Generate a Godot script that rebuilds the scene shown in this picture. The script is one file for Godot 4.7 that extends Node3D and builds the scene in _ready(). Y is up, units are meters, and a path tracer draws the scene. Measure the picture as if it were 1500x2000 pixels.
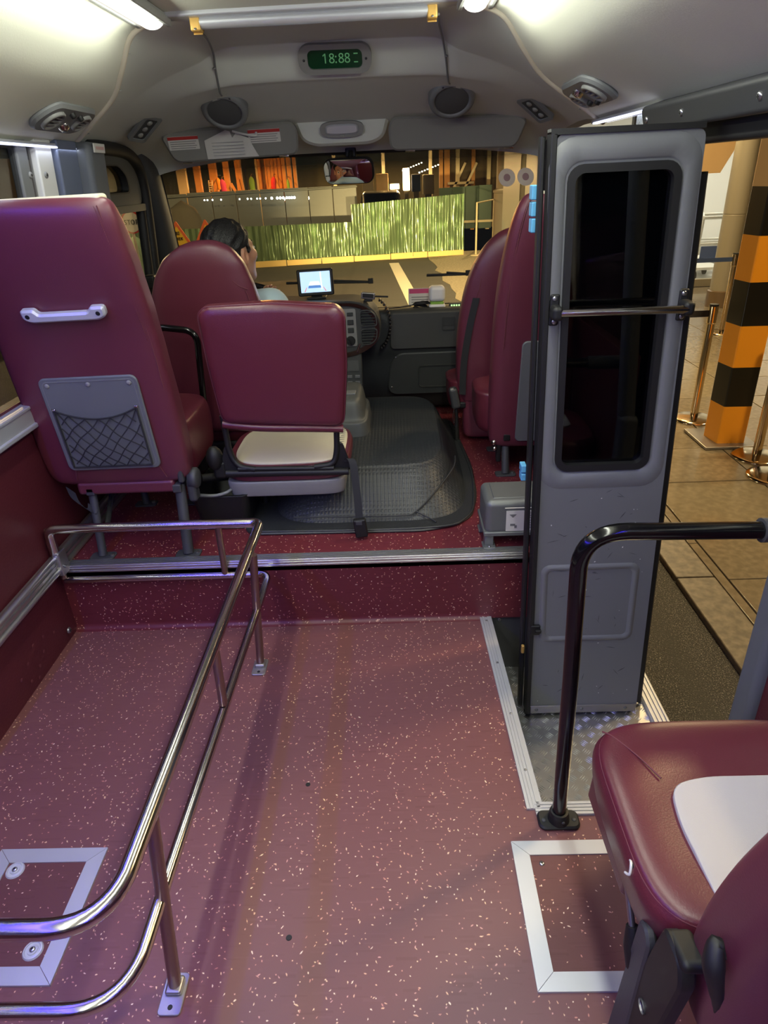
extends Node3D
# Interior of a small shuttle bus at night, seen from the aisle towards the windscreen. Metres, y up, the bus faces -z.
# The low floor is y = 0, the front platform y = 0.262, the road y = -0.6, the middle of the bus x = -0.2.

const XC := -0.2
const PLAT := 0.262
const RZ := -1.867
const ROAD := -0.6
const PAVE := -0.57
var M := {}
var used := {}
var rng := RandomNumberGenerator.new()

# ------------------------------------------------------------------ mesh builder
class MB:
	var v := PackedVector3Array()
	var n := PackedVector3Array()
	var uv := PackedVector2Array()
	var col := PackedColorArray()
	var ix := PackedInt32Array()

	func quad(a: Vector3, b: Vector3, c: Vector3, d: Vector3):
		var nn := (c - a).cross(b - d)
		nn = nn.normalized()
		var s := v.size()
		for p in [a, b, c, d]:
			v.append(p); n.append(nn)
		uv.append_array([Vector2(0, 0), Vector2(1, 0), Vector2(1, 1), Vector2(0, 1)])
		if ((c - a).cross(b - a)).dot(nn) >= 0.0:
			ix.append_array([s, s + 1, s + 2, s, s + 2, s + 3])
		else:
			ix.append_array([s, s + 2, s + 1, s, s + 3, s + 2])
		return self

	func tri(a: Vector3, b: Vector3, c: Vector3):
		var nn := (c - a).cross(b - a).normalized()
		var s := v.size()
		for p in [a, b, c]:
			v.append(p); n.append(nn); uv.append(Vector2.ZERO)
		ix.append_array([s, s + 1, s + 2])
		return self

	# rows of points, smooth all over; wrap joins the last column to the first, cap closes the end rows
	func grid(rows: Array, wrap := false, cap := false):
		var R := rows.size()
		var C: int = rows[0].size()
		var s := v.size()
		var acc := PackedVector3Array()
		acc.resize(R * C)
		var cc := C if wrap else C - 1
		for r in R:
			for c in C:
				v.append(rows[r][c])
				uv.append(Vector2(float(c) / maxf(1.0, C - 1), float(r) / maxf(1.0, R - 1)))
		for r in R - 1:
			for c in cc:
				var a := r * C + c
				var b := r * C + (c + 1) % C
				var d := a + C
				var e := b + C
				var pa := v[s + a]
				var pe := v[s + e]
				var n1 := (pe - pa).cross(v[s + b] - pa)
				var n2 := (v[s + d] - pa).cross(pe - pa)
				acc[a] += n1 + n2
				acc[e] += n1 + n2
				acc[b] += n1
				acc[d] += n2
				ix.append_array([s + a, s + b, s + e, s + a, s + e, s + d])
		# poles and seams: points that coincide share their normal
		for r in [0, R - 1]:
			if rows[r][0].distance_squared_to(rows[r][C / 2]) < 1e-12:
				var sum := Vector3.ZERO
				for c in C:
					sum += acc[r * C + c]
				for c in C:
					acc[r * C + c] = sum
		for q in acc:
			n.append(q.normalized() if q.length_squared() > 1e-20 else Vector3.UP)
		if cap:
			for r in [0, R - 1]:
				var m := Vector3.ZERO
				for p in rows[r]:
					m += p
				m /= C
				var nn := Vector3.ZERO
				for c in C:
					nn += (rows[r][c] - m).cross(rows[r][(c + 1) % C] - m)
				nn = nn.normalized()
				if r == 0: nn = -nn
				var t := v.size()
				v.append(m); n.append(nn); uv.append(Vector2(0.5, 0.5))
				for c in C:
					v.append(rows[r][c]); n.append(nn); uv.append(Vector2(0.5, 0.5))
				for c in C:
					var p := t + 1 + c
					var q := t + 1 + (c + 1) % C
					if (v[q] - m).cross(v[p] - m).dot(nn) >= 0.0:
						ix.append_array([t, p, q])
					else:
						ix.append_array([t, q, p])
		return self

	func box(c: Vector3, s: Vector3, b := Basis()):
		var h := s / 2.0
		var p := []
		for k in 8:
			p.append(c + b * Vector3(h.x if k & 1 else -h.x, h.y if k & 2 else -h.y, h.z if k & 4 else -h.z))
		for f in [[0, 1, 3, 2], [5, 4, 6, 7], [4, 0, 2, 6], [1, 5, 7, 3], [2, 3, 7, 6], [4, 5, 1, 0]]:
			quad(p[f[0]], p[f[1]], p[f[2]], p[f[3]])
		return self

	# box with rounded edges
	func rbox(c: Vector3, s: Vector3, r := 0.005, b := Basis(), k := 2):
		var h := s / 2.0
		r = minf(r, minf(h.x, minf(h.y, h.z)) * 0.999)
		var ax := []
		for a in 3:
			var l := []
			for i in k + 1:
				l.append(-(h[a] - r) - r * tan(PI / 4.0 * (1.0 - float(i) / k)))
			for i in k + 1:
				l.append((h[a] - r) + r * tan(PI / 4.0 * float(i) / k))
			ax.append(l)
		var core := h - Vector3(r, r, r)
		for f in 6:
			var a := f / 2
			var u := (a + 1) % 3
			var w := (a + 2) % 3
			var sg := 1.0 if f % 2 == 0 else -1.0
			var st := v.size()
			var N := 2 * k + 2
			for i in N:
				for j in N:
					var q := Vector3.ZERO
					q[a] = sg * h[a]
					q[u] = ax[u][i]
					q[w] = ax[w][j]
					var inner := q.clamp(-core, core)
					var d := (q - inner).normalized()
					v.append(c + b * (inner + d * r))
					n.append(b * d)
					uv.append(Vector2(float(i) / (N - 1), float(j) / (N - 1)))
			for i in N - 1:
				for j in N - 1:
					var p0 := st + i * N + j
					if sg < 0.0:
						ix.append_array([p0, p0 + N, p0 + N + 1, p0, p0 + N + 1, p0 + 1])
					else:
						ix.append_array([p0, p0 + N + 1, p0 + N, p0, p0 + 1, p0 + N + 1])
		return self

	func tube(pts: Array, r, seg := 10, closed := false, cap := true):
		var rows := []
		var m := pts.size()
		var t0: Vector3 = (pts[1] - pts[0]).normalized()
		var up := Vector3.UP if absf(t0.y) < 0.9 else Vector3.RIGHT
		var nn := t0.cross(up).normalized()
		for i in m:
			var t: Vector3
			if closed:
				t = (pts[(i + 1) % m] - pts[(i + m - 1) % m]).normalized()
			else:
				t = (pts[mini(i + 1, m - 1)] - pts[maxi(i - 1, 0)]).normalized()
			nn = (nn - t * nn.dot(t)).normalized()
			var bb := t.cross(nn)
			var ring := PackedVector3Array()
			var rr: float = r[i] if r is Array else r
			for k in seg:
				var a := TAU * k / seg
				ring.append(pts[i] + (nn * cos(a) + bb * sin(a)) * rr)
			rows.append(ring)
		if closed: rows.append(rows[0])
		return grid(rows, true, cap and not closed)

	# profile of (radius, height) turned round the y axis of xf
	func lathe(prof: Array, xf := Transform3D(), seg := 20, crisp := true):
		var rows := []
		for p in prof:
			var ring := PackedVector3Array()
			for k in seg:
				var a := TAU * k / seg
				ring.append(xf * Vector3(cos(a) * p.x, p.y, sin(a) * p.x))
			rows.append(ring)
		if not crisp: return grid(rows, true)
		for i in rows.size() - 1:
			grid([rows[i], rows[i + 1]], true)
		return self

	func ball(c: Vector3, r: Vector3, seg := 16, b := Basis()):
		var rows := []
		for i in seg / 2 + 1:
			var t := PI * i / (seg / 2)
			var ring := PackedVector3Array()
			for k in seg:
				var a := TAU * k / seg
				ring.append(c + b * Vector3(sin(t) * cos(a) * r.x, cos(t) * r.y, sin(t) * sin(a) * r.z))
			rows.append(ring)
		return grid(rows, true)

	# outline in xf's xy plane, pushed d deep along z (half each way), edges bevelled by bev
	func prism(poly: PackedVector2Array, d: float, xf := Transform3D(), bev := 0.0, crisp := false):
		var ins := poly
		if bev > 0.0:
			ins = PackedVector2Array()
			var area := 0.0
			var m := poly.size()
			for i in m:
				area += poly[i].cross(poly[(i + 1) % m])
			var sg := 1.0 if area > 0.0 else -1.0
			for i in m:
				var e0 := (poly[i] - poly[(i + m - 1) % m]).normalized()
				var e1 := (poly[(i + 1) % m] - poly[i]).normalized()
				var b := Vector2(-e0.y - e1.y, e0.x + e1.x) * sg
				var l := b.length()
				ins.append(poly[i] + (b / l * bev / maxf(0.35, l / 2.0) if l > 1e-6 else Vector2.ZERO))
		var rows := []
		for q in [[ins, d / 2.0], [poly, d / 2.0 - bev], [poly, -d / 2.0 + bev], [ins, -d / 2.0]]:
			var ring := PackedVector3Array()
			for p in q[0]:
				ring.append(xf * Vector3(p.x, p.y, q[1]))
			rows.append(ring)
		var idx := Geometry2D.triangulate_polygon(ins)
		for e in [0, 3]:
			var nn := xf.basis.z.normalized() * (1.0 if e == 0 else -1.0)
			var s := v.size()
			for i in ins.size():
				v.append(rows[e][i]); n.append(nn); uv.append(ins[i])
			for i in range(0, idx.size(), 3):
				var a := s + idx[i]
				var b := s + idx[i + 1]
				var c := s + idx[i + 2]
				if (v[c] - v[a]).cross(v[b] - v[a]).dot(nn) < 0.0:
					var t := b
					b = c
					c = t
				ix.append_array([a, b, c])
		var m2 := poly.size()
		for k in ([0, 1, 2] if bev > 0.0 else [1]):
			if crisp:
				for i in m2:
					var j := (i + 1) % m2
					quad(rows[k][i], rows[k][j], rows[k + 1][j], rows[k + 1][i])
			else:
				grid([rows[k], rows[k + 1]], true)
		return self

	# flat ring between two outlines of as many points, d deep
	func frame(outer: PackedVector2Array, inner: PackedVector2Array, d: float, xf := Transform3D()):
		var r := []
		for q in [[outer, d / 2.0], [inner, d / 2.0], [inner, -d / 2.0], [outer, -d / 2.0]]:
			var ring := PackedVector3Array()
			for p in q[0]:
				ring.append(xf * Vector3(p.x, p.y, q[1]))
			r.append(ring)
		for k in 4:
			grid([r[k], r[(k + 1) % 4]], true)
		return self

	func mesh(m: Material) -> ArrayMesh:
		var a := []
		a.resize(Mesh.ARRAY_MAX)
		a[Mesh.ARRAY_VERTEX] = v
		a[Mesh.ARRAY_NORMAL] = n
		a[Mesh.ARRAY_TEX_UV] = uv
		if col.size() == v.size() and v.size() > 0: a[Mesh.ARRAY_COLOR] = col
		a[Mesh.ARRAY_INDEX] = ix
		var am := ArrayMesh.new()
		am.add_surface_from_arrays(Mesh.PRIMITIVE_TRIANGLES, a)
		am.surface_set_material(0, m)
		return am

# ------------------------------------------------------------------ naming and placing
func numbered(called: String) -> String:
	if used.has(called):
		used[called] += 1
		return "%s_%03d" % [called, used[called]]
	used[called] = 0
	return called

func tag(o, label: String, category: String, group := ""):
	o.set_meta("label", label)
	o.set_meta("category", category)
	if group: o.set_meta("group", group)
	return o

func thing(called: String, label: String, category: String, at := Vector3.ZERO, group := "") -> Node3D:
	var o := Node3D.new()
	o.name = numbered(called)
	add_child(o)
	o.position = at
	tag(o, label, category, group)
	return o

# one named mesh; parts are modelled in the bus's coordinates and hung on their thing
func put(b: MB, called: String, m, parent: Node = self, label := "") -> MeshInstance3D:
	var o := MeshInstance3D.new()
	o.mesh = b.mesh(M[m] if m is String else m)
	if parent == self:
		o.name = numbered(called)
		add_child(o)
	else:
		o.name = called
		parent.add_child(o, true)
		if parent.get_parent() == self and not parent is MeshInstance3D: o.position = -parent.position
	if label: o.set_meta("label", label)
	return o

func struct(b: MB, called: String, m, label := "", category := "") -> MeshInstance3D:
	var o := put(b, called, m)
	o.set_meta("kind", "structure")
	if label: o.set_meta("label", label)
	if category: o.set_meta("category", category)
	return o

func copy(o: Node3D, at: Vector3, label := "") -> Node3D:
	var c: Node3D = o.duplicate()
	var nm := str(o.name)
	c.name = numbered(nm)
	add_child(c)
	c.position = at
	if label: c.set_meta("label", label)
	return c

# ------------------------------------------------------------------ shapes
func rrect(w: float, h: float, r: float, k := 5, off := Vector2.ZERO) -> PackedVector2Array:
	var p := PackedVector2Array()
	for c in 4:
		var o := Vector2(w / 2 - r, h / 2 - r) * Vector2([1, -1, -1, 1][c], [1, 1, -1, -1][c]) + off
		for i in k + 1:
			var a := PI / 2 * (c + float(i) / k)
			p.append(o + Vector2(cos(a), sin(a)) * r)
	return p

func oval(w: float, h: float, n := 24, off := Vector2.ZERO, e := 2.0) -> PackedVector2Array:
	var p := PackedVector2Array()
	for i in n:
		var a := TAU * i / n
		p.append(off + Vector2(signf(cos(a)) * pow(absf(cos(a)), 2.0 / e) * w / 2, signf(sin(a)) * pow(absf(sin(a)), 2.0 / e) * h / 2))
	return p

# polygon with its corners rounded
func soft(p: Array, r: float, k := 4) -> PackedVector2Array:
	var out := PackedVector2Array()
	var m := p.size()
	for i in m:
		var a: Vector2 = p[i]
		var d0: Vector2 = p[(i + m - 1) % m] - a
		var d1: Vector2 = p[(i + 1) % m] - a
		var t := minf(r, minf(d0.length(), d1.length()) * 0.48)
		var s := a + d0.normalized() * t
		var e := a + d1.normalized() * t
		for j in k + 1:
			var u := float(j) / k
			out.append(s.lerp(a, u).lerp(a.lerp(e, u), u))
	return out

func fillet(p: Array, r: float, k := 6) -> Array:
	var out := [p[0]]
	for i in range(1, p.size() - 1):
		var a: Vector3 = p[i]
		var d0: Vector3 = p[i - 1] - a
		var d1: Vector3 = p[i + 1] - a
		var t := minf(r, minf(d0.length(), d1.length()) * 0.49)
		var s := a + d0.normalized() * t
		var e := a + d1.normalized() * t
		for j in k + 1:
			var u := float(j) / k
			out.append(s.lerp(a, u).lerp(a.lerp(e, u), u))
	out.append(p[-1])
	return out

func curve(p: Array, k := 6) -> Array:
	var out := []
	for i in p.size() - 1:
		var a = p[maxi(i - 1, 0)]
		var d = p[mini(i + 2, p.size() - 1)]
		for j in k:
			out.append(cat(a, p[i], p[i + 1], d, float(j) / k))
	out.append(p[-1])
	return out

func cat(a, b, c, d, t: float):
	return b + ((c - a) * 0.5) * t + (a - b * 2.5 + c * 2.0 - d * 0.5) * t * t + (b * 1.5 - a * 0.5 - c * 1.5 + d * 0.5) * t * t * t

# control rows [y, z, half width, half depth, squareness, x] lofted bottom to top, with rounded ends
func loft_body(rows: Array, cx: float, n := 40, k := 5) -> Array:
	var cr := []
	for r in rows:
		cr.append(Vector4(r[0], r[1], r[2], r[3]))
	var dense := curve(cr, k)
	var out := []
	for i in dense.size():
		var f := clampf(float(i) / k, 0.0, rows.size() - 1.001)
		var e: float = lerpf(rows[int(f)][4], rows[int(f) + 1][4], f - int(f))
		var q: Vector4 = dense[i]
		var ring := PackedVector3Array()
		var r0: Array = rows[int(f)]
		var r1: Array = rows[int(f) + 1]
		var sx := lerpf(r0[5] if r0.size() > 5 else 0.0, r1[5] if r1.size() > 5 else 0.0, smoothstep(0.0, 1.0, f - int(f)))
		for j in n:
			var a := TAU * j / n
			var c := cos(a)
			var s := sin(a)
			ring.append(Vector3(cx + sx + signf(c) * pow(absf(c), 2.0 / e) * maxf(q.z, 0.0005), q.x, q.y + signf(s) * pow(absf(s), 2.0 / e) * maxf(q.w, 0.0005)))
		out.append(ring)
	return out

func xf(o: Vector3, x: Vector3, y: Vector3) -> Transform3D:
	x = x.normalized()
	var z := x.cross(y).normalized()
	return Transform3D(Basis(x, z.cross(x), z), o)

func lettering(text: String, size: float, m, at: Transform3D, parent: Node, called: String, depth := 0.001, bold := 0) -> MeshInstance3D:
	var t := TextMesh.new()
	var f := SystemFont.new()
	f.font_names = PackedStringArray(["Droid Sans"])
	f.font_weight = 700 if bold else 400
	t.font = f
	t.text = text
	t.font_size = 32
	t.pixel_size = size / 32.0
	t.depth = depth
	t.material = M[m]
	var o := MeshInstance3D.new()
	o.mesh = t
	o.name = called
	parent.add_child(o, true)
	o.transform = at
	if parent.get_parent() == self and not parent is MeshInstance3D: o.position -= parent.position
	return o

# a Phillips screw head lying in xf's xy plane
func screw(at: Transform3D, r: float, parent: Node, called := "screw", m := "steel"):
	var b := MB.new()
	b.lathe([Vector2(0.0, r * 0.45), Vector2(r * 0.7, r * 0.38), Vector2(r, r * 0.12), Vector2(r, -r * 0.2)], at * Transform3D(Basis(Vector3.RIGHT, PI / 2), Vector3.ZERO), 12, false)
	var s := put(b, called, m, parent)
	if r > 0.004 and parent.get_parent() == self:
		var c := MB.new()
		for k in 2:
			c.box(at * Vector3(0, 0, r * 0.43), Vector3(r * 1.0 if k == 0 else r * 0.25, r * 0.25 if k == 0 else r * 1.0, r * 0.1), at.basis)
		var g := put(c, "slot", "blackplastic", s)
		g.position = Vector3.ZERO
	return s

# ------------------------------------------------------------------ materials
func mat(called: String, c: Color, rough: float, metal := 0.0) -> StandardMaterial3D:
	var m := StandardMaterial3D.new()
	m.resource_name = called
	m.albedo_color = c
	m.roughness = rough
	m.metallic = metal
	M[called] = m
	return m

func rgb(r: int, g: int, b: int) -> Color:
	return Color(r / 255.0, g / 255.0, b / 255.0)

func grain(m: StandardMaterial3D, tex: Texture2D, scale: float, depth: float, world := false):
	m.normal_enabled = true
	m.normal_texture = tex
	m.normal_scale = depth
	m.uv1_triplanar = true
	m.uv1_world_triplanar = world
	m.uv1_scale = Vector3.ONE * scale
	return m

func noise_tex(freq: float, kind: int, sd: int, as_normal := true, bump := 6.0, ramp: Gradient = null, size := 512, oct := 3) -> NoiseTexture2D:
	var f := FastNoiseLite.new()
	f.seed = sd
	f.noise_type = kind
	f.frequency = freq
	f.fractal_octaves = oct
	var t := NoiseTexture2D.new()
	t.width = size
	t.height = size
	t.seamless = true
	t.noise = f
	t.as_normal_map = as_normal
	t.bump_strength = bump
	if ramp: t.color_ramp = ramp
	return t

func ramp(cs: Array, at: Array) -> Gradient:
	var g := Gradient.new()
	g.colors = PackedColorArray(cs)
	g.offsets = PackedFloat32Array(at)
	return g

# vinyl flooring: coloured chips pressed into a plain sheet
func chips(base: Color, sd: int, count: int) -> ImageTexture:
	var N := 2048
	var im := Image.create(N, N, false, Image.FORMAT_RGB8)
	im.fill(base)
	var r := RandomNumberGenerator.new()
	r.seed = sd
	for i in 5000:                      # faint darker and lighter marbling of the sheet
		var t := r.randf_range(-0.018, 0.018)
		im.fill_rect(Rect2i(r.randi() % N, r.randi() % N, r.randi_range(8, 60), r.randi_range(2, 7)), Color(base.r + t, base.g + t, base.b + t))
	var tones := [rgb(232, 196, 158), rgb(222, 172, 140), rgb(205, 150, 140), rgb(238, 214, 186), rgb(196, 132, 120)]
	for i in count:
		var c := Vector2(r.randf() * N, r.randf() * N)
		var a := r.randf() * TAU
		var l := r.randf_range(1.3, 4.4) * (1.0 if r.randf() < 0.85 else 1.4)
		var w := r.randf_range(1.0, 2.0)
		var bend := r.randf_range(-0.5, 0.5)
		var tone: Color = tones[r.randi() % tones.size()]
		var ca := cos(a)
		var sa := sin(a)
		for y in range(-8, 9):
			for x in range(-8, 9):
				var u := (x * ca + y * sa) / l
				var q := (-x * sa + y * ca + bend * u * u * 2.0) / w
				if absf(u) + absf(q) * 0.8 < 1.0 and u * u + q * q < 0.9:
					im.set_pixel(posmod(int(c.x) + x, N), posmod(int(c.y) + y, N), tone)
	im.generate_mipmaps()
	return ImageTexture.create_from_image(im)

func _ready():
	# ---- camera, sky, lights, exposure
	var cam := Camera3D.new()
	cam.name = "camera"
	cam.fov = 76.44
	cam.near = 0.03
	cam.far = 300.0
	add_child(cam)
	cam.position = Vector3(0, 1.40, 0)
	cam.basis = camera_basis()
	cam.current = true
	var env := Environment.new()
	env.background_mode = Environment.BG_COLOR
	env.background_color = Color(0.012, 0.014, 0.02)
	env.tonemap_mode = Environment.TONE_MAPPER_LINEAR
	env.tonemap_exposure = 1.0
	env.sdfgi_enabled = true
	env.ssao_enabled = true
	env.ssil_enabled = true
	var we := WorldEnvironment.new()
	we.name = "environment"
	we.environment = env
	add_child(we)
	# the two white strip lamps of the ceiling, and the coloured strips over the windows (their housings are built in ceiling())
	for s in [-1.0, 1.0]:
		for t in [-1.0, 1.0]:      # the diffuser is half round, so it shines to both sides
			area("ceiling_lamp_light", Vector3(XC + s * 0.44 + t * 0.018, 1.772, -0.2), Vector3(0.035, 3.9, 0), Vector3(t * 1.0, -1, 0), Color(0.98, 1.0, 0.93), 1.2 if s < 0 else 1.7)
		area("window_strip_light", Vector3(XC + s * 0.905, 1.520, 0.15), Vector3(0.016, 3.3, 0), Vector3(-s * 0.45, -1, 0), Color(0.26, 0.2, 1.0), 1.9 if s < 0 else 1.8)
		area("window_strip_white_light", Vector3(XC + s * 0.900, 1.520, -2.15), Vector3(0.014, 0.9, 0), Vector3(-s * 0.45, -1, 0), Color(0.9, 0.93, 1.0), 0.04)
	materials()
	shell()
	ceiling()
	windows()
	stepwell()
	door_leaf()
	dashboard()
	cab_fittings()
	floor_fittings()
	seats()
	rails()
	driver()
	outside_front()
	outside_right()

func camera_basis() -> Basis:
	# columns: the camera's right, up and back, read from the photograph's vanishing points
	var f := Vector3(15, 660, 1270).normalized()
	var r := Vector3(1, 0.033, -(15 + 660 * 0.033) / 1270.0).normalized()
	var u := f.cross(r)
	# rows of the world-to-camera turn are r, u and f
	return Basis(Vector3(r.x, u.x, -f.x), Vector3(r.y, u.y, -f.y), Vector3(-r.z, -u.z, f.z))

func area(called: String, at: Vector3, size: Vector3, towards: Vector3, c: Color, e: float):
	var l := AreaLight3D.new()
	l.name = numbered(called)
	l.area_size = Vector2(size.x, size.y)
	l.light_color = c
	l.light_energy = e
	l.shadow_enabled = true
	l.area_range = 30.0
	add_child(l)
	var z := -towards.normalized()
	var y := Vector3(0, 0, 1)
	if absf(z.dot(y)) > 0.95: y = Vector3(0, 1, 0)
	var x := y.cross(z).normalized()
	l.transform = Transform3D(Basis(x, z.cross(x), z), at)

func omni(called: String, at: Vector3, c: Color, e: float, size := 0.05):
	var l := OmniLight3D.new()
	l.name = numbered(called)
	l.light_color = c
	l.light_energy = e
	l.light_size = size
	l.omni_range = 80.0
	l.omni_attenuation = 2.0
	l.shadow_enabled = true
	add_child(l)
	l.position = at

func glow(called: String, c: Color, e: float):
	var m := mat(called, c, 0.4)
	m.emission_enabled = true
	m.emission = c
	m.emission_energy_multiplier = e
	return m

func materials():
	rng.seed = 7
	var pebble := noise_tex(0.09, FastNoiseLite.TYPE_CELLULAR, 3, true, 5.0, null, 512, 2)
	var fine := noise_tex(0.05, FastNoiseLite.TYPE_SIMPLEX, 5, true, 4.0)
	var wrinkle := noise_tex(0.006, FastNoiseLite.TYPE_SIMPLEX, 8, true, 10.0, null, 512, 4)
	grain(mat("vinyl", rgb(92, 33, 47), 0.36), pebble, 7.0, 0.16)
	M.vinyl.clearcoat_enabled = true
	M.vinyl.clearcoat = 0.25
	M.vinyl.clearcoat_roughness = 0.3
	grain(mat("vinylback", rgb(98, 38, 55), 0.45), pebble, 7.0, 0.14)
	M.vinylback.clearcoat_enabled = true
	M.vinylback.clearcoat = 0.5
	M.vinylback.clearcoat_roughness = 0.42
	grain(mat("cream", rgb(214, 206, 180), 0.5), pebble, 7.0, 0.12)
	grain(mat("whitevinyl", rgb(186, 182, 184), 0.45), pebble, 7.0, 0.12)
	mat("thread", rgb(108, 54, 62), 0.7)
	var fl := mat("flooring", Color.WHITE, 0.42)
	fl.albedo_texture = chips(rgb(112, 70, 72), 11, 9000)
	fl.uv1_triplanar = true
	fl.uv1_world_triplanar = true
	fl.uv1_scale = Vector3.ONE * 0.55
	var fr := mat("flooringred", Color.WHITE, 0.42)
	fr.albedo_texture = chips(rgb(100, 38, 47), 13, 8400)
	fr.uv1_triplanar = true
	fr.uv1_world_triplanar = true
	fr.uv1_scale = Vector3.ONE * 0.55
	fr.uv1_triplanar_sharpness = 8.0
	fl.uv1_triplanar_sharpness = 8.0
	var fd := mat("hatchfloor", Color.WHITE, 0.5)
	fd.albedo_texture = chips(rgb(96, 54, 55), 17, 4200)
	fd.uv1_triplanar = true
	fd.uv1_world_triplanar = true
	fd.uv1_scale = Vector3.ONE * 0.62
	fd.uv1_triplanar_sharpness = 8.0
	grain(mat("wallvinyl", rgb(82, 28, 38), 0.5), fine, 3.0, 0.15)
	grain(mat("headliner", rgb(208, 212, 204), 0.8), fine, 6.0, 0.12)
	grain(mat("covevinyl", rgb(218, 219, 204), 0.62), pebble, 5.0, 0.1)
	mat("piping", rgb(216, 208, 190), 0.5)
	grain(mat("greyabs", rgb(116, 118, 120), 0.5), fine, 8.0, 0.1)
	grain(mat("palegrey", rgb(132, 132, 130), 0.45), fine, 8.0, 0.08)
	grain(mat("visorgrey", rgb(128, 127, 122), 0.75), fine, 8.0, 0.15)
	grain(mat("doorgrey", rgb(112, 114, 119), 0.36), fine, 4.0, 0.05)
	grain(mat("dashdark", rgb(50, 53, 54), 0.65), pebble, 9.0, 0.15)
	grain(mat("dashmid", rgb(64, 66, 66), 0.55), pebble, 9.0, 0.12)
	grain(mat("darkgrey", rgb(62, 63, 66), 0.55), fine, 6.0, 0.1)
	grain(mat("pillargrey", rgb(96, 100, 106), 0.6), fine, 6.0, 0.1)
	grain(mat("bluefabric", rgb(104, 112, 134), 0.9), pebble, 14.0, 0.3)
	mat("headergrey", rgb(46, 47, 50), 0.5)
	mat("plategrey", rgb(104, 107, 108), 0.5)
	mat("blackplastic", rgb(20, 20, 21), 0.55)
	mat("rubber", rgb(24, 24, 26), 0.55)
	mat("blackpaint", rgb(12, 12, 14), 0.14)
	mat("webbing", rgb(38, 38, 40), 0.85)
	mat("wire", rgb(30, 30, 32), 0.5)
	grain(mat("alu", rgb(206, 206, 206), 0.3, 0.92), noise_tex(0.03, FastNoiseLite.TYPE_SIMPLEX, 9, true, 2.0), 6.0, 0.12)
	mat("aluwhite", rgb(196, 198, 204), 0.42, 0.55)
	mat("chrome", rgb(206, 202, 196), 0.18, 1.0)
	mat("chromeworn", rgb(150, 128, 122), 0.3, 0.9)
	mat("steel", rgb(170, 170, 172), 0.28, 0.9)
	mat("satin", rgb(160, 158, 156), 0.34, 0.8)
	mat("mirror", rgb(210, 214, 216), 0.01, 1.0)
	mat("silverplastic", rgb(196, 198, 204), 0.34, 0.25)
	mat("white", rgb(226, 226, 224), 0.4)
	mat("paper", rgb(204, 202, 196), 0.8)
	mat("printgrey", rgb(112, 112, 112), 0.8)
	mat("red", rgb(170, 40, 34), 0.6)
	mat("signred", rgb(190, 30, 34), 0.45)
	mat("signblack", rgb(18, 18, 18), 0.5)
	mat("gold", rgb(206, 164, 88), 0.35, 0.4)
	mat("walnut", rgb(44, 24, 20), 0.18)
	mat("green", rgb(130, 176, 60), 0.45)
	mat("pink", rgb(190, 60, 110), 0.6)
	mat("bluetape", rgb(96, 170, 214), 0.4)
	mat("castgrey", rgb(112, 115, 115), 0.4, 0.35)
	mat("shirt", rgb(176, 198, 206), 0.8)
	mat("trousers", rgb(30, 32, 42), 0.85)
	var skin := mat("skin", rgb(188, 136, 108), 0.5)
	skin.subsurf_scatter_enabled = true
	skin.subsurf_scatter_strength = 0.15
	mat("lips", rgb(150, 92, 84), 0.5)
	mat("eyewhite", rgb(220, 216, 208), 0.25)
	mat("iris", rgb(24, 16, 12), 0.15)
	grain(mat("hair", rgb(16, 14, 14), 0.5), noise_tex(0.04, FastNoiseLite.TYPE_SIMPLEX, 21, true, 8.0), 8.0, 0.8)
	var g := mat("pane", Color(0.9, 0.95, 0.93, 0.03), 0.0)
	g.transparency = BaseMaterial3D.TRANSPARENCY_ALPHA
	g = mat("sidepane", Color(0.05, 0.06, 0.07, 0.45), 0.02)
	g.transparency = BaseMaterial3D.TRANSPARENCY_ALPHA
	g = mat("doorpane", Color(0.006, 0.008, 0.014, 0.84), 0.02)
	g.transparency = BaseMaterial3D.TRANSPARENCY_ALPHA
	g = mat("shade", Color(1, 1, 1, 1), 0.3)
	g.transparency = BaseMaterial3D.TRANSPARENCY_ALPHA
	g.vertex_color_use_as_albedo = true
	g = mat("lens", Color(0.85, 0.87, 0.88, 0.3), 0.1)
	g.transparency = BaseMaterial3D.TRANSPARENCY_ALPHA
	g = mat("clearplastic", Color(0.8, 0.82, 0.82, 0.35), 0.12)
	g.transparency = BaseMaterial3D.TRANSPARENCY_ALPHA
	g = mat("sticker", rgb(240, 238, 234), 0.6)
	g.backlight_enabled = true
	g.backlight = Color(0.9, 0.9, 0.9)
	glow("striplamp", Color(1.0, 0.98, 0.94), 3.2)
	glow("stripwhite", Color(0.86, 0.88, 1.0), 2.0)
	glow("stripblue", Color(0.12, 0.12, 1.0), 14.0)
	mat("clockgreen", rgb(8, 62, 36), 0.2)
	glow("clockdigit", rgb(96, 160, 108), 0.3)
	glow("screenlight", rgb(176, 206, 236), 1.1)
	glow("screenblue", rgb(90, 140, 210), 0.7)
	glow("screenwhite", rgb(236, 244, 250), 1.2)
	glow("screenred", rgb(220, 120, 120), 0.7)
	# engine cover: rubber pressed with rows of small studs
	var N := 256
	var im := Image.create(N, N, false, Image.FORMAT_RGB8)
	for y in N:
		for x in N:
			var d := Vector2(fposmod(x, 32.0) - 16, fposmod(y, 32.0) - 16)
			var h := clampf((11.0 - maxf(absf(d.x), absf(d.y))) / 4.0, 0.0, 1.0)
			im.set_pixel(x, y, Color(h, h, h))
	var hm := ImageTexture.create_from_image(im)
	var em := mat("studrubber", rgb(52, 55, 58), 0.42)
	em.heightmap_enabled = true
	em.heightmap_texture = hm
	em.heightmap_scale = 0.12
	em.uv1_triplanar = true
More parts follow.
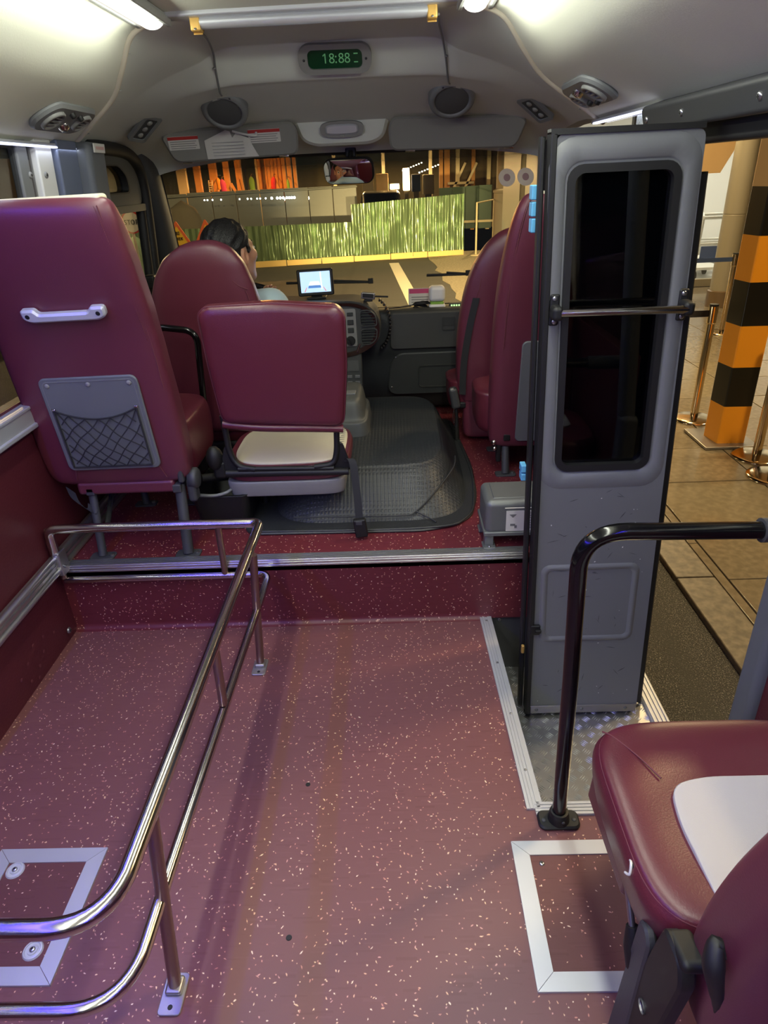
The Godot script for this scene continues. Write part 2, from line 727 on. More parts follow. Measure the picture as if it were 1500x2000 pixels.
	em.uv1_scale = Vector3.ONE * 9.0
	grain(mat("rubbermat", rgb(46, 48, 50), 0.45), fine, 4.0, 0.2)
	# outside
	var asphalt := mat("asphalt", Color.WHITE, 0.75)
	asphalt.albedo_texture = noise_tex(0.25, FastNoiseLite.TYPE_SIMPLEX, 31, false, 1.0, ramp([rgb(42, 41, 38), rgb(58, 56, 51), rgb(64, 62, 57), rgb(170, 164, 150)], [0.0, 0.5, 0.70, 0.80]), 1024, 4)
	asphalt.uv1_triplanar = true
	asphalt.uv1_world_triplanar = true
	asphalt.uv1_scale = Vector3.ONE * 0.45
	asphalt.normal_enabled = true
	asphalt.normal_texture = noise_tex(0.3, FastNoiseLite.TYPE_SIMPLEX, 33, true, 6.0, null, 1024, 3)
	asphalt.normal_scale = 0.6
	for q in [["granite", rgb(122, 112, 92), rgb(136, 124, 102), 0.14], ["granite2", rgb(112, 102, 84), rgb(128, 116, 96), 0.18], ["kerbstone", rgb(92, 84, 70), rgb(122, 112, 94), 0.45], ["concrete", rgb(128, 118, 94), rgb(160, 148, 118), 0.7]]:
		var s := mat(q[0], Color.WHITE, q[3])
		s.albedo_texture = noise_tex(0.03, FastNoiseLite.TYPE_SIMPLEX, hash(q[0]) % 1000, false, 1.0, ramp([q[1], q[2]], [0.2, 0.85]), 512, 5)
		s.uv1_triplanar = true
		s.uv1_world_triplanar = true
		s.uv1_scale = Vector3.ONE * 0.9
	mat("roadpaint", rgb(214, 206, 180), 0.7)
	mat("fencegreen", rgb(104, 126, 90), 0.26, 0.5)
	mat("fencedark", rgb(52, 74, 54), 0.55)
	mat("hoarding", rgb(104, 106, 98), 0.5, 0.2)
	mat("timber", rgb(196, 140, 76), 0.75)
	mat("timberpale", rgb(206, 190, 150), 0.7)
	mat("kickboard", rgb(206, 176, 104), 0.7)
	mat("peach", rgb(226, 190, 138), 0.6)
	mat("orange", rgb(242, 158, 34), 0.42)
	mat("blackstripe", rgb(24, 22, 18), 0.35)
	mat("brass", rgb(206, 186, 152), 0.16, 1.0)
	mat("columngrey", rgb(150, 142, 122), 0.5)
	mat("beltblue", rgb(48, 66, 104), 0.8)
	mat("signyellow", rgb(236, 196, 48), 0.45)
	mat("signorange", rgb(226, 110, 60), 0.45)
	mat("cone", rgb(206, 84, 40), 0.55)
	mat("farwall", rgb(92, 86, 70), 0.9)
	mat("darkwall", rgb(50, 48, 43), 0.9)
	mat("cartwhite", rgb(214, 214, 208), 0.4)
	mat("cartblue", rgb(46, 70, 120), 0.5)
	mat("poster", rgb(226, 190, 70), 0.6)
	mat("navy", rgb(40, 52, 80), 0.8)
	mat("carpaint", rgb(60, 60, 64), 0.25, 0.3)
	glow("headlamp", rgb(255, 246, 220), 40.0)
	glow("farlamp", rgb(255, 214, 150), 14.0)
	glow("farlampwhite", rgb(240, 250, 235), 12.0)
	glow("redlamp", rgb(255, 40, 30), 10.0)
	glow("sodium", rgb(255, 206, 120), 8.0)
	glow("downlamp", rgb(255, 232, 190), 6.0)
	glow("lobbylamp", rgb(250, 250, 236), 3.5)

# ------------------------------------------------------------------ the bus itself
# inner face of the left wall leans in above the sill
func wall_x(y: float) -> float:
	return 0.98 - maxf(0.0, y - 0.8) * 0.075

func shell():
	# low floor, cut out for the stepwell on the right
	var top := xf(Vector3(0, -0.02, 0), Vector3.RIGHT, Vector3(0, 0, -1))   # outline in (x, -z)
	var b := MB.new()
	b.prism(PackedVector2Array([Vector2(-1.2, -2.6), Vector2(0.8, -2.6), Vector2(0.8, 1.10), Vector2(0.312, 1.10), Vector2(0.290, 1.867), Vector2(-1.2, 1.867)]), 0.04, top, 0.0, true)
	var fl := struct(b, "floor", "flooring")
	fl.set_meta("label", "worn burgundy vinyl aisle floor speckled with cream chips")
	for p in [Vector3(-0.270, 0, -1.173), Vector3(-0.266, 0, -0.790)]:
		b = MB.new()
		b.lathe([Vector2(0.0, 0.0012), Vector2(0.0055, 0.0012), Vector2(0.0065, 0.0)], Transform3D(Basis(), p), 12)
		put(b, "bolt_hole", "blackplastic", fl)
	# raised platform and its riser
	b = MB.new()
	b.box(Vector3(XC, PLAT - 0.02, (RZ - 3.95) / 2), Vector3(2.0, 0.04, 3.95 + RZ))
	struct(b, "floor_front", "flooringred", "raised front platform covered in speckled burgundy vinyl")
	b = MB.new()
	b.box(Vector3(XC, 0.12, RZ - 0.01), Vector3(2.0, 0.245, 0.02))
	# the sheet is coved where it turns up from the floor
	var rows := []
	for i in 6:
		var a := PI / 2 * i / 5.0
		rows.append(PackedVector3Array([Vector3(-1.18, 0.02 - 0.02 * sin(a), RZ + 0.02 - 0.02 * cos(a)), Vector3(0.29, 0.02 - 0.02 * sin(a), RZ + 0.02 - 0.02 * cos(a))]))
	b.grid(rows)
	struct(b, "wall_riser", "flooringred", "speckled burgundy vinyl riser between aisle floor and platform")
	# ribbed aluminium nosing on the riser
	b = MB.new()
	b.box(Vector3(-0.385, PLAT + 0.0015, RZ - 0.012), Vector3(1.59, 0.006, 0.042))
	b.box(Vector3(-0.385, PLAT - 0.009, RZ + 0.007), Vector3(1.59, 0.020, 0.005))
	for k in 5:
		b.box(Vector3(-0.385, PLAT + 0.006, RZ - 0.028 + k * 0.008), Vector3(1.59, 0.004, 0.004))
	for k in 2:
		b.box(Vector3(-0.385, PLAT - 0.004 - k * 0.010, RZ + 0.0105), Vector3(1.59, 0.004, 0.003))
	var nose := struct(b, "trim_1", "alu", "ribbed aluminium nosing along the platform edge")
	for x in [-0.95, -0.55, -0.15, 0.25]:
		screw(xf(Vector3(x, PLAT + 0.006, RZ - 0.012), Vector3.RIGHT, Vector3(0, 0, -1)), 0.0035, nose)
	# walls below the windows
	for s in [-1.0, 1.0]:
		var x: float = XC + s * 0.99
		b = MB.new()
		if s < 0.0:
			b.box(Vector3(x - 0.01, 0.27, -0.6), Vector3(0.04, 1.10, 6.6))
		else:
			b.box(Vector3(x + 0.01, 0.27, 0.80), Vector3(0.04, 1.10, 3.8))
			b.box(Vector3(x + 0.01, 0.27, -2.9), Vector3(0.04, 1.10, 2.0))
		var w := struct(b, "wall_left" if s < 0.0 else "wall_right", "wallvinyl", "burgundy vinyl side panel under the windows" if s < 0.0 else "burgundy side panel beyond the doorway")
		if s < 0.0:
			screw(xf(Vector3(-1.169, 0.045, -1.80), Vector3(0, 0, -1), Vector3.UP), 0.011, w, "bolt")
			# chips knocked off the vinyl
			for p in [[0.10, -1.72], [0.128, -1.66], [0.085, -1.64], [0.06, -1.60], [0.14, -1.60], [0.05, -1.54], [0.11, -1.55], [0.03, -1.58], [0.09, -1.50]]:
				var c := MB.new()
				c.prism(soft([Vector2(-0.006, -0.003), Vector2(0.002, -0.005), Vector2(0.006, 0.002), Vector2(-0.001, 0.005)], 0.002, 2), 0.0008, xf(Vector3(-1.1697, p[0], p[1]), Vector3(0, 0.3, -1), Vector3.UP))
				put(c, "scuff", "thread", w)
	# rear end of the bus, behind the photographer
	b = MB.new()
	b.box(Vector3(XC, 0.4, 2.62), Vector3(2.04, 0.9, 0.04))
	b.box(Vector3(XC, 1.70, 2.62), Vector3(2.04, 0.34, 0.04))
	for s in [-1, 1]:
		b.box(Vector3(XC + s * 0.92, 1.19, 2.62), Vector3(0.2, 0.70, 0.04))
	b.box(Vector3(XC, -0.1, 2.62), Vector3(2.04, 0.16, 0.04))
	struct(b, "wall_back", "wallvinyl", "rear wall of the bus")
	b = MB.new()
	b.box(Vector3(XC, 1.19, 2.615), Vector3(1.68, 0.68, 0.006))
	struct(b, "window_5", "sidepane", "rear window")
	# front wall under the dashboard, and the roof skin that keeps the night out
	b = MB.new()
	b.box(Vector3(XC, 0.24, -3.95), Vector3(2.04, 0.88, 0.04))
	struct(b, "wall_front", "dashdark", "bulkhead under the windscreen")
	b = MB.new()
	b.box(Vector3(XC, 1.93, -0.35), Vector3(2.0, 0.03, 6.0))
	for s in [-1, 1]:
		b.box(Vector3(XC + s * 0.985, 1.74, -0.40), Vector3(0.03, 0.37, 6.1))
	b.box(Vector3(XC, 1.74, -3.44), Vector3(2.0, 0.37, 0.03))
	struct(b, "roof", "farwall", "outer roof skin over the bus")
	# aluminium seat track along the left wall
	b = MB.new()
	b.box(Vector3(-1.163, 0.294, -0.5), Vector3(0.016, 0.062, 4.2))
	b.tube([Vector3(-1.155, 0.318, -2.6), Vector3(-1.155, 0.318, 1.6)], 0.011, 8)
	b.tube([Vector3(-1.155, 0.272, -2.6), Vector3(-1.155, 0.272, 1.6)], 0.011, 8)
	b.box(Vector3(-1.152, 0.295, -0.5), Vector3(0.006, 0.010, 4.2))
	struct(b, "trim_3", "alu", "grooved aluminium seat track along the left wall")
	# window sill profile, left
	b = MB.new()
	b.rbox(Vector3(-1.168, 0.775, -0.4), Vector3(0.045, 0.075, 5.2), 0.008)
	b.rbox(Vector3(-1.150, 0.748, -0.4), Vector3(0.024, 0.016, 5.2), 0.005)
	b.rbox(Vector3(-1.156, 0.806, -0.4), Vector3(0.028, 0.012, 5.2), 0.004)
	struct(b, "trim_4", "aluwhite", "stepped aluminium sill under the left window")

# cross-section of the ceiling cove, X from the middle of the bus
const COVE := [Vector2(0.40, 1.800), Vector2(0.455, 1.797), Vector2(0.53, 1.777), Vector2(0.607, 1.712), Vector2(0.687, 1.654), Vector2(0.82, 1.588), Vector2(0.945, 1.530)]

func ceiling():
	# main ceiling: a flat middle and a cove down to each row of windows, ending at a piped edge that runs forward as it drops
	var ends := [-2.20, -2.20, -2.25, -2.35, -2.45, -2.55, -2.65]
	var b := MB.new()
	b.box(Vector3(XC, 1.823, 0.2), Vector3(0.84, 0.02, 4.84))
	struct(b, "ceiling", "covevinyl", "flat middle of the bus ceiling")
	for s in [-1.0, 1.0]:
		b = MB.new()
		var cr := []
		for i in COVE.size():
			cr.append(Vector3(XC + s * COVE[i].x, COVE[i].y, ends[i]))
		var dense := curve(cr, 5)
		var rows := []
		for p in dense:
			rows.append(PackedVector3Array([p, Vector3(p.x, p.y, -1.6), Vector3(p.x, p.y, 0.5), Vector3(p.x, p.y, 2.6)]))
		b.grid(rows)
		var back := []
		for p in dense:
			back.append(PackedVector3Array([p + Vector3(s * 0.01, 0.02, 0), Vector3(p.x + s * 0.01, p.y + 0.02, -1.6), Vector3(p.x + s * 0.01, p.y + 0.02, 2.6)]))
		b.grid(back)
		var cv := struct(b, "ceiling_cove", "covevinyl", "cream padded ceiling cove over the windows, ending in a piped edge")
		cv.name = "ceiling_left" if s < 0 else "ceiling_right"
		cv.set_meta("label", "cream padded ceiling cove over the left windows" if s < 0 else "cream padded ceiling cove over the door side")
		b = MB.new()
		b.tube(dense.slice(5), 0.010, 8)
		put(b, "piping", "piping", cv, "cream piping on the cove's front edge")
		for i in [12, 18, 26]:
			screw(xf(dense[i] + Vector3(0, -0.006, -0.024), Vector3(1, 0, 0), Vector3(0, 0.3, -1)), 0.005, cv, "stud", "palegrey")
		# strip lamp in its trough
		var lamp := thing("ceiling_strip_lamp", "glowing white strip lamp in the ceiling on the %s" % ("driver's side" if s < 0 else "door side"), "lamp", Vector3(XC + s * 0.44, 1.80, -0.2), "ceiling strip lamps")
		b = MB.new()
		for q in [-0.042, 0.042]:
			b.rbox(Vector3(XC + s * 0.44 + q, 1.795, -0.2), Vector3(0.014, 0.02, 4.0), 0.004)
		b.rbox(Vector3(XC + s * 0.44, 1.806, -0.2), Vector3(0.09, 0.012, 4.0), 0.003)
		put(b, "trough", "palegrey", lamp)
		b = MB.new()
		rows = []
		for zz in [-2.2, -2.196, -2.185, 1.795]:
			var ring := PackedVector3Array()
			var k: float = 0.3 if zz == -2.2 else (0.75 if zz == -2.196 else 1.0)
			for i in 11:
				var a := PI * i / 10.0
				ring.append(Vector3(XC + s * 0.44 + cos(a) * 0.033 * k, 1.800 - sin(a) * 0.022 * k, zz))
			rows.append(ring)
		b.grid(rows)
		put(b, "diffuser", "striplamp", lamp, "glowing white diffuser")
		# strips over the windows: white at the front, blue behind
		var st := thing("window_strip_lamp", "thin strip lamp along the top of the %s windows, white then blue" % ("left" if s < 0 else "door side"), "lamp", Vector3(XC + s * 0.918, 1.53, -0.4), "thin strip lamps over the windows")
		b = MB.new()
		b.rbox(Vector3(XC + s * 0.915, 1.531, -0.4), Vector3(0.026, 0.012, 4.5), 0.003)
		put(b, "channel", "aluwhite", st)
		b = MB.new()
		b.rbox(Vector3(XC + s * 0.907, 1.5255, -2.15), Vector3(0.016, 0.006, 0.94), 0.002)
		put(b, "diffuser", "stripwhite", st, "bright white strip")
		b = MB.new()
		b.rbox(Vector3(XC + s * 0.909, 1.5255, 0.15), Vector3(0.016, 0.006, 3.4), 0.002)
		put(b, "diffuser", "stripblue", st, "blue strip")
	# moulded headliner of the cab: control rows from the piped edge to the windscreen, columns out from the middle
	var net := [
		[Vector3(0.0, 1.805, -2.215), Vector3(0.20, 1.805, -2.215), Vector3(0.34, 1.803, -2.215), Vector3(0.455, 1.792, -2.20), Vector3(0.53, 1.772, -2.25), Vector3(0.607, 1.707, -2.35), Vector3(0.687, 1.649, -2.45), Vector3(0.82, 1.583, -2.55), Vector3(0.945, 1.526, -2.65)],
		[Vector3(0.0, 1.822, -2.45), Vector3(0.20, 1.822, -2.45), Vector3(0.345, 1.818, -2.45), Vector3(0.43, 1.780, -2.43), Vector3(0.54, 1.745, -2.44), Vector3(0.63, 1.700, -2.48), Vector3(0.71, 1.652, -2.56), Vector3(0.83, 1.592, -2.65), Vector3(0.95, 1.532, -2.73)],
		[Vector3(0.0, 1.812, -2.66), Vector3(0.20, 1.812, -2.66), Vector3(0.36, 1.806, -2.66), Vector3(0.435, 1.765, -2.62), Vector3(0.55, 1.728, -2.61), Vector3(0.645, 1.690, -2.63), Vector3(0.725, 1.650, -2.68), Vector3(0.84, 1.598, -2.75), Vector3(0.952, 1.537, -2.82)],
		[Vector3(0.0, 1.796, -2.695), Vector3(0.20, 1.796, -2.695), Vector3(0.365, 1.790, -2.69), Vector3(0.44, 1.752, -2.66), Vector3(0.555, 1.720, -2.66), Vector3(0.65, 1.683, -2.68), Vector3(0.73, 1.645, -2.73), Vector3(0.845, 1.596, -2.80), Vector3(0.953, 1.538, -2.86)],
		[Vector3(0.0, 1.720, -2.765), Vector3(0.20, 1.720, -2.765), Vector3(0.37, 1.714, -2.765), Vector3(0.46, 1.700, -2.765), Vector3(0.565, 1.682, -2.775), Vector3(0.655, 1.662, -2.80), Vector3(0.74, 1.632, -2.84), Vector3(0.85, 1.590, -2.90), Vector3(0.954, 1.538, -2.95)],
		[Vector3(0.0, 1.706, -2.82), Vector3(0.20, 1.706, -2.82), Vector3(0.37, 1.702, -2.82), Vector3(0.46, 1.690, -2.82), Vector3(0.57, 1.670, -2.84), Vector3(0.66, 1.648, -2.87), Vector3(0.75, 1.622, -2.91), Vector3(0.855, 1.584, -2.96), Vector3(0.955, 1.536, -3.0)],
		[Vector3(0.0, 1.668, -2.99), Vector3(0.20, 1.668, -2.99), Vector3(0.37, 1.664, -2.99), Vector3(0.47, 1.656, -2.99), Vector3(0.58, 1.640, -3.01), Vector3(0.67, 1.622, -3.04), Vector3(0.76, 1.597, -3.08), Vector3(0.86, 1.566, -3.12), Vector3(0.955, 1.528, -3.17)],
		[Vector3(0.0, 1.618, -3.17), Vector3(0.20, 1.618, -3.17), Vector3(0.37, 1.614, -3.17), Vector3(0.48, 1.606, -3.18), Vector3(0.59, 1.592, -3.20), Vector3(0.68, 1.577, -3.22), Vector3(0.77, 1.556, -3.25), Vector3(0.865, 1.534, -3.28), Vector3(0.955, 1.505, -3.32)],
		[Vector3(0.0, 1.548, -3.34), Vector3(0.20, 1.548, -3.34), Vector3(0.37, 1.544, -3.34), Vector3(0.48, 1.536, -3.35), Vector3(0.59, 1.524, -3.36), Vector3(0.68, 1.512, -3.37), Vector3(0.77, 1.498, -3.38), Vector3(0.865, 1.482, -3.40), Vector3(0.945, 1.462, -3.42)],
		[Vector3(0.0, 1.500, -3.425), Vector3(0.20, 1.500, -3.425), Vector3(0.37, 1.497, -3.425), Vector3(0.48, 1.492, -3.425), Vector3(0.59, 1.484, -3.425), Vector3(0.68, 1.475, -3.425), Vector3(0.77, 1.464, -3.425), Vector3(0.865, 1.448, -3.43), Vector3(0.940, 1.425, -3.44)]]
	b = MB.new()
	var rows2 := []
	for r in net.size():
		var full := []
		for c in range(8, 0, -1):
			full.append(Vector3(XC - net[r][c].x, net[r][c].y, net[r][c].z))
		for c in 9:
			full.append(Vector3(XC + net[r][c].x, net[r][c].y, net[r][c].z))
		rows2.append(curve(full, 3))
	var dense2 := []
	var cols: int = rows2[0].size()
	for c in cols:
		var line := []
		for r in rows2.size():
			line.append(rows2[r][c])
		dense2.append(curve(line, 5))
	var out := []
	for r in dense2[0].size():
		var row := PackedVector3Array()
		for c in cols:
			row.append(dense2[c][r])
		out.append(row)
	b.grid(out)
	struct(b, "ceiling_front", "headliner", "moulded grey headliner over the cab")
	# crossbar of the roof frame with its brass-coloured end clips
	var bar := thing("ceiling_crossbar", "white rounded crossbar under the ceiling held by brass clips", "ceiling bar", Vector3(XC, 1.80, -2.20))
	b = MB.new()
	b.tube([Vector3(XC - 0.335, 1.792, -2.205), Vector3(XC + 0.335, 1.792, -2.205)], 0.016, 14)
	b.rbox(Vector3(XC, 1.811, -2.20), Vector3(0.98, 0.02, 0.07), 0.006)
	put(b, "bar", "aluwhite", bar)
	for s in [-1.0, 1.0]:
		b = MB.new()
		b.rbox(Vector3(XC + s * 0.325, 1.792, -2.206), Vector3(0.028, 0.042, 0.036), 0.005)
		b.rbox(Vector3(XC + s * 0.325, 1.775, -2.226), Vector3(0.026, 0.004, 0.03), 0.002, Basis(Vector3.RIGHT, 0.5))
		var cl := put(b, "clip", "gold", bar, "brass-coloured end clip")
		screw(xf(Vector3(XC + s * 0.325, 1.776, -2.186), Vector3.RIGHT, Vector3(0, 0.8, -1)), 0.004, cl)

func windows():
	# windscreen: raked, bowed glass with a printed black border and a shade band along its top
	var b := MB.new()
	var sh := MB.new()
	var bd := MB.new()
	var N := 24
	var glass := func(u: float, w: float) -> Vector3:      # u across -1..1, w 0 top .. 1 bottom
		var hw := lerpf(0.925, 0.985, w)
		return Vector3(XC + u * hw, lerpf(1.515, 0.68, w), lerpf(-3.43, -3.80, w) - 0.10 * (1.0 - u * u) * lerpf(0.5, 1.0, w))
	var rows := []
	for i in 9:
		var row := PackedVector3Array()
		for k in N + 1:
			row.append(glass.call(-1.0 + 2.0 * k / N, i / 8.0))
		rows.append(row)
	b.grid(rows)
	var ws := struct(b, "window_1", "pane", "raked windscreen of the bus")
	rows = []
	for i in 9:
		var row := PackedVector3Array()
		for k in N + 1:
			row.append(glass.call(-1.0 + 2.0 * k / N, i / 8.0 * 0.185) + Vector3(0, 0, 0.004))
		rows.append(row)
	sh.grid(rows)
	# the shade band is dyed: dense blue-green dots thinning out downwards
	for i in 9:
		for k in N + 1:
			var t := i / 8.0
			sh.col.append(Color(0.004, 0.028, 0.030, 0.90 if t < 0.35 else 0.90 * pow(1.0 - (t - 0.35) / 0.65, 1.3)))
	put(sh, "shade_band", "shade", ws, "blue-green dyed shade band along the top of the windscreen")
	for e in [[0.0, 0.03], [0.95, 1.0]]:
		rows = []
		for w in e:
			var row := PackedVector3Array()
			for k in N + 1:
				row.append(glass.call(-1.0 + 2.0 * k / N, w) + Vector3(0, 0, 0.007))
			rows.append(row)
		bd.grid(rows)
	for s in [-1.0, 1.0]:
		rows = []
		for i in 9:
			rows.append(PackedVector3Array([glass.call(s, i / 8.0) + Vector3(0, 0, 0.007), glass.call(s * 0.955, i / 8.0) + Vector3(0, 0, 0.007)]))
		bd.grid(rows)
	put(bd, "black_border", "rubber", ws)
	# two round stickers on the glass
	for k in 2:
		var at: Vector3 = Vector3(0.545 + k * 0.088, 1.362, -3.47)
		var d := thing("round_sticker", "pale round sticker with pink centre on windscreen, %s" % ["the one nearer the mirror", "the one nearer the door"][k], "sticker", at, "round windscreen stickers")
		var t := xf(at, Vector3(1, 0, -0.08), Vector3(0, 1, -0.42))
		b = MB.new()
		b.prism(oval(0.080, 0.082, 28), 0.002, t)
		put(b, "disc", "sticker", d)
		b = MB.new()
		b.prism(oval(0.032, 0.034, 20), 0.0026, t)
		put(b, "centre", mat("stickerpink", rgb(196, 160, 158), 0.8), d)
	# left side: big sliding window, posts and the driver's door frame; x follows the lean of the wall
	var X := func(y: float, off := 0.0) -> float: return XC - wall_x(y) + off
	b = MB.new()
	var o := 0.006
	b.quad(Vector3(X.call(0.80, -o), 0.80, 2.5), Vector3(X.call(0.80, -o), 0.80, -2.45), Vector3(X.call(1.56, -o), 1.56, -2.45), Vector3(X.call(1.56, -o), 1.56, 2.5))
	struct(b, "window_2", "sidepane", "dark side window behind the left seats")
	for q in [[-2.255, 0.062, "trim_5", "greyabs", -0.012, "grey stile of the sliding left window"], [-2.375, 0.105, "trim_6", "white", 0.0, "white painted window post"], [-2.520, 0.150, "trim_7", "bluefabric", 0.012, "blue-grey cloth covered post"]]:
		b = MB.new()
		var lean := Basis(Vector3(0, 0, 1), -atan(0.075))
		b.rbox(Vector3(X.call(1.16, q[4]), 1.16, q[0]), Vector3(0.03, 0.78, q[1]), 0.006, lean)
		var tr := struct(b, q[2], q[3], q[5])
		if q[2] != "trim_7":
			screw(xf(Vector3(X.call(1.44, q[4] + 0.0165), 1.445, q[0] + (-0.022 if q[2] == "trim_5" else 0.02)), Vector3(0, 0, -1), Vector3.UP), 0.010, tr, "rivet", "palegrey")
	# belt post cover in dark grey with a small label at its head
	var bp := thing("belt_post_cover", "dark grey plastic belt post cover with a small label on top", "post cover", Vector3(-1.12, 0.8, -2.68))
	b = MB.new()
	b.rbox(Vector3(X.call(1.19, 0.03), 1.19, -2.665), Vector3(0.085, 0.72, 0.145), 0.022, Basis(Vector3(0, 0, 1), -atan(0.075)), 3)
	put(b, "cover", "pillargrey", bp)
	b = MB.new()
	b.rbox(Vector3(-1.048, 1.527, -2.665), Vector3(0.006, 0.030, 0.095), 0.002, Basis(Vector3(0, 0, 1), -0.1))
	put(b, "label", "paper", bp, "small beige label")
	b = MB.new()
	b.box(Vector3(-1.0445, 1.527, -2.665), Vector3(0.001, 0.010, 0.07), Basis(Vector3(0, 0, 1), -0.1))
	put(b, "print", "stickerpink", bp)
	# driver's door: upper frame with a half-moon pane, opening light below, dark rubber arch
	var dt := Transform3D(Basis(Vector3(0, 0, -1), Vector3(0.075, 1, 0).normalized(), Vector3(1, -0.075, 0).normalized()), Vector3(X.call(1.2, 0.006), 1.2, -3.08))   # local x forward, y up
	var moon := soft([Vector2(-0.31, 0.283), Vector2(-0.31, 0.175), Vector2(-0.05, 0.175), Vector2(0.0, 0.178), Vector2(-0.015, 0.240), Vector2(-0.10, 0.283)], 0.035, 6)
	var light := soft([Vector2(-0.33, 0.108), Vector2(-0.33, -0.42), Vector2(0.14, -0.42), Vector2(0.135, -0.2), Vector2(0.13, 0.05), Vector2(0.12, 0.108)], 0.02, 6)
	var dd := Node3D.new()
	dd.name = "door_2"
	add_child(dd)
	dd.position = Vector3(-1.15, 0.7, -3.08)
	dd.set_meta("kind", "structure")
	dd.set_meta("label", "driver's door frame with a half-moon pane over the side window")
	var upper := soft([Vector2(-0.36, 0.315), Vector2(-0.36, 0.125), Vector2(-0.1, 0.125), Vector2(0.145, 0.125), Vector2(0.12, 0.25), Vector2(-0.01, 0.315)], 0.06, 6)
	b = MB.new()
	b.frame(upper, moon, 0.026, dt)
	put(b, "upper_frame", "dashmid", dd)
	b = MB.new()
	b.prism(moon, 0.004, dt.translated_local(Vector3(0, 0, -0.01)))
	put(b, "half_moon_pane", "sidepane", dd)
	b = MB.new()
	var moon2 := PackedVector2Array()
	for p in moon:
		moon2.append((p - Vector2(-0.15, 0.23)) * 0.90 + Vector2(-0.15, 0.23))
	b.frame(moon, moon2, 0.034, dt)
	put(b, "pane_seal", "rubber", dd)
	b = MB.new()
	b.prism(rrect(0.50, 0.028, 0.012), 0.045, dt.translated_local(Vector3(-0.10, 0.118, 0)))
	put(b, "rail", "dashmid", dd)
	b = MB.new()
	b.prism(light, 0.004, dt.translated_local(Vector3(0, 0, -0.012)))
	put(b, "side_pane", "pane", dd)
	var arch := []
	for p in [Vector2(-0.38, 0.338), Vector2(-0.15, 0.338), Vector2(0.0, 0.328), Vector2(0.12, 0.29), Vector2(0.168, 0.22), Vector2(0.185, 0.10), Vector2(0.19, -0.15), Vector2(0.19, -0.50)]:
		arch.append(dt * Vector3(p.x, p.y, 0.012))
	b = MB.new()
	b.tube(curve(arch, 5), 0.026, 8)
	put(b, "rubber_seal", "rubber", dd)
	b = MB.new()
	var stile := []
	for p in [Vector2(0.135, 0.11), Vector2(0.145, -0.18), Vector2(0.15, -0.44)]:
		stile.append(dt * Vector3(p.x, p.y, 0.0))
	b.tube(stile, 0.022, 8)
	put(b, "stile", "rubber", dd)
	b = MB.new()
	b.rbox(dt * Vector3(0.08, -0.46, 0.004), Vector3(0.06, 0.10, 0.86), 0.015)
	b.rbox(Vector3(-1.165, 0.52, -3.08), Vector3(0.05, 0.44, 0.86), 0.02)
	put(b, "lower_panel", "dashdark", dd)
	b = MB.new()
	b.rbox(Vector3(-1.085, 1.02, -3.03), Vector3(0.05, 0.06, 0.05), 0.012)
	b.rbox(Vector3(-1.12, 1.01, -3.03), Vector3(0.06, 0.02, 0.02), 0.005)
	put(b, "mirror_knob", "blackplastic", dd)
	# windscreen posts
	for s in [-1.0, 1.0]:
		b = MB.new()
		var ring_rows := []
		for q in [[1.56, -3.36, 0.955], [1.44, -3.42, 0.955], [1.25, -3.50, 0.965], [1.0, -3.61, 0.985], [0.72, -3.73, 1.0]]:
			var ring := PackedVector3Array()
			for p in [Vector2(-0.05, 0.10), Vector2(-0.065, 0.02), Vector2(-0.06, -0.06), Vector2(-0.04, -0.09), Vector2(0.05, -0.09), Vector2(0.05, 0.10)]:
				ring.append(Vector3(XC + s * (q[2] + p.x), q[0], q[1] + p.y))
			ring_rows.append(ring)
		b.grid(ring_rows, true, true)
		struct(b, "wall_post_left" if s < 0 else "wall_post_right", "darkgrey", "dark grey windscreen post on the driver's side" if s < 0 else "dark grey windscreen post on the door side")
	# right side: glass ahead of and behind the doorway, posts
	var XR := func(y: float, off := 0.0) -> float: return XC + wall_x(y) + off
	b = MB.new()
	b.quad(Vector3(XR.call(0.80, o), 0.80, -1.9), Vector3(XR.call(0.80, o), 0.80, -3.45), Vector3(XR.call(1.56, o), 1.56, -3.45), Vector3(XR.call(1.56, o), 1.56, -1.9))
	struct(b, "window_3", "sidepane", "side window ahead of the doorway")
	b = MB.new()
	b.quad(Vector3(XR.call(0.80, o), 0.80, 2.5), Vector3(XR.call(0.80, o), 0.80, -1.05), Vector3(XR.call(1.56, o), 1.56, -1.05), Vector3(XR.call(1.56, o), 1.56, 2.5))
	struct(b, "window_4", "sidepane", "side window behind the doorway")
	b = MB.new()
	b.rbox(Vector3(0.79, 0.18, -1.135), Vector3(0.06, 0.90, 0.075), 0.02)
	b.rbox(Vector3(0.755, 1.05, -1.12), Vector3(0.05, 0.90, 0.07), 0.02, Basis(Vector3(0, 0, 1), atan(0.075)))
	struct(b, "trim_8", "pillargrey", "grey post at the rear of the doorway")
	b = MB.new()
	b.rbox(Vector3(0.785, 0.65, -1.93), Vector3(0.06, 1.74, 0.07), 0.015, Basis(Vector3(0, 0, 1), 0.02))
	struct(b, "trim_9", "darkgrey", "dark post at the front of the doorway")
	# white window posts behind the doorway, seen only in the dark door pane
	for q in [[-0.28, "trim_12"], [0.95, "trim_13"]]:
		b = MB.new()
		b.rbox(Vector3(XR.call(1.16, -0.002), 1.16, q[0]), Vector3(0.03, 0.78, 0.11), 0.006, Basis(Vector3(0, 0, 1), atan(0.075)))
		struct(b, q[1], "white", "white painted window post on the door side")
	# header over the doorway hiding the door gear
	var hd := thing("door_header", "dark grey cover over the folding door gear with screws", "cover", Vector3(0.72, 1.5, -1.3))
	b = MB.new()
	b.rbox(Vector3(0.705, 1.506, -1.10), Vector3(0.07, 0.062, 1.86), 0.012, Basis(Vector3(0, 0, 1), 0.25))
	put(b, "cover", "headergrey", hd)
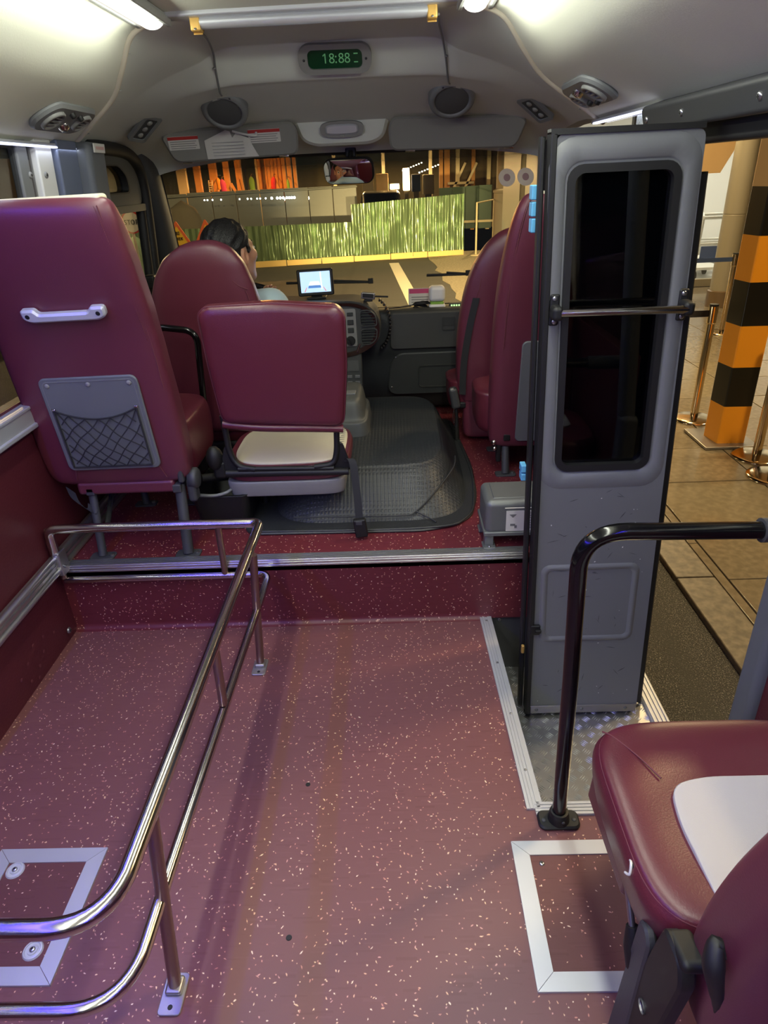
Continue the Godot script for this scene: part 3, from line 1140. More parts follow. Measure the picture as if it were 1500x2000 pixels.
	b = MB.new()
	b.rbox(Vector3(0.765, 1.52, -1.20), Vector3(0.09, 0.16, 1.72), 0.01)
	b.rbox(Vector3(0.745, 1.452, -1.15), Vector3(0.05, 0.04, 1.7), 0.012)
	put(b, "track", "rubber", hd)
	for z in [-1.99, -1.76, -1.4]:
		screw(Transform3D(Basis(Vector3(0, 0, 1), 0.25), Vector3(0.705, 1.506, z)) * xf(Vector3(-0.0355, 0.0, 0.0), Vector3(0, 0, 1), Vector3.UP), 0.008, hd)
	b = MB.new()
	b.rbox(Vector3(0.712, 1.492, -2.10), Vector3(0.012, 0.055, 0.16), 0.003)
	put(b, "clear_bracket", "clearplastic", hd)

func stepwell():
	# aluminium edging on the floor round the stepwell
	var b := MB.new()
	var d := Vector3(0.022, 0, 0.767).normalized()
	for k in 4:
		var off := [0.0015, 0.010, 0.0185, 0.027][k] as float
		var mid := Vector3(0.301 - 0.030 + off, 0.003 + (0.001 if k % 2 else 0.0), -1.483)
		b.box(mid, Vector3(0.0075, 0.006, 0.80), Basis(Vector3.UP, atan2(0.022, 0.767)))
	b.box(Vector3(0.2925, 0.002, -1.483), Vector3(0.034, 0.004, 0.80), Basis(Vector3.UP, atan2(0.022, 0.767)))
	var tr := struct(b, "trim_2", "aluwhite", "ribbed aluminium edging along the step opening")
	for z in [-1.84, -1.62, -1.40, -1.20]:
		screw(xf(Vector3(0.301 - 0.012 + (z + 1.483) * 0.0287, 0.006, z), Vector3.RIGHT, Vector3(0, 0, -1)), 0.0042, tr)
	b = MB.new()
	b.box(Vector3(0.55, 0.002, -1.083), Vector3(0.50, 0.004, 0.036))
	for k in 4:
		b.box(Vector3(0.55, 0.004, -1.0975 + k * 0.0095), Vector3(0.50, 0.006, 0.007))
	struct(b, "trim_10", "aluwhite", "ribbed aluminium edging behind the step opening")
	# walls of the well
	b = MB.new()
	b.box(Vector3(0.55, -0.13, -1.895), Vector3(0.52, 0.27, 0.03))
	b.box(Vector3(0.30, -0.15, -1.48), Vector3(0.02, 0.22, 0.80))
	b.box(Vector3(0.55, -0.15, -1.08), Vector3(0.50, 0.22, 0.02))
	var w := struct(b, "wall_step", "darkgrey", "dark grey inner walls of the step well")
	screw(xf(Vector3(0.33, -0.02, -1.878), Vector3.RIGHT, Vector3.UP), 0.006, w)
	b = MB.new()
	b.box(Vector3(0.57, -0.255, -1.49), Vector3(0.54, 0.03, 0.84))
	var st := struct(b, "floor_step", "alu", "bare metal chequer-plate step inside the doorway")
	b = MB.new()
	for i in 15:
		for j in 24:
			var c := Vector3(0.315 + i * 0.034, -0.2397, -1.885 + j * 0.034)
			var turn := PI / 4 if (i + j) % 2 else -PI / 4
			for k in 4:
				var o := Basis(Vector3.UP, turn) * Vector3(0, 0, (k - 1.5) * 0.0064)
				var q := Basis(Vector3.UP, turn)
				var p := [q * Vector3(-0.012, 0, 0), q * Vector3(0, 0, 0.0021), q * Vector3(0.012, 0, 0), q * Vector3(0, 0, -0.0021)]
				var t := q * Vector3(0, 0.0026, 0)
				for m in 4:
					b.tri(c + o + p[m], c + o + t, c + o + p[(m + 1) % 4])
	var lug := put(b, "chequer_ridges", "aluwhite", st)
	lug.set_meta("kind", "stuff")
	b = MB.new()
	b.rbox(Vector3(0.825, -0.245, -1.49), Vector3(0.06, 0.03, 0.86), 0.006)
	for k in 4:
		b.box(Vector3(0.804 + k * 0.014, -0.2285, -1.49), Vector3(0.006, 0.004, 0.85))
	struct(b, "trim_11", "aluwhite", "ribbed aluminium nosing of the outer step")

func door_leaf():
	var d := thing("folding_door", "grey folding bus door leaf with dark window, standing open across the step", "door", Vector3(0.57, -0.225, -1.65))
	var lt := Transform3D(Basis(Vector3(1, 0, 0), Vector3(-0.036, 1, 0), Vector3(0, 0, 1)), Vector3(0.385, -0.225, -1.65))   # u across, v up
	var T := func(u: float, v: float, z := 0.0) -> Transform3D: return Transform3D(lt.basis, lt * Vector3(u, v, z))
	var b := MB.new()
	var W := 0.366
	var u0 := 0.022
	var op := rrect(0.252, 0.742, 0.035, 5, Vector2(0.190 - (W + u0) / 2, 1.256 - 0.8425))
	var sheet := soft([Vector2(0.359, 1.685), Vector2(0.037, 1.687), Vector2(0.018, 0.0), Vector2(0.372, -0.006)], 0.02, 5)
	for i in sheet.size():
		sheet[i] -= Vector2((W + u0) / 2, 0.8425)
	b.frame(sheet, op, 0.030, T.call((W + u0) / 2, 0.8425))
	var leaf := put(b, "leaf", "doorgrey", d, "scratched grey painted sheet")
	# pressed swage: a rim standing proud round the pane, and a shallow raised panel below
	b = MB.new()
	var sw := []
	for q in [[0.336, 0.85, 0.06, 0.0155], [0.310, 0.815, 0.05, 0.0215], [0.268, 0.760, 0.04, 0.0215], [0.252, 0.742, 0.035, 0.008]]:
		var ring := PackedVector3Array()
		for p in rrect(q[0], q[1], q[2], 5, Vector2(0.190, 1.256)):
			ring.append(lt * Vector3(p.x, p.y, q[3]))
		sw.append(ring)
	b.grid(sw, true)
	put(b, "window_surround", "doorgrey", d)
	b = MB.new()
	sw = []
	for q in [[0.290, 0.285, 0.028, 0.0152], [0.276, 0.271, 0.024, 0.0205], [0.262, 0.257, 0.02, 0.0205], [0.248, 0.243, 0.016, 0.0152]]:
		var ring := PackedVector3Array()
		for p in rrect(q[0], q[1], q[2], 5, Vector2(0.184, 0.440)):
			ring.append(lt * Vector3(p.x, p.y, q[3]))
		sw.append(ring)
	b.grid(sw, true)
	put(b, "pressed_panel", "doorgrey", d)
	b = MB.new()
	b.frame(op, rrect(0.218, 0.706, 0.022, 5, Vector2(0.190 - (W + u0) / 2, 1.256 - 0.8425)), 0.044, T.call((W + u0) / 2, 0.8425))
	put(b, "window_seal", "rubber", d)
	b = MB.new()
	b.prism(rrect(0.222, 0.71, 0.022, 5), 0.005, T.call(0.190, 1.256))
	put(b, "pane", "doorpane", d, "dark tinted pane")
	# edges
	b = MB.new()
	b.prism(PackedVector2Array([Vector2(0.004, 0.0), Vector2(0.018, 0.0), Vector2(0.037, 1.687), Vector2(0.024, 1.687)]), 0.05, lt, 0.002)
	b.prism(PackedVector2Array([Vector2(-0.012, -0.005), Vector2(0.001, -0.005), Vector2(0.021, 1.685), Vector2(0.010, 1.685)]), 0.03, T.call(0.0, 0.0, -0.035), 0.003)
	b.prism(PackedVector2Array([Vector2(W + 0.002, 0.01), Vector2(W + 0.036, -0.01), Vector2(W + 0.024, 1.60), Vector2(W - 0.010, 1.60)]), 0.026, T.call(0.0, 0.0, -0.03), 0.004)
	put(b, "edge_seal", "rubber", d)
	b = MB.new()
	b.prism(PackedVector2Array([Vector2(0.024, 1.685), Vector2(0.356, 1.685), Vector2(0.356, 1.697), Vector2(0.024, 1.697)]), 0.04, lt)
	put(b, "top_seal", "rubber", d)
	b = MB.new()
	b.prism(PackedVector2Array([Vector2(0.002, -0.004), Vector2(W, -0.014), Vector2(W - 0.01, -0.026), Vector2(0.11, -0.022), Vector2(0.085, -0.014)]), 0.012, lt)
	put(b, "bottom_brush", "rubber", d)
	b = MB.new()
	b.prism(PackedVector2Array([Vector2(0.020, -0.002), Vector2(W + 0.004, -0.002), Vector2(W + 0.004, 0.030), Vector2(0.020, 0.030)]), 0.004, T.call(0, 0, 0.017), 0.001, true)
	var ks := put(b, "kick_strip", "satin", d, "bare metal strip along the foot")
	for u in [0.04, 0.19, 0.335]:
		screw(T.call(u, 0.014, 0.019), 0.006, ks, "screw", "castgrey")
	# grab bar on two black brackets
	b = MB.new()
	b.tube([lt * Vector3(0.052, 1.315, 0.062), lt * Vector3(0.350, 1.313, 0.062)], 0.0095, 12)
	put(b, "grab_bar", "chrome", d, "chrome grab bar")
	for u in [0.045, 0.352]:
		b = MB.new()
		b.rbox(lt * Vector3(u, 1.316, 0.020), Vector3(0.024, 0.075, 0.012), 0.0055)
		b.rbox(lt * Vector3(u, 1.314, 0.046), Vector3(0.026, 0.034, 0.05), 0.010)
		var br := put(b, "bracket", "blackplastic", d)
		for e in [-0.027, 0.027]:
			screw(T.call(u, 1.316 + e, 0.026), 0.0062, br, "screw", "steel")
	b = MB.new()
	b.rbox(lt * Vector3(0.026, 0.351, 0.022), Vector3(0.030, 0.036, 0.012), 0.004)
	b.rbox(lt * Vector3(0.034, 0.351, 0.030), Vector3(0.018, 0.012, 0.012), 0.003)
	put(b, "latch", "blackplastic", d)
	b = MB.new()
	b.rbox(Vector3(0.37, 0.03, -1.655), Vector3(0.010, 0.03, 0.012), 0.003)
	put(b, "catch", "gold", d, "small yellow catch")
	# scratches down to the primer
	rng.seed = 41
	b = MB.new()
	for k in 46:
		var u := rng.randf_range(0.04, 0.345)
		var v := rng.randf_range(0.05, 0.86)
		var a := rng.randf_range(-0.7, 0.7) + (PI / 2 if rng.randf() < 0.3 else 0.0)
		var l := rng.randf_range(0.006, 0.035)
		var w := rng.randf_range(0.0004, 0.0014)
		b.prism(PackedVector2Array([Vector2(-l / 2, 0), Vector2(0, -w), Vector2(l / 2, 0), Vector2(0, w)]), 0.0006, T.call(u, v, 0.0152) * Transform3D(Basis(Vector3(0, 0, 1), a), Vector3.ZERO))
	var sc := put(b, "scratches", mat("scratch", rgb(70, 72, 76), 0.6), d)
	sc.set_meta("kind", "stuff")
	b = MB.new()
	for k in 26:
		var u := rng.randf_range(0.04, 0.345)
		var v := rng.randf_range(0.05, 0.80)
		var l := rng.randf_range(0.002, 0.006)
		b.prism(PackedVector2Array([Vector2(-l / 2, 0), Vector2(0, -l * 0.3), Vector2(l / 2, 0), Vector2(0, l * 0.3)]), 0.0006, T.call(u, v, 0.0152) * Transform3D(Basis(Vector3(0, 0, 1), rng.randf() * 3.0), Vector3.ZERO))
	sc = put(b, "paint_chips", "white", d)
	sc.set_meta("kind", "stuff")
	# the second leaf folded behind the first
	var s := thing("folded_door_leaf", "second grey door leaf folded away behind the open one", "door", Vector3(0.57, -0.225, -1.72))
	b = MB.new()
	b.frame(sheet, op, 0.028, T.call((W + u0) / 2 + 0.004, 0.8425, -0.075))
	put(b, "leaf", "doorgrey", s)
	b = MB.new()
	b.prism(rrect(0.25, 0.74, 0.03, 5), 0.005, T.call(0.194, 1.256, -0.075))
	put(b, "pane", "doorpane", s)
	# blue striped sticker edge seen beyond the leaf
	for q in [[1.50, 0.036, 3], [0.835, 0.026, 2]]:
		for k in q[2]:
			b = MB.new()
			b.rbox(T.call(0.008 if q[0] > 1.0 else -0.004, q[0] + k * q[1], -0.075).origin, Vector3(0.016, q[1] - 0.004, 0.034), 0.003)
			put(b, "blue_label", "bluetape", s, "light blue label on the leaf's edge")

func dashboard():
	var d := thing("dashboard", "dark grey dashboard with glovebox right across under the windscreen", "dashboard", Vector3(XC, PLAT, -3.4))
	var b := MB.new()
	var prof := curve([Vector2(-3.86, 0.64), Vector2(-3.84, 0.715), Vector2(-3.60, 0.765), Vector2(-3.36, 0.802), Vector2(-3.245, 0.818), Vector2(-3.205, 0.800), Vector2(-3.200, 0.74), Vector2(-3.215, 0.64), Vector2(-3.235, 0.58), Vector2(-3.27, 0.44), Vector2(-3.36, 0.30), Vector2(-3.44, 0.265)], 5)
	var rows := []
	for p in prof:
		rows.append(PackedVector3Array([Vector3(-1.14, p.y, p.x), Vector3(-0.6, p.y, p.x), Vector3(0.0, p.y, p.x), Vector3(0.74, p.y, p.x)]))
	b.grid(rows)
	put(b, "body", "dashdark", d)
	# glovebox lid with its catch, and the kick panel under it
	b = MB.new()
	b.prism(rrect(0.56, 0.175, 0.022, 5), 0.016, xf(Vector3(0.245, 0.722, -3.204), Vector3.RIGHT, Vector3(0, 1, 0.06)), 0.005)
	var gb := put(b, "glovebox_lid", "dashmid", d)
	b = MB.new()
	b.frame(rrect(0.064, 0.062, 0.006), rrect(0.054, 0.052, 0.004), 0.008, xf(Vector3(0.250, 0.752, -3.193), Vector3.RIGHT, Vector3(0, 1, 0.06)))
	b.prism(rrect(0.056, 0.036, 0.004), 0.004, xf(Vector3(0.250, 0.760, -3.192), Vector3.RIGHT, Vector3(0, 1, 0.10)))
	put(b, "catch", "dashdark", gb)
	b = MB.new()
	b.prism(soft([Vector2(-0.28, 0.10), Vector2(-0.32, 0.04), Vector2(-0.34, -0.13), Vector2(0.30, -0.13), Vector2(0.30, 0.10)], 0.06, 5), 0.016, xf(Vector3(0.28, 0.515, -3.243), Vector3.RIGHT, Vector3(0, 1, 0.22)), 0.005)
	var kp := put(b, "kick_panel", "dashmid", d)
	b = MB.new()
	b.frame(rrect(0.30, 0.125, 0.02), rrect(0.288, 0.113, 0.016), 0.006, xf(Vector3(0.25, 0.485, -3.240), Vector3.RIGHT, Vector3(0, 1, 0.22)))
	put(b, "recess_line", "dashdark", kp)
	for q in [[-0.02, 0.59], [-0.045, 0.43]]:
		screw(xf(Vector3(q[0] + 0.01, q[1], -3.232 - (0.6 - q[1]) * 0.2 + 0.012), Vector3.RIGHT, Vector3(0, 1, 0.22)), 0.006, kp)
	# instrument pod wrapped round the driver, edged in dark walnut
	var pod := soft([Vector2(-1.05, 0.905), Vector2(-0.18, 0.895), Vector2(-0.105, 0.862), Vector2(-0.068, 0.785), Vector2(-0.085, 0.705), Vector2(-0.17, 0.652), Vector2(-0.35, 0.62), Vector2(-1.05, 0.60)], 0.05, 5)
	b = MB.new()
	b.prism(pod, 0.22, Transform3D(Basis(), Vector3(0, 0, -3.165)), 0.012)
	put(b, "instrument_pod", "dashdark", d)
	var ring := PackedVector2Array()
	var ring2 := PackedVector2Array()
	for p in pod:
		ring.append((p - Vector2(-0.5, 0.76)) * Vector2(0.985, 0.96) + Vector2(-0.5, 0.76))
		ring2.append((p - Vector2(-0.5, 0.76)) * Vector2(0.940, 0.84) + Vector2(-0.5, 0.765))
	b = MB.new()
	b.frame(ring, ring2, 0.02, Transform3D(Basis(), Vector3(0, 0, -3.052)))
	put(b, "walnut_trim", "walnut", d, "glossy dark walnut trim")
	b = MB.new()
	b.prism(ring2, 0.012, Transform3D(Basis(), Vector3(0, 0, -3.055)))
	put(b, "face_panel", "dashmid", d)
	# heater controls: push buttons and a knob
	b = MB.new()
	b.prism(rrect(0.125, 0.17, 0.01), 0.010, Transform3D(Basis(), Vector3(-0.247, 0.780, -3.047)), 0.002)
	var hc := put(b, "heater_panel", "palegrey", d)
	for r in 3:
		for c in 3:
			if r == 0 and c == 0: continue
			b = MB.new()
			b.rbox(Vector3(-0.283 + c * 0.036, 0.842 - r * 0.036, -3.040), Vector3(0.028, 0.022 if r else 0.016, 0.008), 0.003)
			put(b, "button", "dashdark", hc)
	b = MB.new()
	b.lathe([Vector2(0.0, 0.014), Vector2(0.019, 0.013), Vector2(0.022, 0.0)], Transform3D(Basis(Vector3.RIGHT, PI / 2), Vector3(-0.215, 0.722, -3.042)), 18)
	b.rbox(Vector3(-0.215, 0.722, -3.026), Vector3(0.006, 0.034, 0.006), 0.002, Basis(Vector3(0, 0, 1), 0.5))
	put(b, "knob", "blackplastic", hc)
	# the two air vents, rounded on their outer side
	for k in 2:
		var s := 1.0 if k == 0 else -1.0
		var vt := Transform3D(Basis(), Vector3(-0.127, 0.780 + s * 0.042, -3.045))
		var vo := soft([Vector2(-0.042, -s * 0.037), Vector2(-0.042, s * 0.037), Vector2(0.006, s * 0.037), Vector2(0.034, s * 0.012), Vector2(0.040, -s * 0.037)], 0.016, 5)
		var vi := PackedVector2Array()
		for p in vo:
			vi.append(p * 0.88)
		b = MB.new()
		b.frame(vo, vi, 0.016, vt)
		var vf := put(b, "vent", "dashmid", d)
		b = MB.new()
		b.prism(vi, 0.002, vt.translated_local(Vector3(0, 0, -0.006)))
		put(b, "duct", "blackplastic", vf)
		for j in 5:
			b = MB.new()
			var yy := (j - 2) * 0.013
			var hw := 0.032 if yy * s < 0.012 else 0.026
			b.rbox(vt * Vector3(-0.003 if hw > 0.03 else -0.010, yy, 0.002), Vector3(hw * 2, 0.003, 0.012), 0.001, Basis(Vector3.RIGHT, 0.5))
			put(b, "slat", "dashdark", vf)
	# serrated rubber gaiter along the pod's edge
	b = MB.new()
	for k in 16:
		var a := lerpf(0.35 * PI, -0.35 * PI, k / 15.0)
		b.rbox(Vector3(-0.115 + cos(a) * 0.085, 0.765 + sin(a) * 0.125, -3.19), Vector3(0.012, 0.010, 0.05), 0.003, Basis(Vector3(0, 0, 1), a))
	put(b, "gaiter", "rubber", d)
	# steering wheel
	var w := thing("steering_wheel", "black steering wheel in front of the driver", "steering wheel", Vector3(-0.70, 0.75, -2.98))
	var wt := Transform3D(Basis(Vector3.RIGHT, -0.95), Vector3(-0.70, 0.86, -2.98))
	b = MB.new()
	var loop := []
	for k in 40:
		loop.append(wt * Vector3(cos(TAU * k / 40) * 0.20, sin(TAU * k / 40) * 0.20, 0))
	b.tube(loop, 0.013, 10, true)
	put(b, "rim", "rubber", w)
	for a in [0.2, PI - 0.2, -PI / 2]:
		b = MB.new()
		b.tube([wt * Vector3(0, 0, -0.03), wt * Vector3(cos(a) * 0.2, sin(a) * 0.2, 0)], 0.012, 8)
		put(b, "spoke", "blackplastic", w)
	b = MB.new()
	b.lathe([Vector2(0, 0.02), Vector2(0.05, 0.015), Vector2(0.06, -0.02), Vector2(0.03, -0.05), Vector2(0.025, -0.22), Vector2(0, -0.22)], wt * Transform3D(Basis(Vector3.RIGHT, PI / 2), Vector3(0, 0, -0.02)), 18)
	put(b, "hub", "blackplastic", w)
	# things standing on the dashboard
	var m := thing("reversing_monitor", "small black monitor with a lit bluish reversing picture on the dashboard", "monitor", Vector3(-0.37, 0.895, -3.16))
	var mt := xf(Vector3(-0.368, 0.972, -3.15), Vector3(1, 0.02, 0.0), Vector3(0, 1, -0.10))
	b = MB.new()
	b.prism(rrect(0.166, 0.116, 0.008), 0.022, mt, 0.004)
	put(b, "housing", "blackplastic", m)
	b = MB.new()
	b.prism(rrect(0.138, 0.090, 0.002), 0.002, mt.translated_local(Vector3(0.001, 0.002, 0.0115)))
	put(b, "screen", "screenlight", m, "lit pale blue screen")
	b = MB.new()
	b.prism(PackedVector2Array([Vector2(0.026, -0.03), Vector2(0.031, -0.03), Vector2(0.028, 0.044), Vector2(0.024, 0.044)]), 0.0006, mt.translated_local(Vector3(0, 0, 0.0132)))
	b.prism(PackedVector2Array([Vector2(-0.03, -0.012), Vector2(0.022, -0.012), Vector2(0.016, 0.004), Vector2(-0.022, 0.004)]), 0.0006, mt.translated_local(Vector3(0, 0, 0.0132)))
	put(b, "lit_road_marks", "screenwhite", m)
	b = MB.new()
	b.prism(PackedVector2Array([Vector2(-0.035, -0.024), Vector2(0.03, -0.024), Vector2(0.022, -0.012), Vector2(-0.03, -0.012)]), 0.0006, mt.translated_local(Vector3(0, 0, 0.0132)))
	put(b, "lit_car_shape", "screenblue", m)
	for s in [-1.0, 1.0]:
		b = MB.new()
		b.prism(PackedVector2Array([Vector2(s * 0.052, -0.040), Vector2(s * 0.040, -0.020), Vector2(s * 0.037, -0.020), Vector2(s * 0.047, -0.040)]), 0.0006, mt.translated_local(Vector3(-0.002, 0, 0.0132)))
		put(b, "lit_guide_line", "screenred", m)
	b = MB.new()
	b.rbox(Vector3(-0.368, 0.912, -3.165), Vector3(0.05, 0.02, 0.03), 0.005)
	b.rbox(Vector3(-0.368, 0.903, -3.165), Vector3(0.09, 0.010, 0.06), 0.004)
	put(b, "stand", "blackplastic", m)
	area("monitor_light", mt * Vector3(0, 0, 0.02), Vector3(0.13, 0.085, 0), mt.basis.z, Color(0.7, 0.84, 1.0), 0.012)
	var ph := thing("phone_holder", "small chrome and black phone holder on the dashboard pod", "phone holder", Vector3(-0.14, 0.89, -3.2))
	b = MB.new()
	b.rbox(Vector3(-0.128, 0.905, -3.14), Vector3(0.066, 0.030, 0.03), 0.005, Basis(Vector3(0, 0, 1), -0.12))
	put(b, "clamp", "satin", ph)
	b = MB.new()
	b.rbox(Vector3(-0.128, 0.907, -3.123), Vector3(0.050, 0.018, 0.006), 0.002, Basis(Vector3(0, 0, 1), -0.12))
	b.tube([Vector3(-0.095, 0.900, -3.14), Vector3(-0.035, 0.896, -3.14)], 0.004, 8)
	b.rbox(Vector3(-0.128, 0.885, -3.14), Vector3(0.04, 0.012, 0.03), 0.003)
	put(b, "cradle", "blackplastic", ph)
	var af := thing("air_freshener", "white plastic air freshener with a green ring on the dashboard", "air freshener", Vector3(0.202, 0.802, -3.33))
	b = MB.new()
	b.rbox(Vector3(0.202, 0.872, -3.33), Vector3(0.080, 0.074, 0.068), 0.020, Basis(), 4)
	put(b, "cap", "white", af)
	b = MB.new()
	b.rbox(Vector3(0.202, 0.828, -3.33), Vector3(0.066, 0.016, 0.054), 0.006, Basis(), 3)
	put(b, "green_ring", "green", af)
	b = MB.new()
	b.rbox(Vector3(0.202, 0.813, -3.33), Vector3(0.080, 0.024, 0.066), 0.010, Basis(), 3)
	put(b, "foot", "white", af)
	var cd := thing("windscreen_card", "white card with a pink band standing behind the air freshener", "card", Vector3(0.12, 0.79, -3.46))
	var ct := xf(Vector3(0.130, 0.838, -3.46), Vector3(1, 0, 0.05), Vector3(0, 1, -0.2))
	b = MB.new()
	b.prism(rrect(0.13, 0.082, 0.004), 0.0016, ct)
	put(b, "card", "paper", cd)
	b = MB.new()
	b.prism(PackedVector2Array([Vector2(-0.06, 0.016), Vector2(0.06, 0.016), Vector2(0.06, 0.038), Vector2(-0.06, 0.038)]), 0.002, ct)
	put(b, "pink_band", "pink", cd)
	b = MB.new()
	for k in 3:
		b.prism(PackedVector2Array([Vector2(-0.05, -0.028 + k * 0.012), Vector2(0.03 + k * 0.006, -0.028 + k * 0.012), Vector2(0.03 + k * 0.006, -0.024 + k * 0.012), Vector2(-0.05, -0.024 + k * 0.012)]), 0.002, ct)
	put(b, "print", "printgrey", cd)
	var cb := MB.new()
	var coil := []
	for k in 60:
		var a := k * 0.62
		coil.append(Vector3(0.125 + cos(a) * (0.045 - 0.0003 * k), 0.812 + 0.016 * sin(a * 0.5 + 1.0) + 0.00025 * k, -3.33 + sin(a) * 0.022))
	coil = [Vector3(0.02, 0.818, -3.30), Vector3(0.06, 0.822, -3.31)] + coil + [Vector3(0.20, 0.815, -3.38), Vector3(0.30, 0.806, -3.42)]
	cb.tube(curve(coil, 3), 0.0032, 6)
	tag(put(cb, "cable_coil", "wire"), "tangled black cable coiled on the dashboard beside the air freshener", "cable")
	cb = MB.new()
	cb.tube(curve([Vector3(0.07, 0.820, -3.31), Vector3(0.02, 0.824, -3.26), Vector3(-0.04, 0.822, -3.25), Vector3(-0.07, 0.812, -3.24)], 6), 0.0026, 6)
	tag(put(cb, "dashboard_cable", "wire"), "thin black cable trailing from the coil to the instrument pod", "cable")
	var ld := thing("indicator_box", "tiny box with a row of green lights on the dashboard by the seat", "electronics", Vector3(0.29, 0.80, -3.34))
	b = MB.new()
	b.rbox(Vector3(0.300, 0.812, -3.33), Vector3(0.075, 0.022, 0.03), 0.003)
	put(b, "housing", "dashdark", ld)
	for k in 5:
		b = MB.new()
		b.rbox(Vector3(0.274 + k * 0.012, 0.814, -3.3145), Vector3(0.008, 0.008, 0.003), 0.001)
		put(b, "lit_segment", glow("ledgreen", rgb(190, 236, 160), 1.2) if not M.has("ledgreen") else "ledgreen", ld)
	# wipers lying on the outside of the glass
	for q in [[Vector3(0.40, 0.885, -3.86), Vector3(0.18, 0.882, -3.90), "blade seen beyond the air freshener"], [Vector3(-0.15, 0.86, -3.90), Vector3(-0.62, 0.875, -3.88), "blade in front of the driver"]]:
		var wp := thing("windscreen_wiper", "black windscreen wiper resting outside the glass, " + q[2], "wiper", q[0], "windscreen wipers")
		b = MB.new()
		b.tube([q[0], q[1]], 0.008, 6)
		put(b, "blade", "rubber", wp)
		b = MB.new()
		b.tube([q[0] + Vector3(0.02, 0.0, 0.0), q[0].lerp(q[1], 0.5) + Vector3(0, 0.012, 0.005)], 0.006, 6)
		b.rbox(q[0] + Vector3(0.01, 0.006, 0.004), Vector3(0.03, 0.03, 0.016), 0.004)
		put(b, "arm", "blackplastic", wp)
	# engine cover between the seats, under a studded rubber mat
	var e := thing("engine_cover", "dark grey studded rubber engine cover on the platform between the seats", "engine cover", Vector3(-0.12, PLAT, -2.6))
	b = MB.new()
	b.prism(soft([Vector2(-0.58, 2.04), Vector2(0.10, 2.025), Vector2(0.25, 2.10), Vector2(0.295, 2.30), Vector2(0.305, 2.60), Vector2(0.262, 3.20), Vector2(-0.58, 3.20)], 0.07, 6), 0.010, xf(Vector3(0, PLAT + 0.005, 0), Vector3.RIGHT, Vector3(0, 0, -1)), 0.004)
	put(b, "skirt", "rubbermat", e)
	b = MB.new()
	b.grid(loft_body([[0.266, -2.655, 0.385, 0.560, 5.0], [0.285, -2.66, 0.372, 0.545, 5.0], [0.33, -2.675, 0.340, 0.505, 5.0], [0.385, -2.69, 0.315, 0.465, 5.0], [0.414, -2.70, 0.296, 0.435, 5.0], [0.424, -2.70, 0.270, 0.405, 5.0], [0.426, -2.70, 0.15, 0.25, 5.0], [0.426, -2.70, 0.0, 0.0, 4.0]], -0.125, 72, 5), true)
	put(b, "cover", "studrubber", e, "studded rubber hood")
	b = MB.new()
	b.tube(curve([Vector3(-0.40, 0.298, -2.105), Vector3(-0.2, 0.296, -2.100), Vector3(0.0, 0.292, -2.104), Vector3(0.05, 0.300, -2.12), Vector3(0.13, 0.345, -2.20), Vector3(0.20, 0.385, -2.31), Vector3(0.215, 0.395, -2.40)], 6), 0.0028, 8)
	b.tube(curve([Vector3(0.05, 0.300, -2.115), Vector3(0.09, 0.284, -2.10), Vector3(0.12, 0.276, -2.075)], 6), 0.0028, 8)
	put(b, "fold", "rubbermat", e, "creased fold in the rubber")
	b = MB.new()
	b.tube(curve([Vector3(-0.55, PLAT + 0.011, -2.05), Vector3(0.08, PLAT + 0.011, -2.04), Vector3(0.235, PLAT + 0.011, -2.115), Vector3(0.282, PLAT + 0.011, -2.31), Vector3(0.292, PLAT + 0.011, -2.60), Vector3(0.250, PLAT + 0.011, -3.15)], 8), 0.005, 6)
	put(b, "rim_bead", "rubbermat", e)
	# gear console on the cover
	var g := thing("gear_console", "grey plastic gear lever console on the engine cover", "console", Vector3(-0.24, 0.42, -2.76))
	b = MB.new()
	b.grid(loft_body([[0.405, -2.76, 0.118, 0.195, 6.0], [0.47, -2.76, 0.110, 0.182, 6.0], [0.482, -2.76, 0.106, 0.176, 6.0], [0.486, -2.76, 0.098, 0.165, 6.0], [0.50, -2.765, 0.094, 0.160, 6.0], [0.545, -2.77, 0.086, 0.150, 6.0], [0.566, -2.77, 0.074, 0.135, 6.0], [0.570, -2.77, 0.05, 0.10, 6.0], [0.570, -2.77, 0.0, 0.0, 5.0]], -0.245, 56, 4), true)
	put(b, "body", mat("consolegrey", rgb(82, 85, 86), 0.5), g)
	b = MB.new()
	b.rbox(Vector3(-0.24, 0.573, -2.72), Vector3(0.11, 0.008, 0.05), 0.003)
	put(b, "tray", "greyabs", g)
	b = MB.new()
	b.tube([Vector3(-0.25, 0.56, -2.80), Vector3(-0.255, 0.68, -2.78)], 0.008, 8)
	b.ball(Vector3(-0.256, 0.70, -2.778), Vector3(0.022, 0.028, 0.022), 14)
	put(b, "gear_lever", "blackplastic", g)
	# radio and tachograph stack at the foot of the pod
	var rd := thing("radio_stack", "slim stack of silver radio controls beneath the instrument pod", "radio", Vector3(-0.25, 0.43, -3.06))
	var rt := xf(Vector3(-0.235, 0.60, -3.06), Vector3(1, 0, 0.0), Vector3(0.10, 1, -0.25))
	b = MB.new()
	b.prism(rrect(0.13, 0.20, 0.01), 0.05, rt.translated_local(Vector3(0, -0.02, 0)), 0.004)
	b.box(Vector3(-0.235, 0.47, -3.06), Vector3(0.10, 0.12, 0.05))
	put(b, "housing", "dashdark", rd)
	b = MB.new()
	b.prism(rrect(0.10, 0.05, 0.005), 0.006, rt.translated_local(Vector3(0.0, 0.0, 0.026)))
	put(b, "display", "dashmid", rd)
	for k in 6:
		b = MB.new()
		b.rbox(rt * Vector3(-0.03 + (k % 3) * 0.036, -0.050 - (k / 3) * 0.028, 0.028), Vector3(0.024, 0.016, 0.006), 0.003)
		put(b, "button", "greyabs", rd)
	b = MB.new()
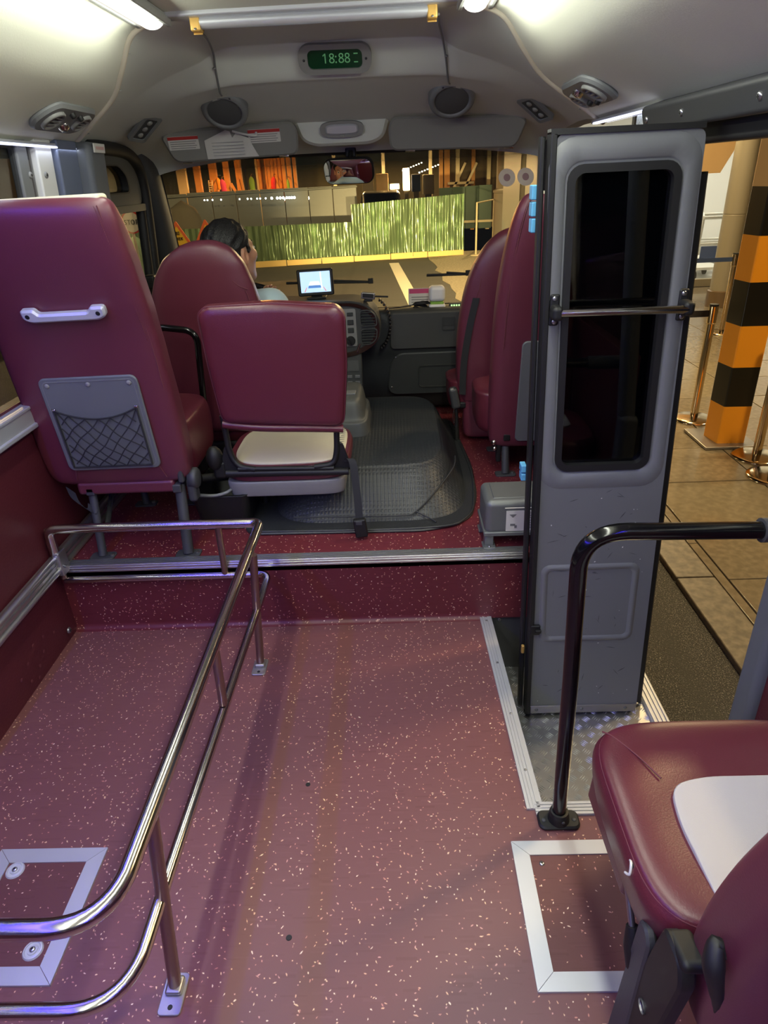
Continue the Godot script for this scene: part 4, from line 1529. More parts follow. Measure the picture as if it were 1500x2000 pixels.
	b.tube([rt * Vector3(0.045, 0.06, 0.03), rt * Vector3(0.062, 0.10, 0.035)], 0.006, 8)
	put(b, "microphone_clip", "chrome", rd)

func cab_fittings():
	var b := MB.new()
	# sun visors
	for s in [-1, 1]:
		var c := Vector3(-0.680, 1.549, -3.165) if s < 0 else Vector3(0.283, 1.546, -3.165)
		var t := xf(c, Vector3(1, 0.012 * -s, 0), Vector3(0, 1, 0.22))
		var v := thing("sun_visor", "grey sun visor with warning labels and a paper note, on the driver's side" if s < 0 else "plain grey sun visor folded up on the door side", "sun visor", c - Vector3(0, 0.06, 0))
		b = MB.new()
		var ol := [Vector2(-0.29, 0.035), Vector2(-0.255, 0.055), Vector2(0.27, 0.064), Vector2(0.292, 0.03), Vector2(0.285, -0.062), Vector2(-0.25, -0.066)]
		if s > 0:
			for i in ol.size():
				ol[i].x = -ol[i].x
			ol.reverse()
		b.prism(soft(ol, 0.035, 5), 0.022, t, 0.008)
		put(b, "pad", "visorgrey", v)
		b = MB.new()
		for e in [-0.2, 0.22]:
			b.tube([t * Vector3(e - 0.02, -0.062, -0.004), t * Vector3(e + 0.02, -0.064, -0.004)], 0.007, 8)
		put(b, "hinge", "chrome", v)
		if s < 0:
			for q in [[-0.195, 0.010, 0.13, 0.050], [0.150, 0.018, 0.135, 0.050]]:
				b = MB.new()
				b.prism(rrect(q[2], q[3], 0.003), 0.001, t.translated_local(Vector3(q[0], q[1], 0.0115)))
				var lb := put(b, "warning_label", "paper", v, "white warning label with a red heading")
				b = MB.new()
				b.prism(PackedVector2Array([Vector2(-q[2] / 2, 0.012), Vector2(q[2] / 2, 0.012), Vector2(q[2] / 2, 0.024), Vector2(-q[2] / 2, 0.024)]), 0.001, t.translated_local(Vector3(q[0], q[1], 0.0122)))
				put(b, "heading", "red", lb)
				b = MB.new()
				for k in 4:
					b.prism(PackedVector2Array([Vector2(-q[2] * 0.44, 0.004 - k * 0.008), Vector2(q[2] * (0.42 - 0.05 * (k % 2)), 0.004 - k * 0.008), Vector2(q[2] * (0.42 - 0.05 * (k % 2)), 0.0062 - k * 0.008), Vector2(-q[2] * 0.44, 0.0062 - k * 0.008)]), 0.0008, t.translated_local(Vector3(q[0], q[1], 0.0122)))
				put(b, "print", "printgrey", lb)
			var pn := thing("paper_note", "folded white paper note tucked on the driver's sun visor", "paper", c + Vector3(0, -0.03, 0.02))
			b = MB.new()
			var rows := []
			for i in 5:
				var row := PackedVector3Array()
				for k in 9:
					var x := lerpf(-0.105, 0.085, k / 8.0) + (0.008 * i if k == 8 else 0.0)
					row.append(t * Vector3(x, lerpf(0.048 - absf(x + 0.01) * 0.35, -0.056, i / 4.0), 0.016 + 0.006 * sin(k * 0.9) * (1.0 - i / 6.0)))
				rows.append(row)
			b.grid(rows)
			var back := []
			for row in rows:
				var r2 := PackedVector3Array()
				for p in row:
					r2.append(p - t.basis.z * 0.001)
				back.append(r2)
			b.grid(back)
			put(b, "sheet", "paper", pn)
			b = MB.new()
			for k in 5:
				b.prism(PackedVector2Array([Vector2(-0.075, 0.0), Vector2(0.06, 0.0), Vector2(0.06, 0.003), Vector2(-0.075, 0.003)]), 0.0006, t.translated_local(Vector3(0, -0.045 + k * 0.012, 0.0205)))
			put(b, "print", mat("printpale", rgb(170, 170, 168), 0.8), pn)
			b = MB.new()
			b.tube(curve([t * Vector3(0.02, 0.042, 0.014), t * Vector3(0.07, 0.030, 0.024), t * Vector3(0.115, 0.022, 0.02), t * Vector3(0.118, 0.034, 0.014)], 5), 0.005, 6)
			put(b, "rolled_strip", "paper", pn)
	# lobe of the headliner between the visors, and its dome lamp
	b = MB.new()
	b.prism(soft([Vector2(-0.215, 0.075), Vector2(0.215, 0.075), Vector2(0.178, -0.035), Vector2(0.12, -0.058), Vector2(-0.12, -0.058), Vector2(-0.178, -0.035)], 0.045, 6), 0.06, xf(Vector3(-0.205, 1.580, -3.235), Vector3.RIGHT, Vector3(0, 1, 0.28)), 0.014)
	struct(b, "ceiling_lobe", "headliner", "padded lobe of headliner between the sun visors")
	var dl := thing("dome_lamp", "oval grey dome lamp, switched off, between the sun visors", "lamp", Vector3(-0.205, 1.58, -3.2))
	var dt := xf(Vector3(-0.205, 1.579, -3.196), Vector3.RIGHT, Vector3(0, 1, 0.28))
	b = MB.new()
	b.frame(oval(0.185, 0.062, 32, Vector2.ZERO, 3.0), oval(0.140, 0.042, 32, Vector2.ZERO, 4.0), 0.020, dt)
	put(b, "bezel", "palegrey", dl)
	b = MB.new()
	b.prism(oval(0.142, 0.044, 32, Vector2.ZERO, 4.0), 0.026, dt, 0.008)
	put(b, "lens", "silverplastic", dl)
	b = MB.new()
	b.rbox(dt * Vector3(0, -0.024, 0.008), Vector3(0.02, 0.006, 0.012), 0.002)
	put(b, "switch", "palegrey", dl)
	# clock
	var ck := thing("ceiling_clock", "green digital clock in an oval grey bezel on the headliner", "clock", Vector3(-0.18, 1.73, -2.73))
	var kt := xf(Vector3(-0.182, 1.764, -2.708), Vector3(1, -0.012, 0), Vector3(0, 1, 0.60))
	b = MB.new()
	b.frame(rrect(0.252, 0.094, 0.040, 6), rrect(0.188, 0.060, 0.018, 6), 0.026, kt)
	put(b, "bezel", "palegrey", ck)
	b = MB.new()
	b.prism(rrect(0.19, 0.062, 0.018, 6), 0.012, kt)
	put(b, "display", "clockgreen", ck, "dark green display")
	lettering("18:88", 0.040, "clockdigit", kt.translated_local(Vector3(0.004, 0, 0.0066)), ck, "lit_digits", 0.0008)
	for y in [0.014, -0.012]:
		b = MB.new()
		b.box(kt * Vector3(0.072, y, 0.0066), Vector3(0.014, 0.003, 0.001), kt.basis)
		put(b, "lit_mark", "clockdigit", ck)
	for s in [-1, 1]:
		screw(kt.translated_local(Vector3(s * 0.107, 0, 0.013)), 0.0045, ck, "screw", "darkgrey")
	# loudspeakers with their cables
	for s in [-1, 1]:
		var c := Vector3(XC + s * 0.440, 1.648, -2.955)
		var fdir := Vector3(s * -0.08, -0.78, 0.62).normalized()
		var lt := Transform3D(Basis(Vector3.RIGHT, fdir, Vector3.RIGHT.cross(fdir)).orthonormalized(), c)
		var sp := thing("ceiling_speaker", "round grey loudspeaker with wire on the headliner, %s" % ("over the driver" if s < 0 else "over the door side"), "speaker", c, "ceiling loudspeakers")
		b = MB.new()
		b.lathe([Vector2(0.088, -0.04), Vector2(0.090, 0.0), Vector2(0.086, 0.012), Vector2(0.074, 0.018), Vector2(0.066, 0.014), Vector2(0.064, 0.004)], lt, 32, false)
		put(b, "ring", "greyabs", sp)
		b = MB.new()
		b.lathe([Vector2(0.066, 0.010), Vector2(0.05, 0.015), Vector2(0.025, 0.018), Vector2(0.0, 0.019)], lt, 32, false)
		put(b, "grille", mat("grille", rgb(78, 78, 78), 0.85) if not M.has("grille") else "grille", sp)
		for a in [-0.5, 0.5]:
			screw(xf(lt * Vector3(sin(a) * 0.078, 0.016, -cos(a) * 0.078), Vector3.RIGHT, fdir.cross(Vector3.RIGHT)), 0.004, sp, "screw", "darkgrey")
		b = MB.new()
		b.tube(curve([Vector3(XC + s * 0.345, 1.788, -2.24), Vector3(XC + s * 0.360, 1.800, -2.45), Vector3(XC + s * 0.385, 1.786, -2.64), Vector3(XC + s * 0.400, 1.744, -2.71), Vector3(XC + s * 0.415, 1.690, -2.80), Vector3(XC + s * 0.43, 1.690, -2.90)], 6), 0.0035, 6)
		put(b, "wire", "greyabs", sp)
		b = MB.new()
		b.tube([Vector3(XC + s * 0.43, 1.640, -3.04), Vector3(XC + s * 0.42, 1.618, -3.13)], 0.003, 6)
		put(b, "tail_wire", "wire", sp)
		# two small screws in the headliner
		screw(xf(Vector3(XC + s * 0.40, 1.750, -2.69), Vector3.RIGHT, Vector3(0, 0.6, -1)), 0.006, sp, "stud", "palegrey")
	# mirror turned to the driver's face
	var mi := thing("rear_view_mirror", "rounded black rear-view mirror showing the driver's face", "mirror", Vector3(-0.197, 1.36, -3.33))
	var mc := Vector3(-0.197, 1.419, -3.33)
	var head := Vector3(-0.615, 1.165, -2.735)
	var mn := ((Vector3(0, 1.40, 0) - mc).normalized() + (head + Vector3(0.05, -0.05, 0.10) - mc).normalized()).normalized()
	var mt := Transform3D(Basis(Vector3.UP.cross(mn).normalized(), mn.cross(Vector3.UP.cross(mn).normalized()), mn), mc)
	b = MB.new()
	b.prism(rrect(0.235, 0.108, 0.038, 6), 0.030, mt.translated_local(Vector3(0, 0, -0.0165)), 0.008)
	b.tube([mt * Vector3(0, 0.0, -0.03), Vector3(-0.185, 1.50, -3.40)], 0.012, 8)
	b.rbox(Vector3(-0.185, 1.50, -3.41), Vector3(0.05, 0.05, 0.02), 0.008)
	put(b, "housing", "blackplastic", mi)
	b = MB.new()
	# the glass bulges a little, as such mirrors do
	var cap := []
	for i in 9:
		var k := i / 8.0
		var row := PackedVector3Array()
		for p in rrect(0.224, 0.097, 0.034, 8):
			var w: Vector2 = p * k
			row.append(mt * Vector3(w.x, w.y, 0.008 - w.length_squared() / (2.0 * 1.0)))
		cap.append(row)
	b.grid(cap, true)
	put(b, "glass", "mirror", mi)
	# air outlets with reading lamps in the coves
	for s in [-1.0, 1.0]:
		var c := Vector3(XC + s * 0.793, 1.594, -2.30)
		var out := Vector3(-s * 0.46, -0.89, 0)        # away from the cove
		var t := Transform3D(Basis(Vector3(0, 0, -1), out.cross(Vector3(0, 0, -1)).normalized(), out.normalized()).orthonormalized(), c)
		var v := thing("reading_lamp_panel", "grey oval panel of air outlets and reading lamp in the ceiling, %s" % ("driver's side" if s < 0 else "door side"), "lamp panel", c, "ceiling air and lamp panels")
		b = MB.new()
		b.prism(soft([Vector2(-0.16, 0.02), Vector2(-0.13, 0.062), Vector2(0.13, 0.062), Vector2(0.165, 0.02), Vector2(0.165, -0.04), Vector2(0.12, -0.062), Vector2(-0.12, -0.062), Vector2(-0.16, -0.03)], 0.05, 5), 0.022, t, 0.008)
		put(b, "plate", "greyabs", v)
		for q in [[-0.088, 0.0, 0.040], [0.09, 0.008, 0.036]]:
			b = MB.new()
			b.lathe([Vector2(q[2], 0.0), Vector2(q[2], 0.010), Vector2(q[2] * 0.82, 0.014), Vector2(q[2] * 0.72, 0.004)], t * Transform3D(Basis(Vector3.RIGHT, PI / 2), Vector3(q[0], q[1], 0.008)), 22, false)
			var vr := put(b, "air_nozzle", "palegrey", v)
			b = MB.new()
			b.lathe([Vector2(0.0, 0.002), Vector2(q[2] * 0.74, 0.002)], t * Transform3D(Basis(Vector3.RIGHT, PI / 2), Vector3(q[0], q[1], 0.010)), 20)
			put(b, "throat", "blackplastic", vr)
			for k in 3:
				b = MB.new()
				b.box(t * Vector3(q[0], q[1] + (k - 1) * q[2] * 0.42, 0.016), Vector3(q[2] * 1.36, 0.004, 0.006), t.basis)
				put(b, "louvre", "palegrey", vr)
		b = MB.new()
		b.lathe([Vector2(0.0, 0.016), Vector2(0.014, 0.012), Vector2(0.018, 0.0)], t * Transform3D(Basis(Vector3.RIGHT, PI / 2), Vector3(0.02, -0.022, 0.011)), 18, false)
		put(b, "reading_lamp", "chrome", v, "small chrome reading lamp")
		for q in [[0.045, 0.030], [-0.02, 0.036]]:
			b = MB.new()
			b.lathe([Vector2(0.0, 0.014), Vector2(0.008, 0.012), Vector2(0.010, 0.0)], t * Transform3D(Basis(Vector3.RIGHT, PI / 2), Vector3(q[0], q[1], 0.010)), 12, false)
			put(b, "button", "blackplastic", v)
		# small outlets at the front corners
		c = Vector3(XC + s * 0.762, 1.600, -2.945)
		out = Vector3(-s * 0.42, -0.80, 0.32).normalized()
		var xa := Vector3(s * 0.86, 0, -0.45)
		xa = (xa - out * xa.dot(out)).normalized()
		t = Transform3D(Basis(xa, out.cross(xa), out), c)
		v = thing("corner_air_outlet", "small rectangular grey air outlet in the headliner corner, %s" % ("driver's side" if s < 0 else "door side"), "air outlet", c, "corner air outlets")
		b = MB.new()
		b.frame(rrect(0.14, 0.085, 0.012), rrect(0.11, 0.058, 0.010), 0.014, t)
		put(b, "bezel", "greyabs", v)
		b = MB.new()
		b.prism(rrect(0.112, 0.060, 0.010), 0.006, t)
		put(b, "throat", "darkgrey", v)
		for k in 3:
			b = MB.new()
			b.lathe([Vector2(0.0, 0.006), Vector2(0.009, 0.004), Vector2(0.012, 0.0)], t * Transform3D(Basis(Vector3.RIGHT, PI / 2), Vector3((k - 1) * 0.034, 0, 0.004)), 12, false)
			put(b, "nozzle", "palegrey", v)

func floor_fittings():
	# floor hatches framed in aluminium
	for q in [[Vector3(-0.858, 0.0, -0.8515), 0.258, 0.297, "under the luggage rail"], [Vector3(0.3620, 0.0, -0.839), 0.270, 0.316, "beside the seat by the door"]]:
		var c: Vector3 = q[0]
		var hw: float = q[1] / 2
		var hd: float = q[2] / 2
		var h := thing("floor_hatch", "burgundy floor hatch in a white aluminium frame " + q[3], "floor hatch", c)
		var b := MB.new()
		b.box(c + Vector3(0, 0.001, 0), Vector3(q[1] - 0.02, 0.003, q[2] - 0.02))
		put(b, "lid", "hatchfloor", h)
		# four mitred bars
		var fw := 0.037
		var fz := 0.035
		var o := [Vector3(-hw, 0, -hd), Vector3(hw, 0, -hd), Vector3(hw, 0, hd), Vector3(-hw, 0, hd)]
		var i := [Vector3(-hw + fw, 0, -hd + fz), Vector3(hw - fw, 0, -hd + fz), Vector3(hw - fw, 0, hd - fz), Vector3(-hw + fw, 0, hd - fz)]
		for k in 4:
			var j := (k + 1) % 4
			b = MB.new()
			var up := Vector3(0, 0.0055, 0)
			var g: Vector3 = (o[j] - o[k]).normalized() * 0.0006
			b.quad(c + o[k] + g + up, c + o[j] - g + up, c + i[j] - g + up, c + i[k] + g + up)
			b.quad(c + o[k] + g, c + o[j] - g, c + o[j] - g + up, c + o[k] + g + up)
			b.quad(c + i[k] + g, c + i[j] - g, c + i[j] - g + up, c + i[k] + g + up)
			b.quad(c + o[k] + g, c + o[k] + g + up, c + i[k] + g + up, c + i[k] + g)
			b.quad(c + o[j] - g, c + o[j] - g + up, c + i[j] - g + up, c + i[j] - g)
			put(b, "frame_bar", "aluwhite", h)
		if c.x > 0.0:
			screw(xf(Vector3(0.288, 0.003, -0.942), Vector3.RIGHT, Vector3(0, 0, -1)), 0.006, h)
		else:
			for p in [Vector3(-0.927, 0.0025, -0.947), Vector3(-0.797, 0.0025, -0.770)]:
				b = MB.new()
				b.lathe([Vector2(0.0, 0.004), Vector2(0.010, 0.004), Vector2(0.011, 0.0015), Vector2(0.015, 0.0015), Vector2(0.016, 0.004), Vector2(0.019, 0.0035), Vector2(0.021, 0.0)], Transform3D(Basis(), p), 24)
				var cup := put(b, "cup_washer", "silverplastic", h)
				screw(xf(p + Vector3(0, 0.005, 0), Vector3.RIGHT, Vector3(0, 0, -1)), 0.006, h)
	# door operator in its cast box at the edge of the platform
	var d := thing("door_operator_box", "grey cast metal box on feet beside the folding door, with white data labels", "machine box", Vector3(0.36, PLAT, -1.97))
	var b := MB.new()
	b.rbox(Vector3(0.375, 0.375, -1.985), Vector3(0.205, 0.125, 0.17), 0.022, Basis(), 3)
	b.rbox(Vector3(0.375, 0.318, -1.985), Vector3(0.215, 0.016, 0.18), 0.005)
	put(b, "case", "castgrey", d)
	b = MB.new()
	b.rbox(Vector3(0.375, 0.437, -1.985), Vector3(0.15, 0.006, 0.12), 0.003)
	put(b, "lid_boss", "castgrey", d)
	for q in [Vector3(0.288, 0.289, -1.925), Vector3(0.462, 0.289, -1.925), Vector3(0.288, 0.289, -2.045), Vector3(0.462, 0.289, -2.045)]:
		b = MB.new()
		b.rbox(q, Vector3(0.030, 0.056, 0.040), 0.004)
		b.rbox(q + Vector3(0, -0.022, 0.012), Vector3(0.044, 0.008, 0.05), 0.003)
		var ft := put(b, "foot", "castgrey", d)
		screw(xf(q + Vector3(0, -0.017, 0.028), Vector3.RIGHT, Vector3(0, 0, -1)), 0.005, ft)
	b = MB.new()
	b.box(Vector3(0.40, 0.366, -1.8985), Vector3(0.12, 0.075, 0.002))
	var lb := put(b, "data_label", "paper", d, "white data label with diagrams")
	b = MB.new()
	for k in 7:
		b.box(Vector3(0.425, 0.395 - k * 0.009, -1.897), Vector3(0.05, 0.002, 0.001))
	b.prism(PackedVector2Array([Vector2(-0.012, 0.006), Vector2(0.012, 0.006), Vector2(0.0, -0.006)]), 0.001, Transform3D(Basis(), Vector3(0.362, 0.385, -1.897)))
	b.box(Vector3(0.362, 0.352, -1.897), Vector3(0.016, 0.008, 0.001))
	b.box(Vector3(0.372, 0.345, -1.897), Vector3(0.008, 0.010, 0.001))
	put(b, "print", "printgrey", lb)
	b = MB.new()
	b.box(Vector3(0.39, 0.418, -1.906), Vector3(0.11, 0.003, 0.018), Basis(Vector3.RIGHT, 0.7))
	put(b, "name_plate", "paper", d)
	# black storage bin beside the seat legs
	var n := thing("storage_bin", "open black plastic bin with a grey rim beside the folding seat", "bin", Vector3(-0.655, PLAT, -2.2))
	b = MB.new()
	var rows := []
	for q in [[PLAT, 0.085, 0.12], [PLAT + 0.005, 0.09, 0.125], [0.40, 0.105, 0.14], [0.405, 0.108, 0.143], [0.405, 0.098, 0.133], [0.29, 0.085, 0.12], [0.285, 0.0, 0.0]]:
		var ring := PackedVector3Array()
		for p in rrect(maxf(q[1] * 2, 0.001), maxf(q[2] * 2, 0.001), minf(0.03, q[1] * 0.9)):
			ring.append(Vector3(-0.655 + p.x, q[0], -2.22 + p.y))
		rows.append(ring)
	b.grid(rows, true)
	put(b, "body", "blackplastic", n)
	b = MB.new()
	b.tube(fillet([Vector3(-0.755, 0.410, -2.09), Vector3(-0.665, 0.410, -2.075), Vector3(-0.62, 0.418, -2.085), Vector3(-0.60, 0.425, -2.13)], 0.03), 0.006, 8)
	put(b, "rim_bar", "greyabs", n)

func rails():
	# chrome luggage guard rail
	var g := thing("luggage_guard_rail", "two-bar chrome luggage guard rail fixed to the floor and left wall", "rail", Vector3(-0.463, 0.0, -1.2))
	var top := fillet([Vector3(-1.155, 0.425, -1.835), Vector3(-0.463, 0.425, -1.835), Vector3(-0.463, 0.425, -0.568), Vector3(-1.155, 0.425, -0.568)], 0.055, 8)
	top = fillet([Vector3(-1.155, 0.300, -1.835), Vector3(-1.155, 0.425, -1.835), Vector3(-0.460, 0.425, -1.835)], 0.03, 6)
	top.pop_back()
	top += fillet([Vector3(-0.52, 0.425, -1.835), Vector3(-0.460, 0.425, -1.835), Vector3(-0.460, 0.425, -1.70)], 0.06, 8).slice(1)
	top.pop_back()
	top += fillet([Vector3(-0.460, 0.425, -0.78), Vector3(-0.460, 0.425, -0.567), Vector3(-0.66, 0.425, -0.567)], 0.12, 10)
	top.append(Vector3(-1.155, 0.425, -0.567))
	var b := MB.new()
	b.tube(top, 0.0155, 14)
	put(b, "top_bar", "chrome", g)
	b = MB.new()
	var low := [Vector3(-1.155, 0.221, -1.848)]
	low += fillet([Vector3(-0.54, 0.221, -1.848), Vector3(-0.460, 0.221, -1.848), Vector3(-0.460, 0.221, -1.72)], 0.07, 8)
	low += fillet([Vector3(-0.472, 0.228, -0.78), Vector3(-0.472, 0.228, -0.553), Vector3(-0.68, 0.228, -0.553)], 0.14, 10)
	low.append(Vector3(-1.155, 0.228, -0.553))
	b.tube(low, 0.0125, 12)
	put(b, "lower_bar", "chrome", g)
	for q in [[Vector3(-0.447, 0.420, -1.643), Vector3(-0.478, 0.006, -1.643)], [Vector3(-0.460, 0.418, -0.765), Vector3(-0.476, 0.006, -0.698)]]:
		b = MB.new()
		b.tube([q[0], q[1]], 0.0125, 12)
		put(b, "post", "chromeworn", g)
		b = MB.new()
		b.prism(rrect(0.045, 0.075, 0.008), 0.005, xf(Vector3(q[1].x, 0.003, q[1].z + 0.012), Vector3.RIGHT, Vector3(0, 0, -1)), 0.001)
		b.rbox(Vector3(q[1].x, 0.010, q[1].z), Vector3(0.032, 0.012, 0.034), 0.005)
		var fp := put(b, "foot_plate", "satin", g)
		b = MB.new()
		b.lathe([Vector2(0.0, 0.001), Vector2(0.0045, 0.001), Vector2(0.005, 0.0)], Transform3D(Basis(), Vector3(q[1].x, 0.0055, q[1].z + 0.036)), 10)
		put(b, "hole", "blackplastic", fp)
	for q in [[Vector3(-0.457, 0.418, -1.215), Vector3(-0.466, 0.240, -1.222)], [Vector3(-0.598, 0.420, -1.835), Vector3(-0.606, 0.228, -1.848)], [Vector3(-0.69, 0.420, -0.567), Vector3(-0.70, 0.240, -0.553)]]:
		b = MB.new()
		b.tube([q[0], q[1]], 0.011, 10)
		put(b, "strut", "chromeworn", g)
	for z in [-1.842, -0.56]:
		b = MB.new()
		b.rbox(Vector3(-1.146, 0.297, z), Vector3(0.022, 0.085, 0.05), 0.004)
		var cl := put(b, "wall_clamp", "satin", g)
		b = MB.new()
		b.tube([Vector3(-1.14, 0.29, z + 0.012), Vector3(-1.122, 0.288, z + 0.018)], 0.0055, 6)
		put(b, "bolt", "steel", cl)
		b = MB.new()
		b.tube([Vector3(-1.155, 0.425, z + 0.006), Vector3(-1.150, 0.26, z)], 0.0125, 8)
		b.tube([Vector3(-1.152, 0.27, z), Vector3(-1.155, 0.233, z)], 0.0105, 8)
		put(b, "end_bracket", "chromeworn", g)
	# black handrail by the step
	var h := thing("step_handrail", "glossy black bent handrail with a bolted foot beside the step", "handrail", Vector3(0.349, 0.0, -1.050))
	b = MB.new()
	b.tube([Vector3(0.349, 0.012, -1.050)] + fillet([Vector3(0.339, 0.45, -1.05), Vector3(0.327, 0.800, -1.05), Vector3(0.66, 0.792, -1.05)], 0.085, 10) + [Vector3(0.765, 0.790, -1.05)], 0.0165, 16)
	put(b, "rail", "blackpaint", h)
	b = MB.new()
	b.prism(rrect(0.098, 0.052, 0.016), 0.012, xf(Vector3(0.349, 0.006, -1.050), Vector3.RIGHT, Vector3(0, 0, -1)), 0.004)
	b.lathe([Vector2(0.026, 0.010), Vector2(0.024, 0.030), Vector2(0.021, 0.040), Vector2(0.016, 0.041)], Transform3D(Basis(), Vector3(0.349, 0, -1.050)), 18)
	var ft := put(b, "foot", "blackplastic", h)
	for x in [-0.036, 0.036]:
		screw(xf(Vector3(0.349 + x, 0.012, -1.046), Vector3.RIGHT, Vector3(0, 0, -1)), 0.0055, ft, "screw", "darkgrey")
	screw(xf(Vector3(0.354, 0.026, -1.026), Vector3.RIGHT, Vector3.UP), 0.004, ft, "screw", "darkgrey")
	b = MB.new()
	b.tube([Vector3(0.655, 0.792, -1.05), Vector3(0.77, 0.790, -1.05)], 0.023, 16)
	put(b, "socket", "darkgrey", h)
	# thin black rail behind the driver's seat
	var r := thing("driver_partition_rail", "black bent rail behind the driver's seat", "handrail", Vector3(-0.74, PLAT, -2.44))
	b = MB.new()
	b.tube([Vector3(-1.13, 0.935, -2.44)] + fillet([Vector3(-0.86, 0.932, -2.44), Vector3(-0.742, 0.915, -2.44), Vector3(-0.752, 0.78, -2.44)], 0.05, 8) + [Vector3(-0.785, PLAT, -2.44)], 0.0125, 12)
	put(b, "rail", "blackpaint", r)
	b = MB.new()
	b.lathe([Vector2(0.035, 0.0), Vector2(0.033, 0.006), Vector2(0.016, 0.012)], Transform3D(Basis(), Vector3(-0.785, PLAT, -2.44)), 14)
	put(b, "foot", "blackplastic", r)

func seam(pts: Array, parent: Node, called := "seam", m := "thread", r := 0.0016):
	var b := MB.new()
	b.tube(curve(pts, 8), r, 6)
	put(b, called, m, parent)

# a run of separate stitches along a line
func stitches(pts: Array, parent: Node, off: Vector3):
	var d := curve(pts, 20)
	var b := MB.new()
	for i in range(0, d.size() - 1):
		b.tube([d[i].lerp(d[i + 1], 0.15) + off, d[i].lerp(d[i + 1], 0.75) + off], 0.0011, 4)
	put(b, "stitching", "thread", parent)

func leg(foot: Vector3, head: Vector3, parent: Node, r := 0.014):
	var b := MB.new()
	b.tube([foot + Vector3(0, 0.006, 0), head], r, 10)
	var l := put(b, "leg", "darkgrey", parent)
	b = MB.new()
	b.prism(rrect(0.085, 0.05, 0.012), 0.006, xf(foot + Vector3(0.0, 0.003, 0), Vector3.RIGHT, Vector3(0, 0, -1)), 0.001)
	put(b, "foot_plate", "darkgrey", l)
	b = MB.new()
	b.lathe([Vector2(0.008, 0.0), Vector2(0.008, 0.006), Vector2(0.0, 0.007)], Transform3D(Basis(), foot + Vector3(0.03, 0.006, 0)), 6)
	put(b, "bolt", "steel", l)

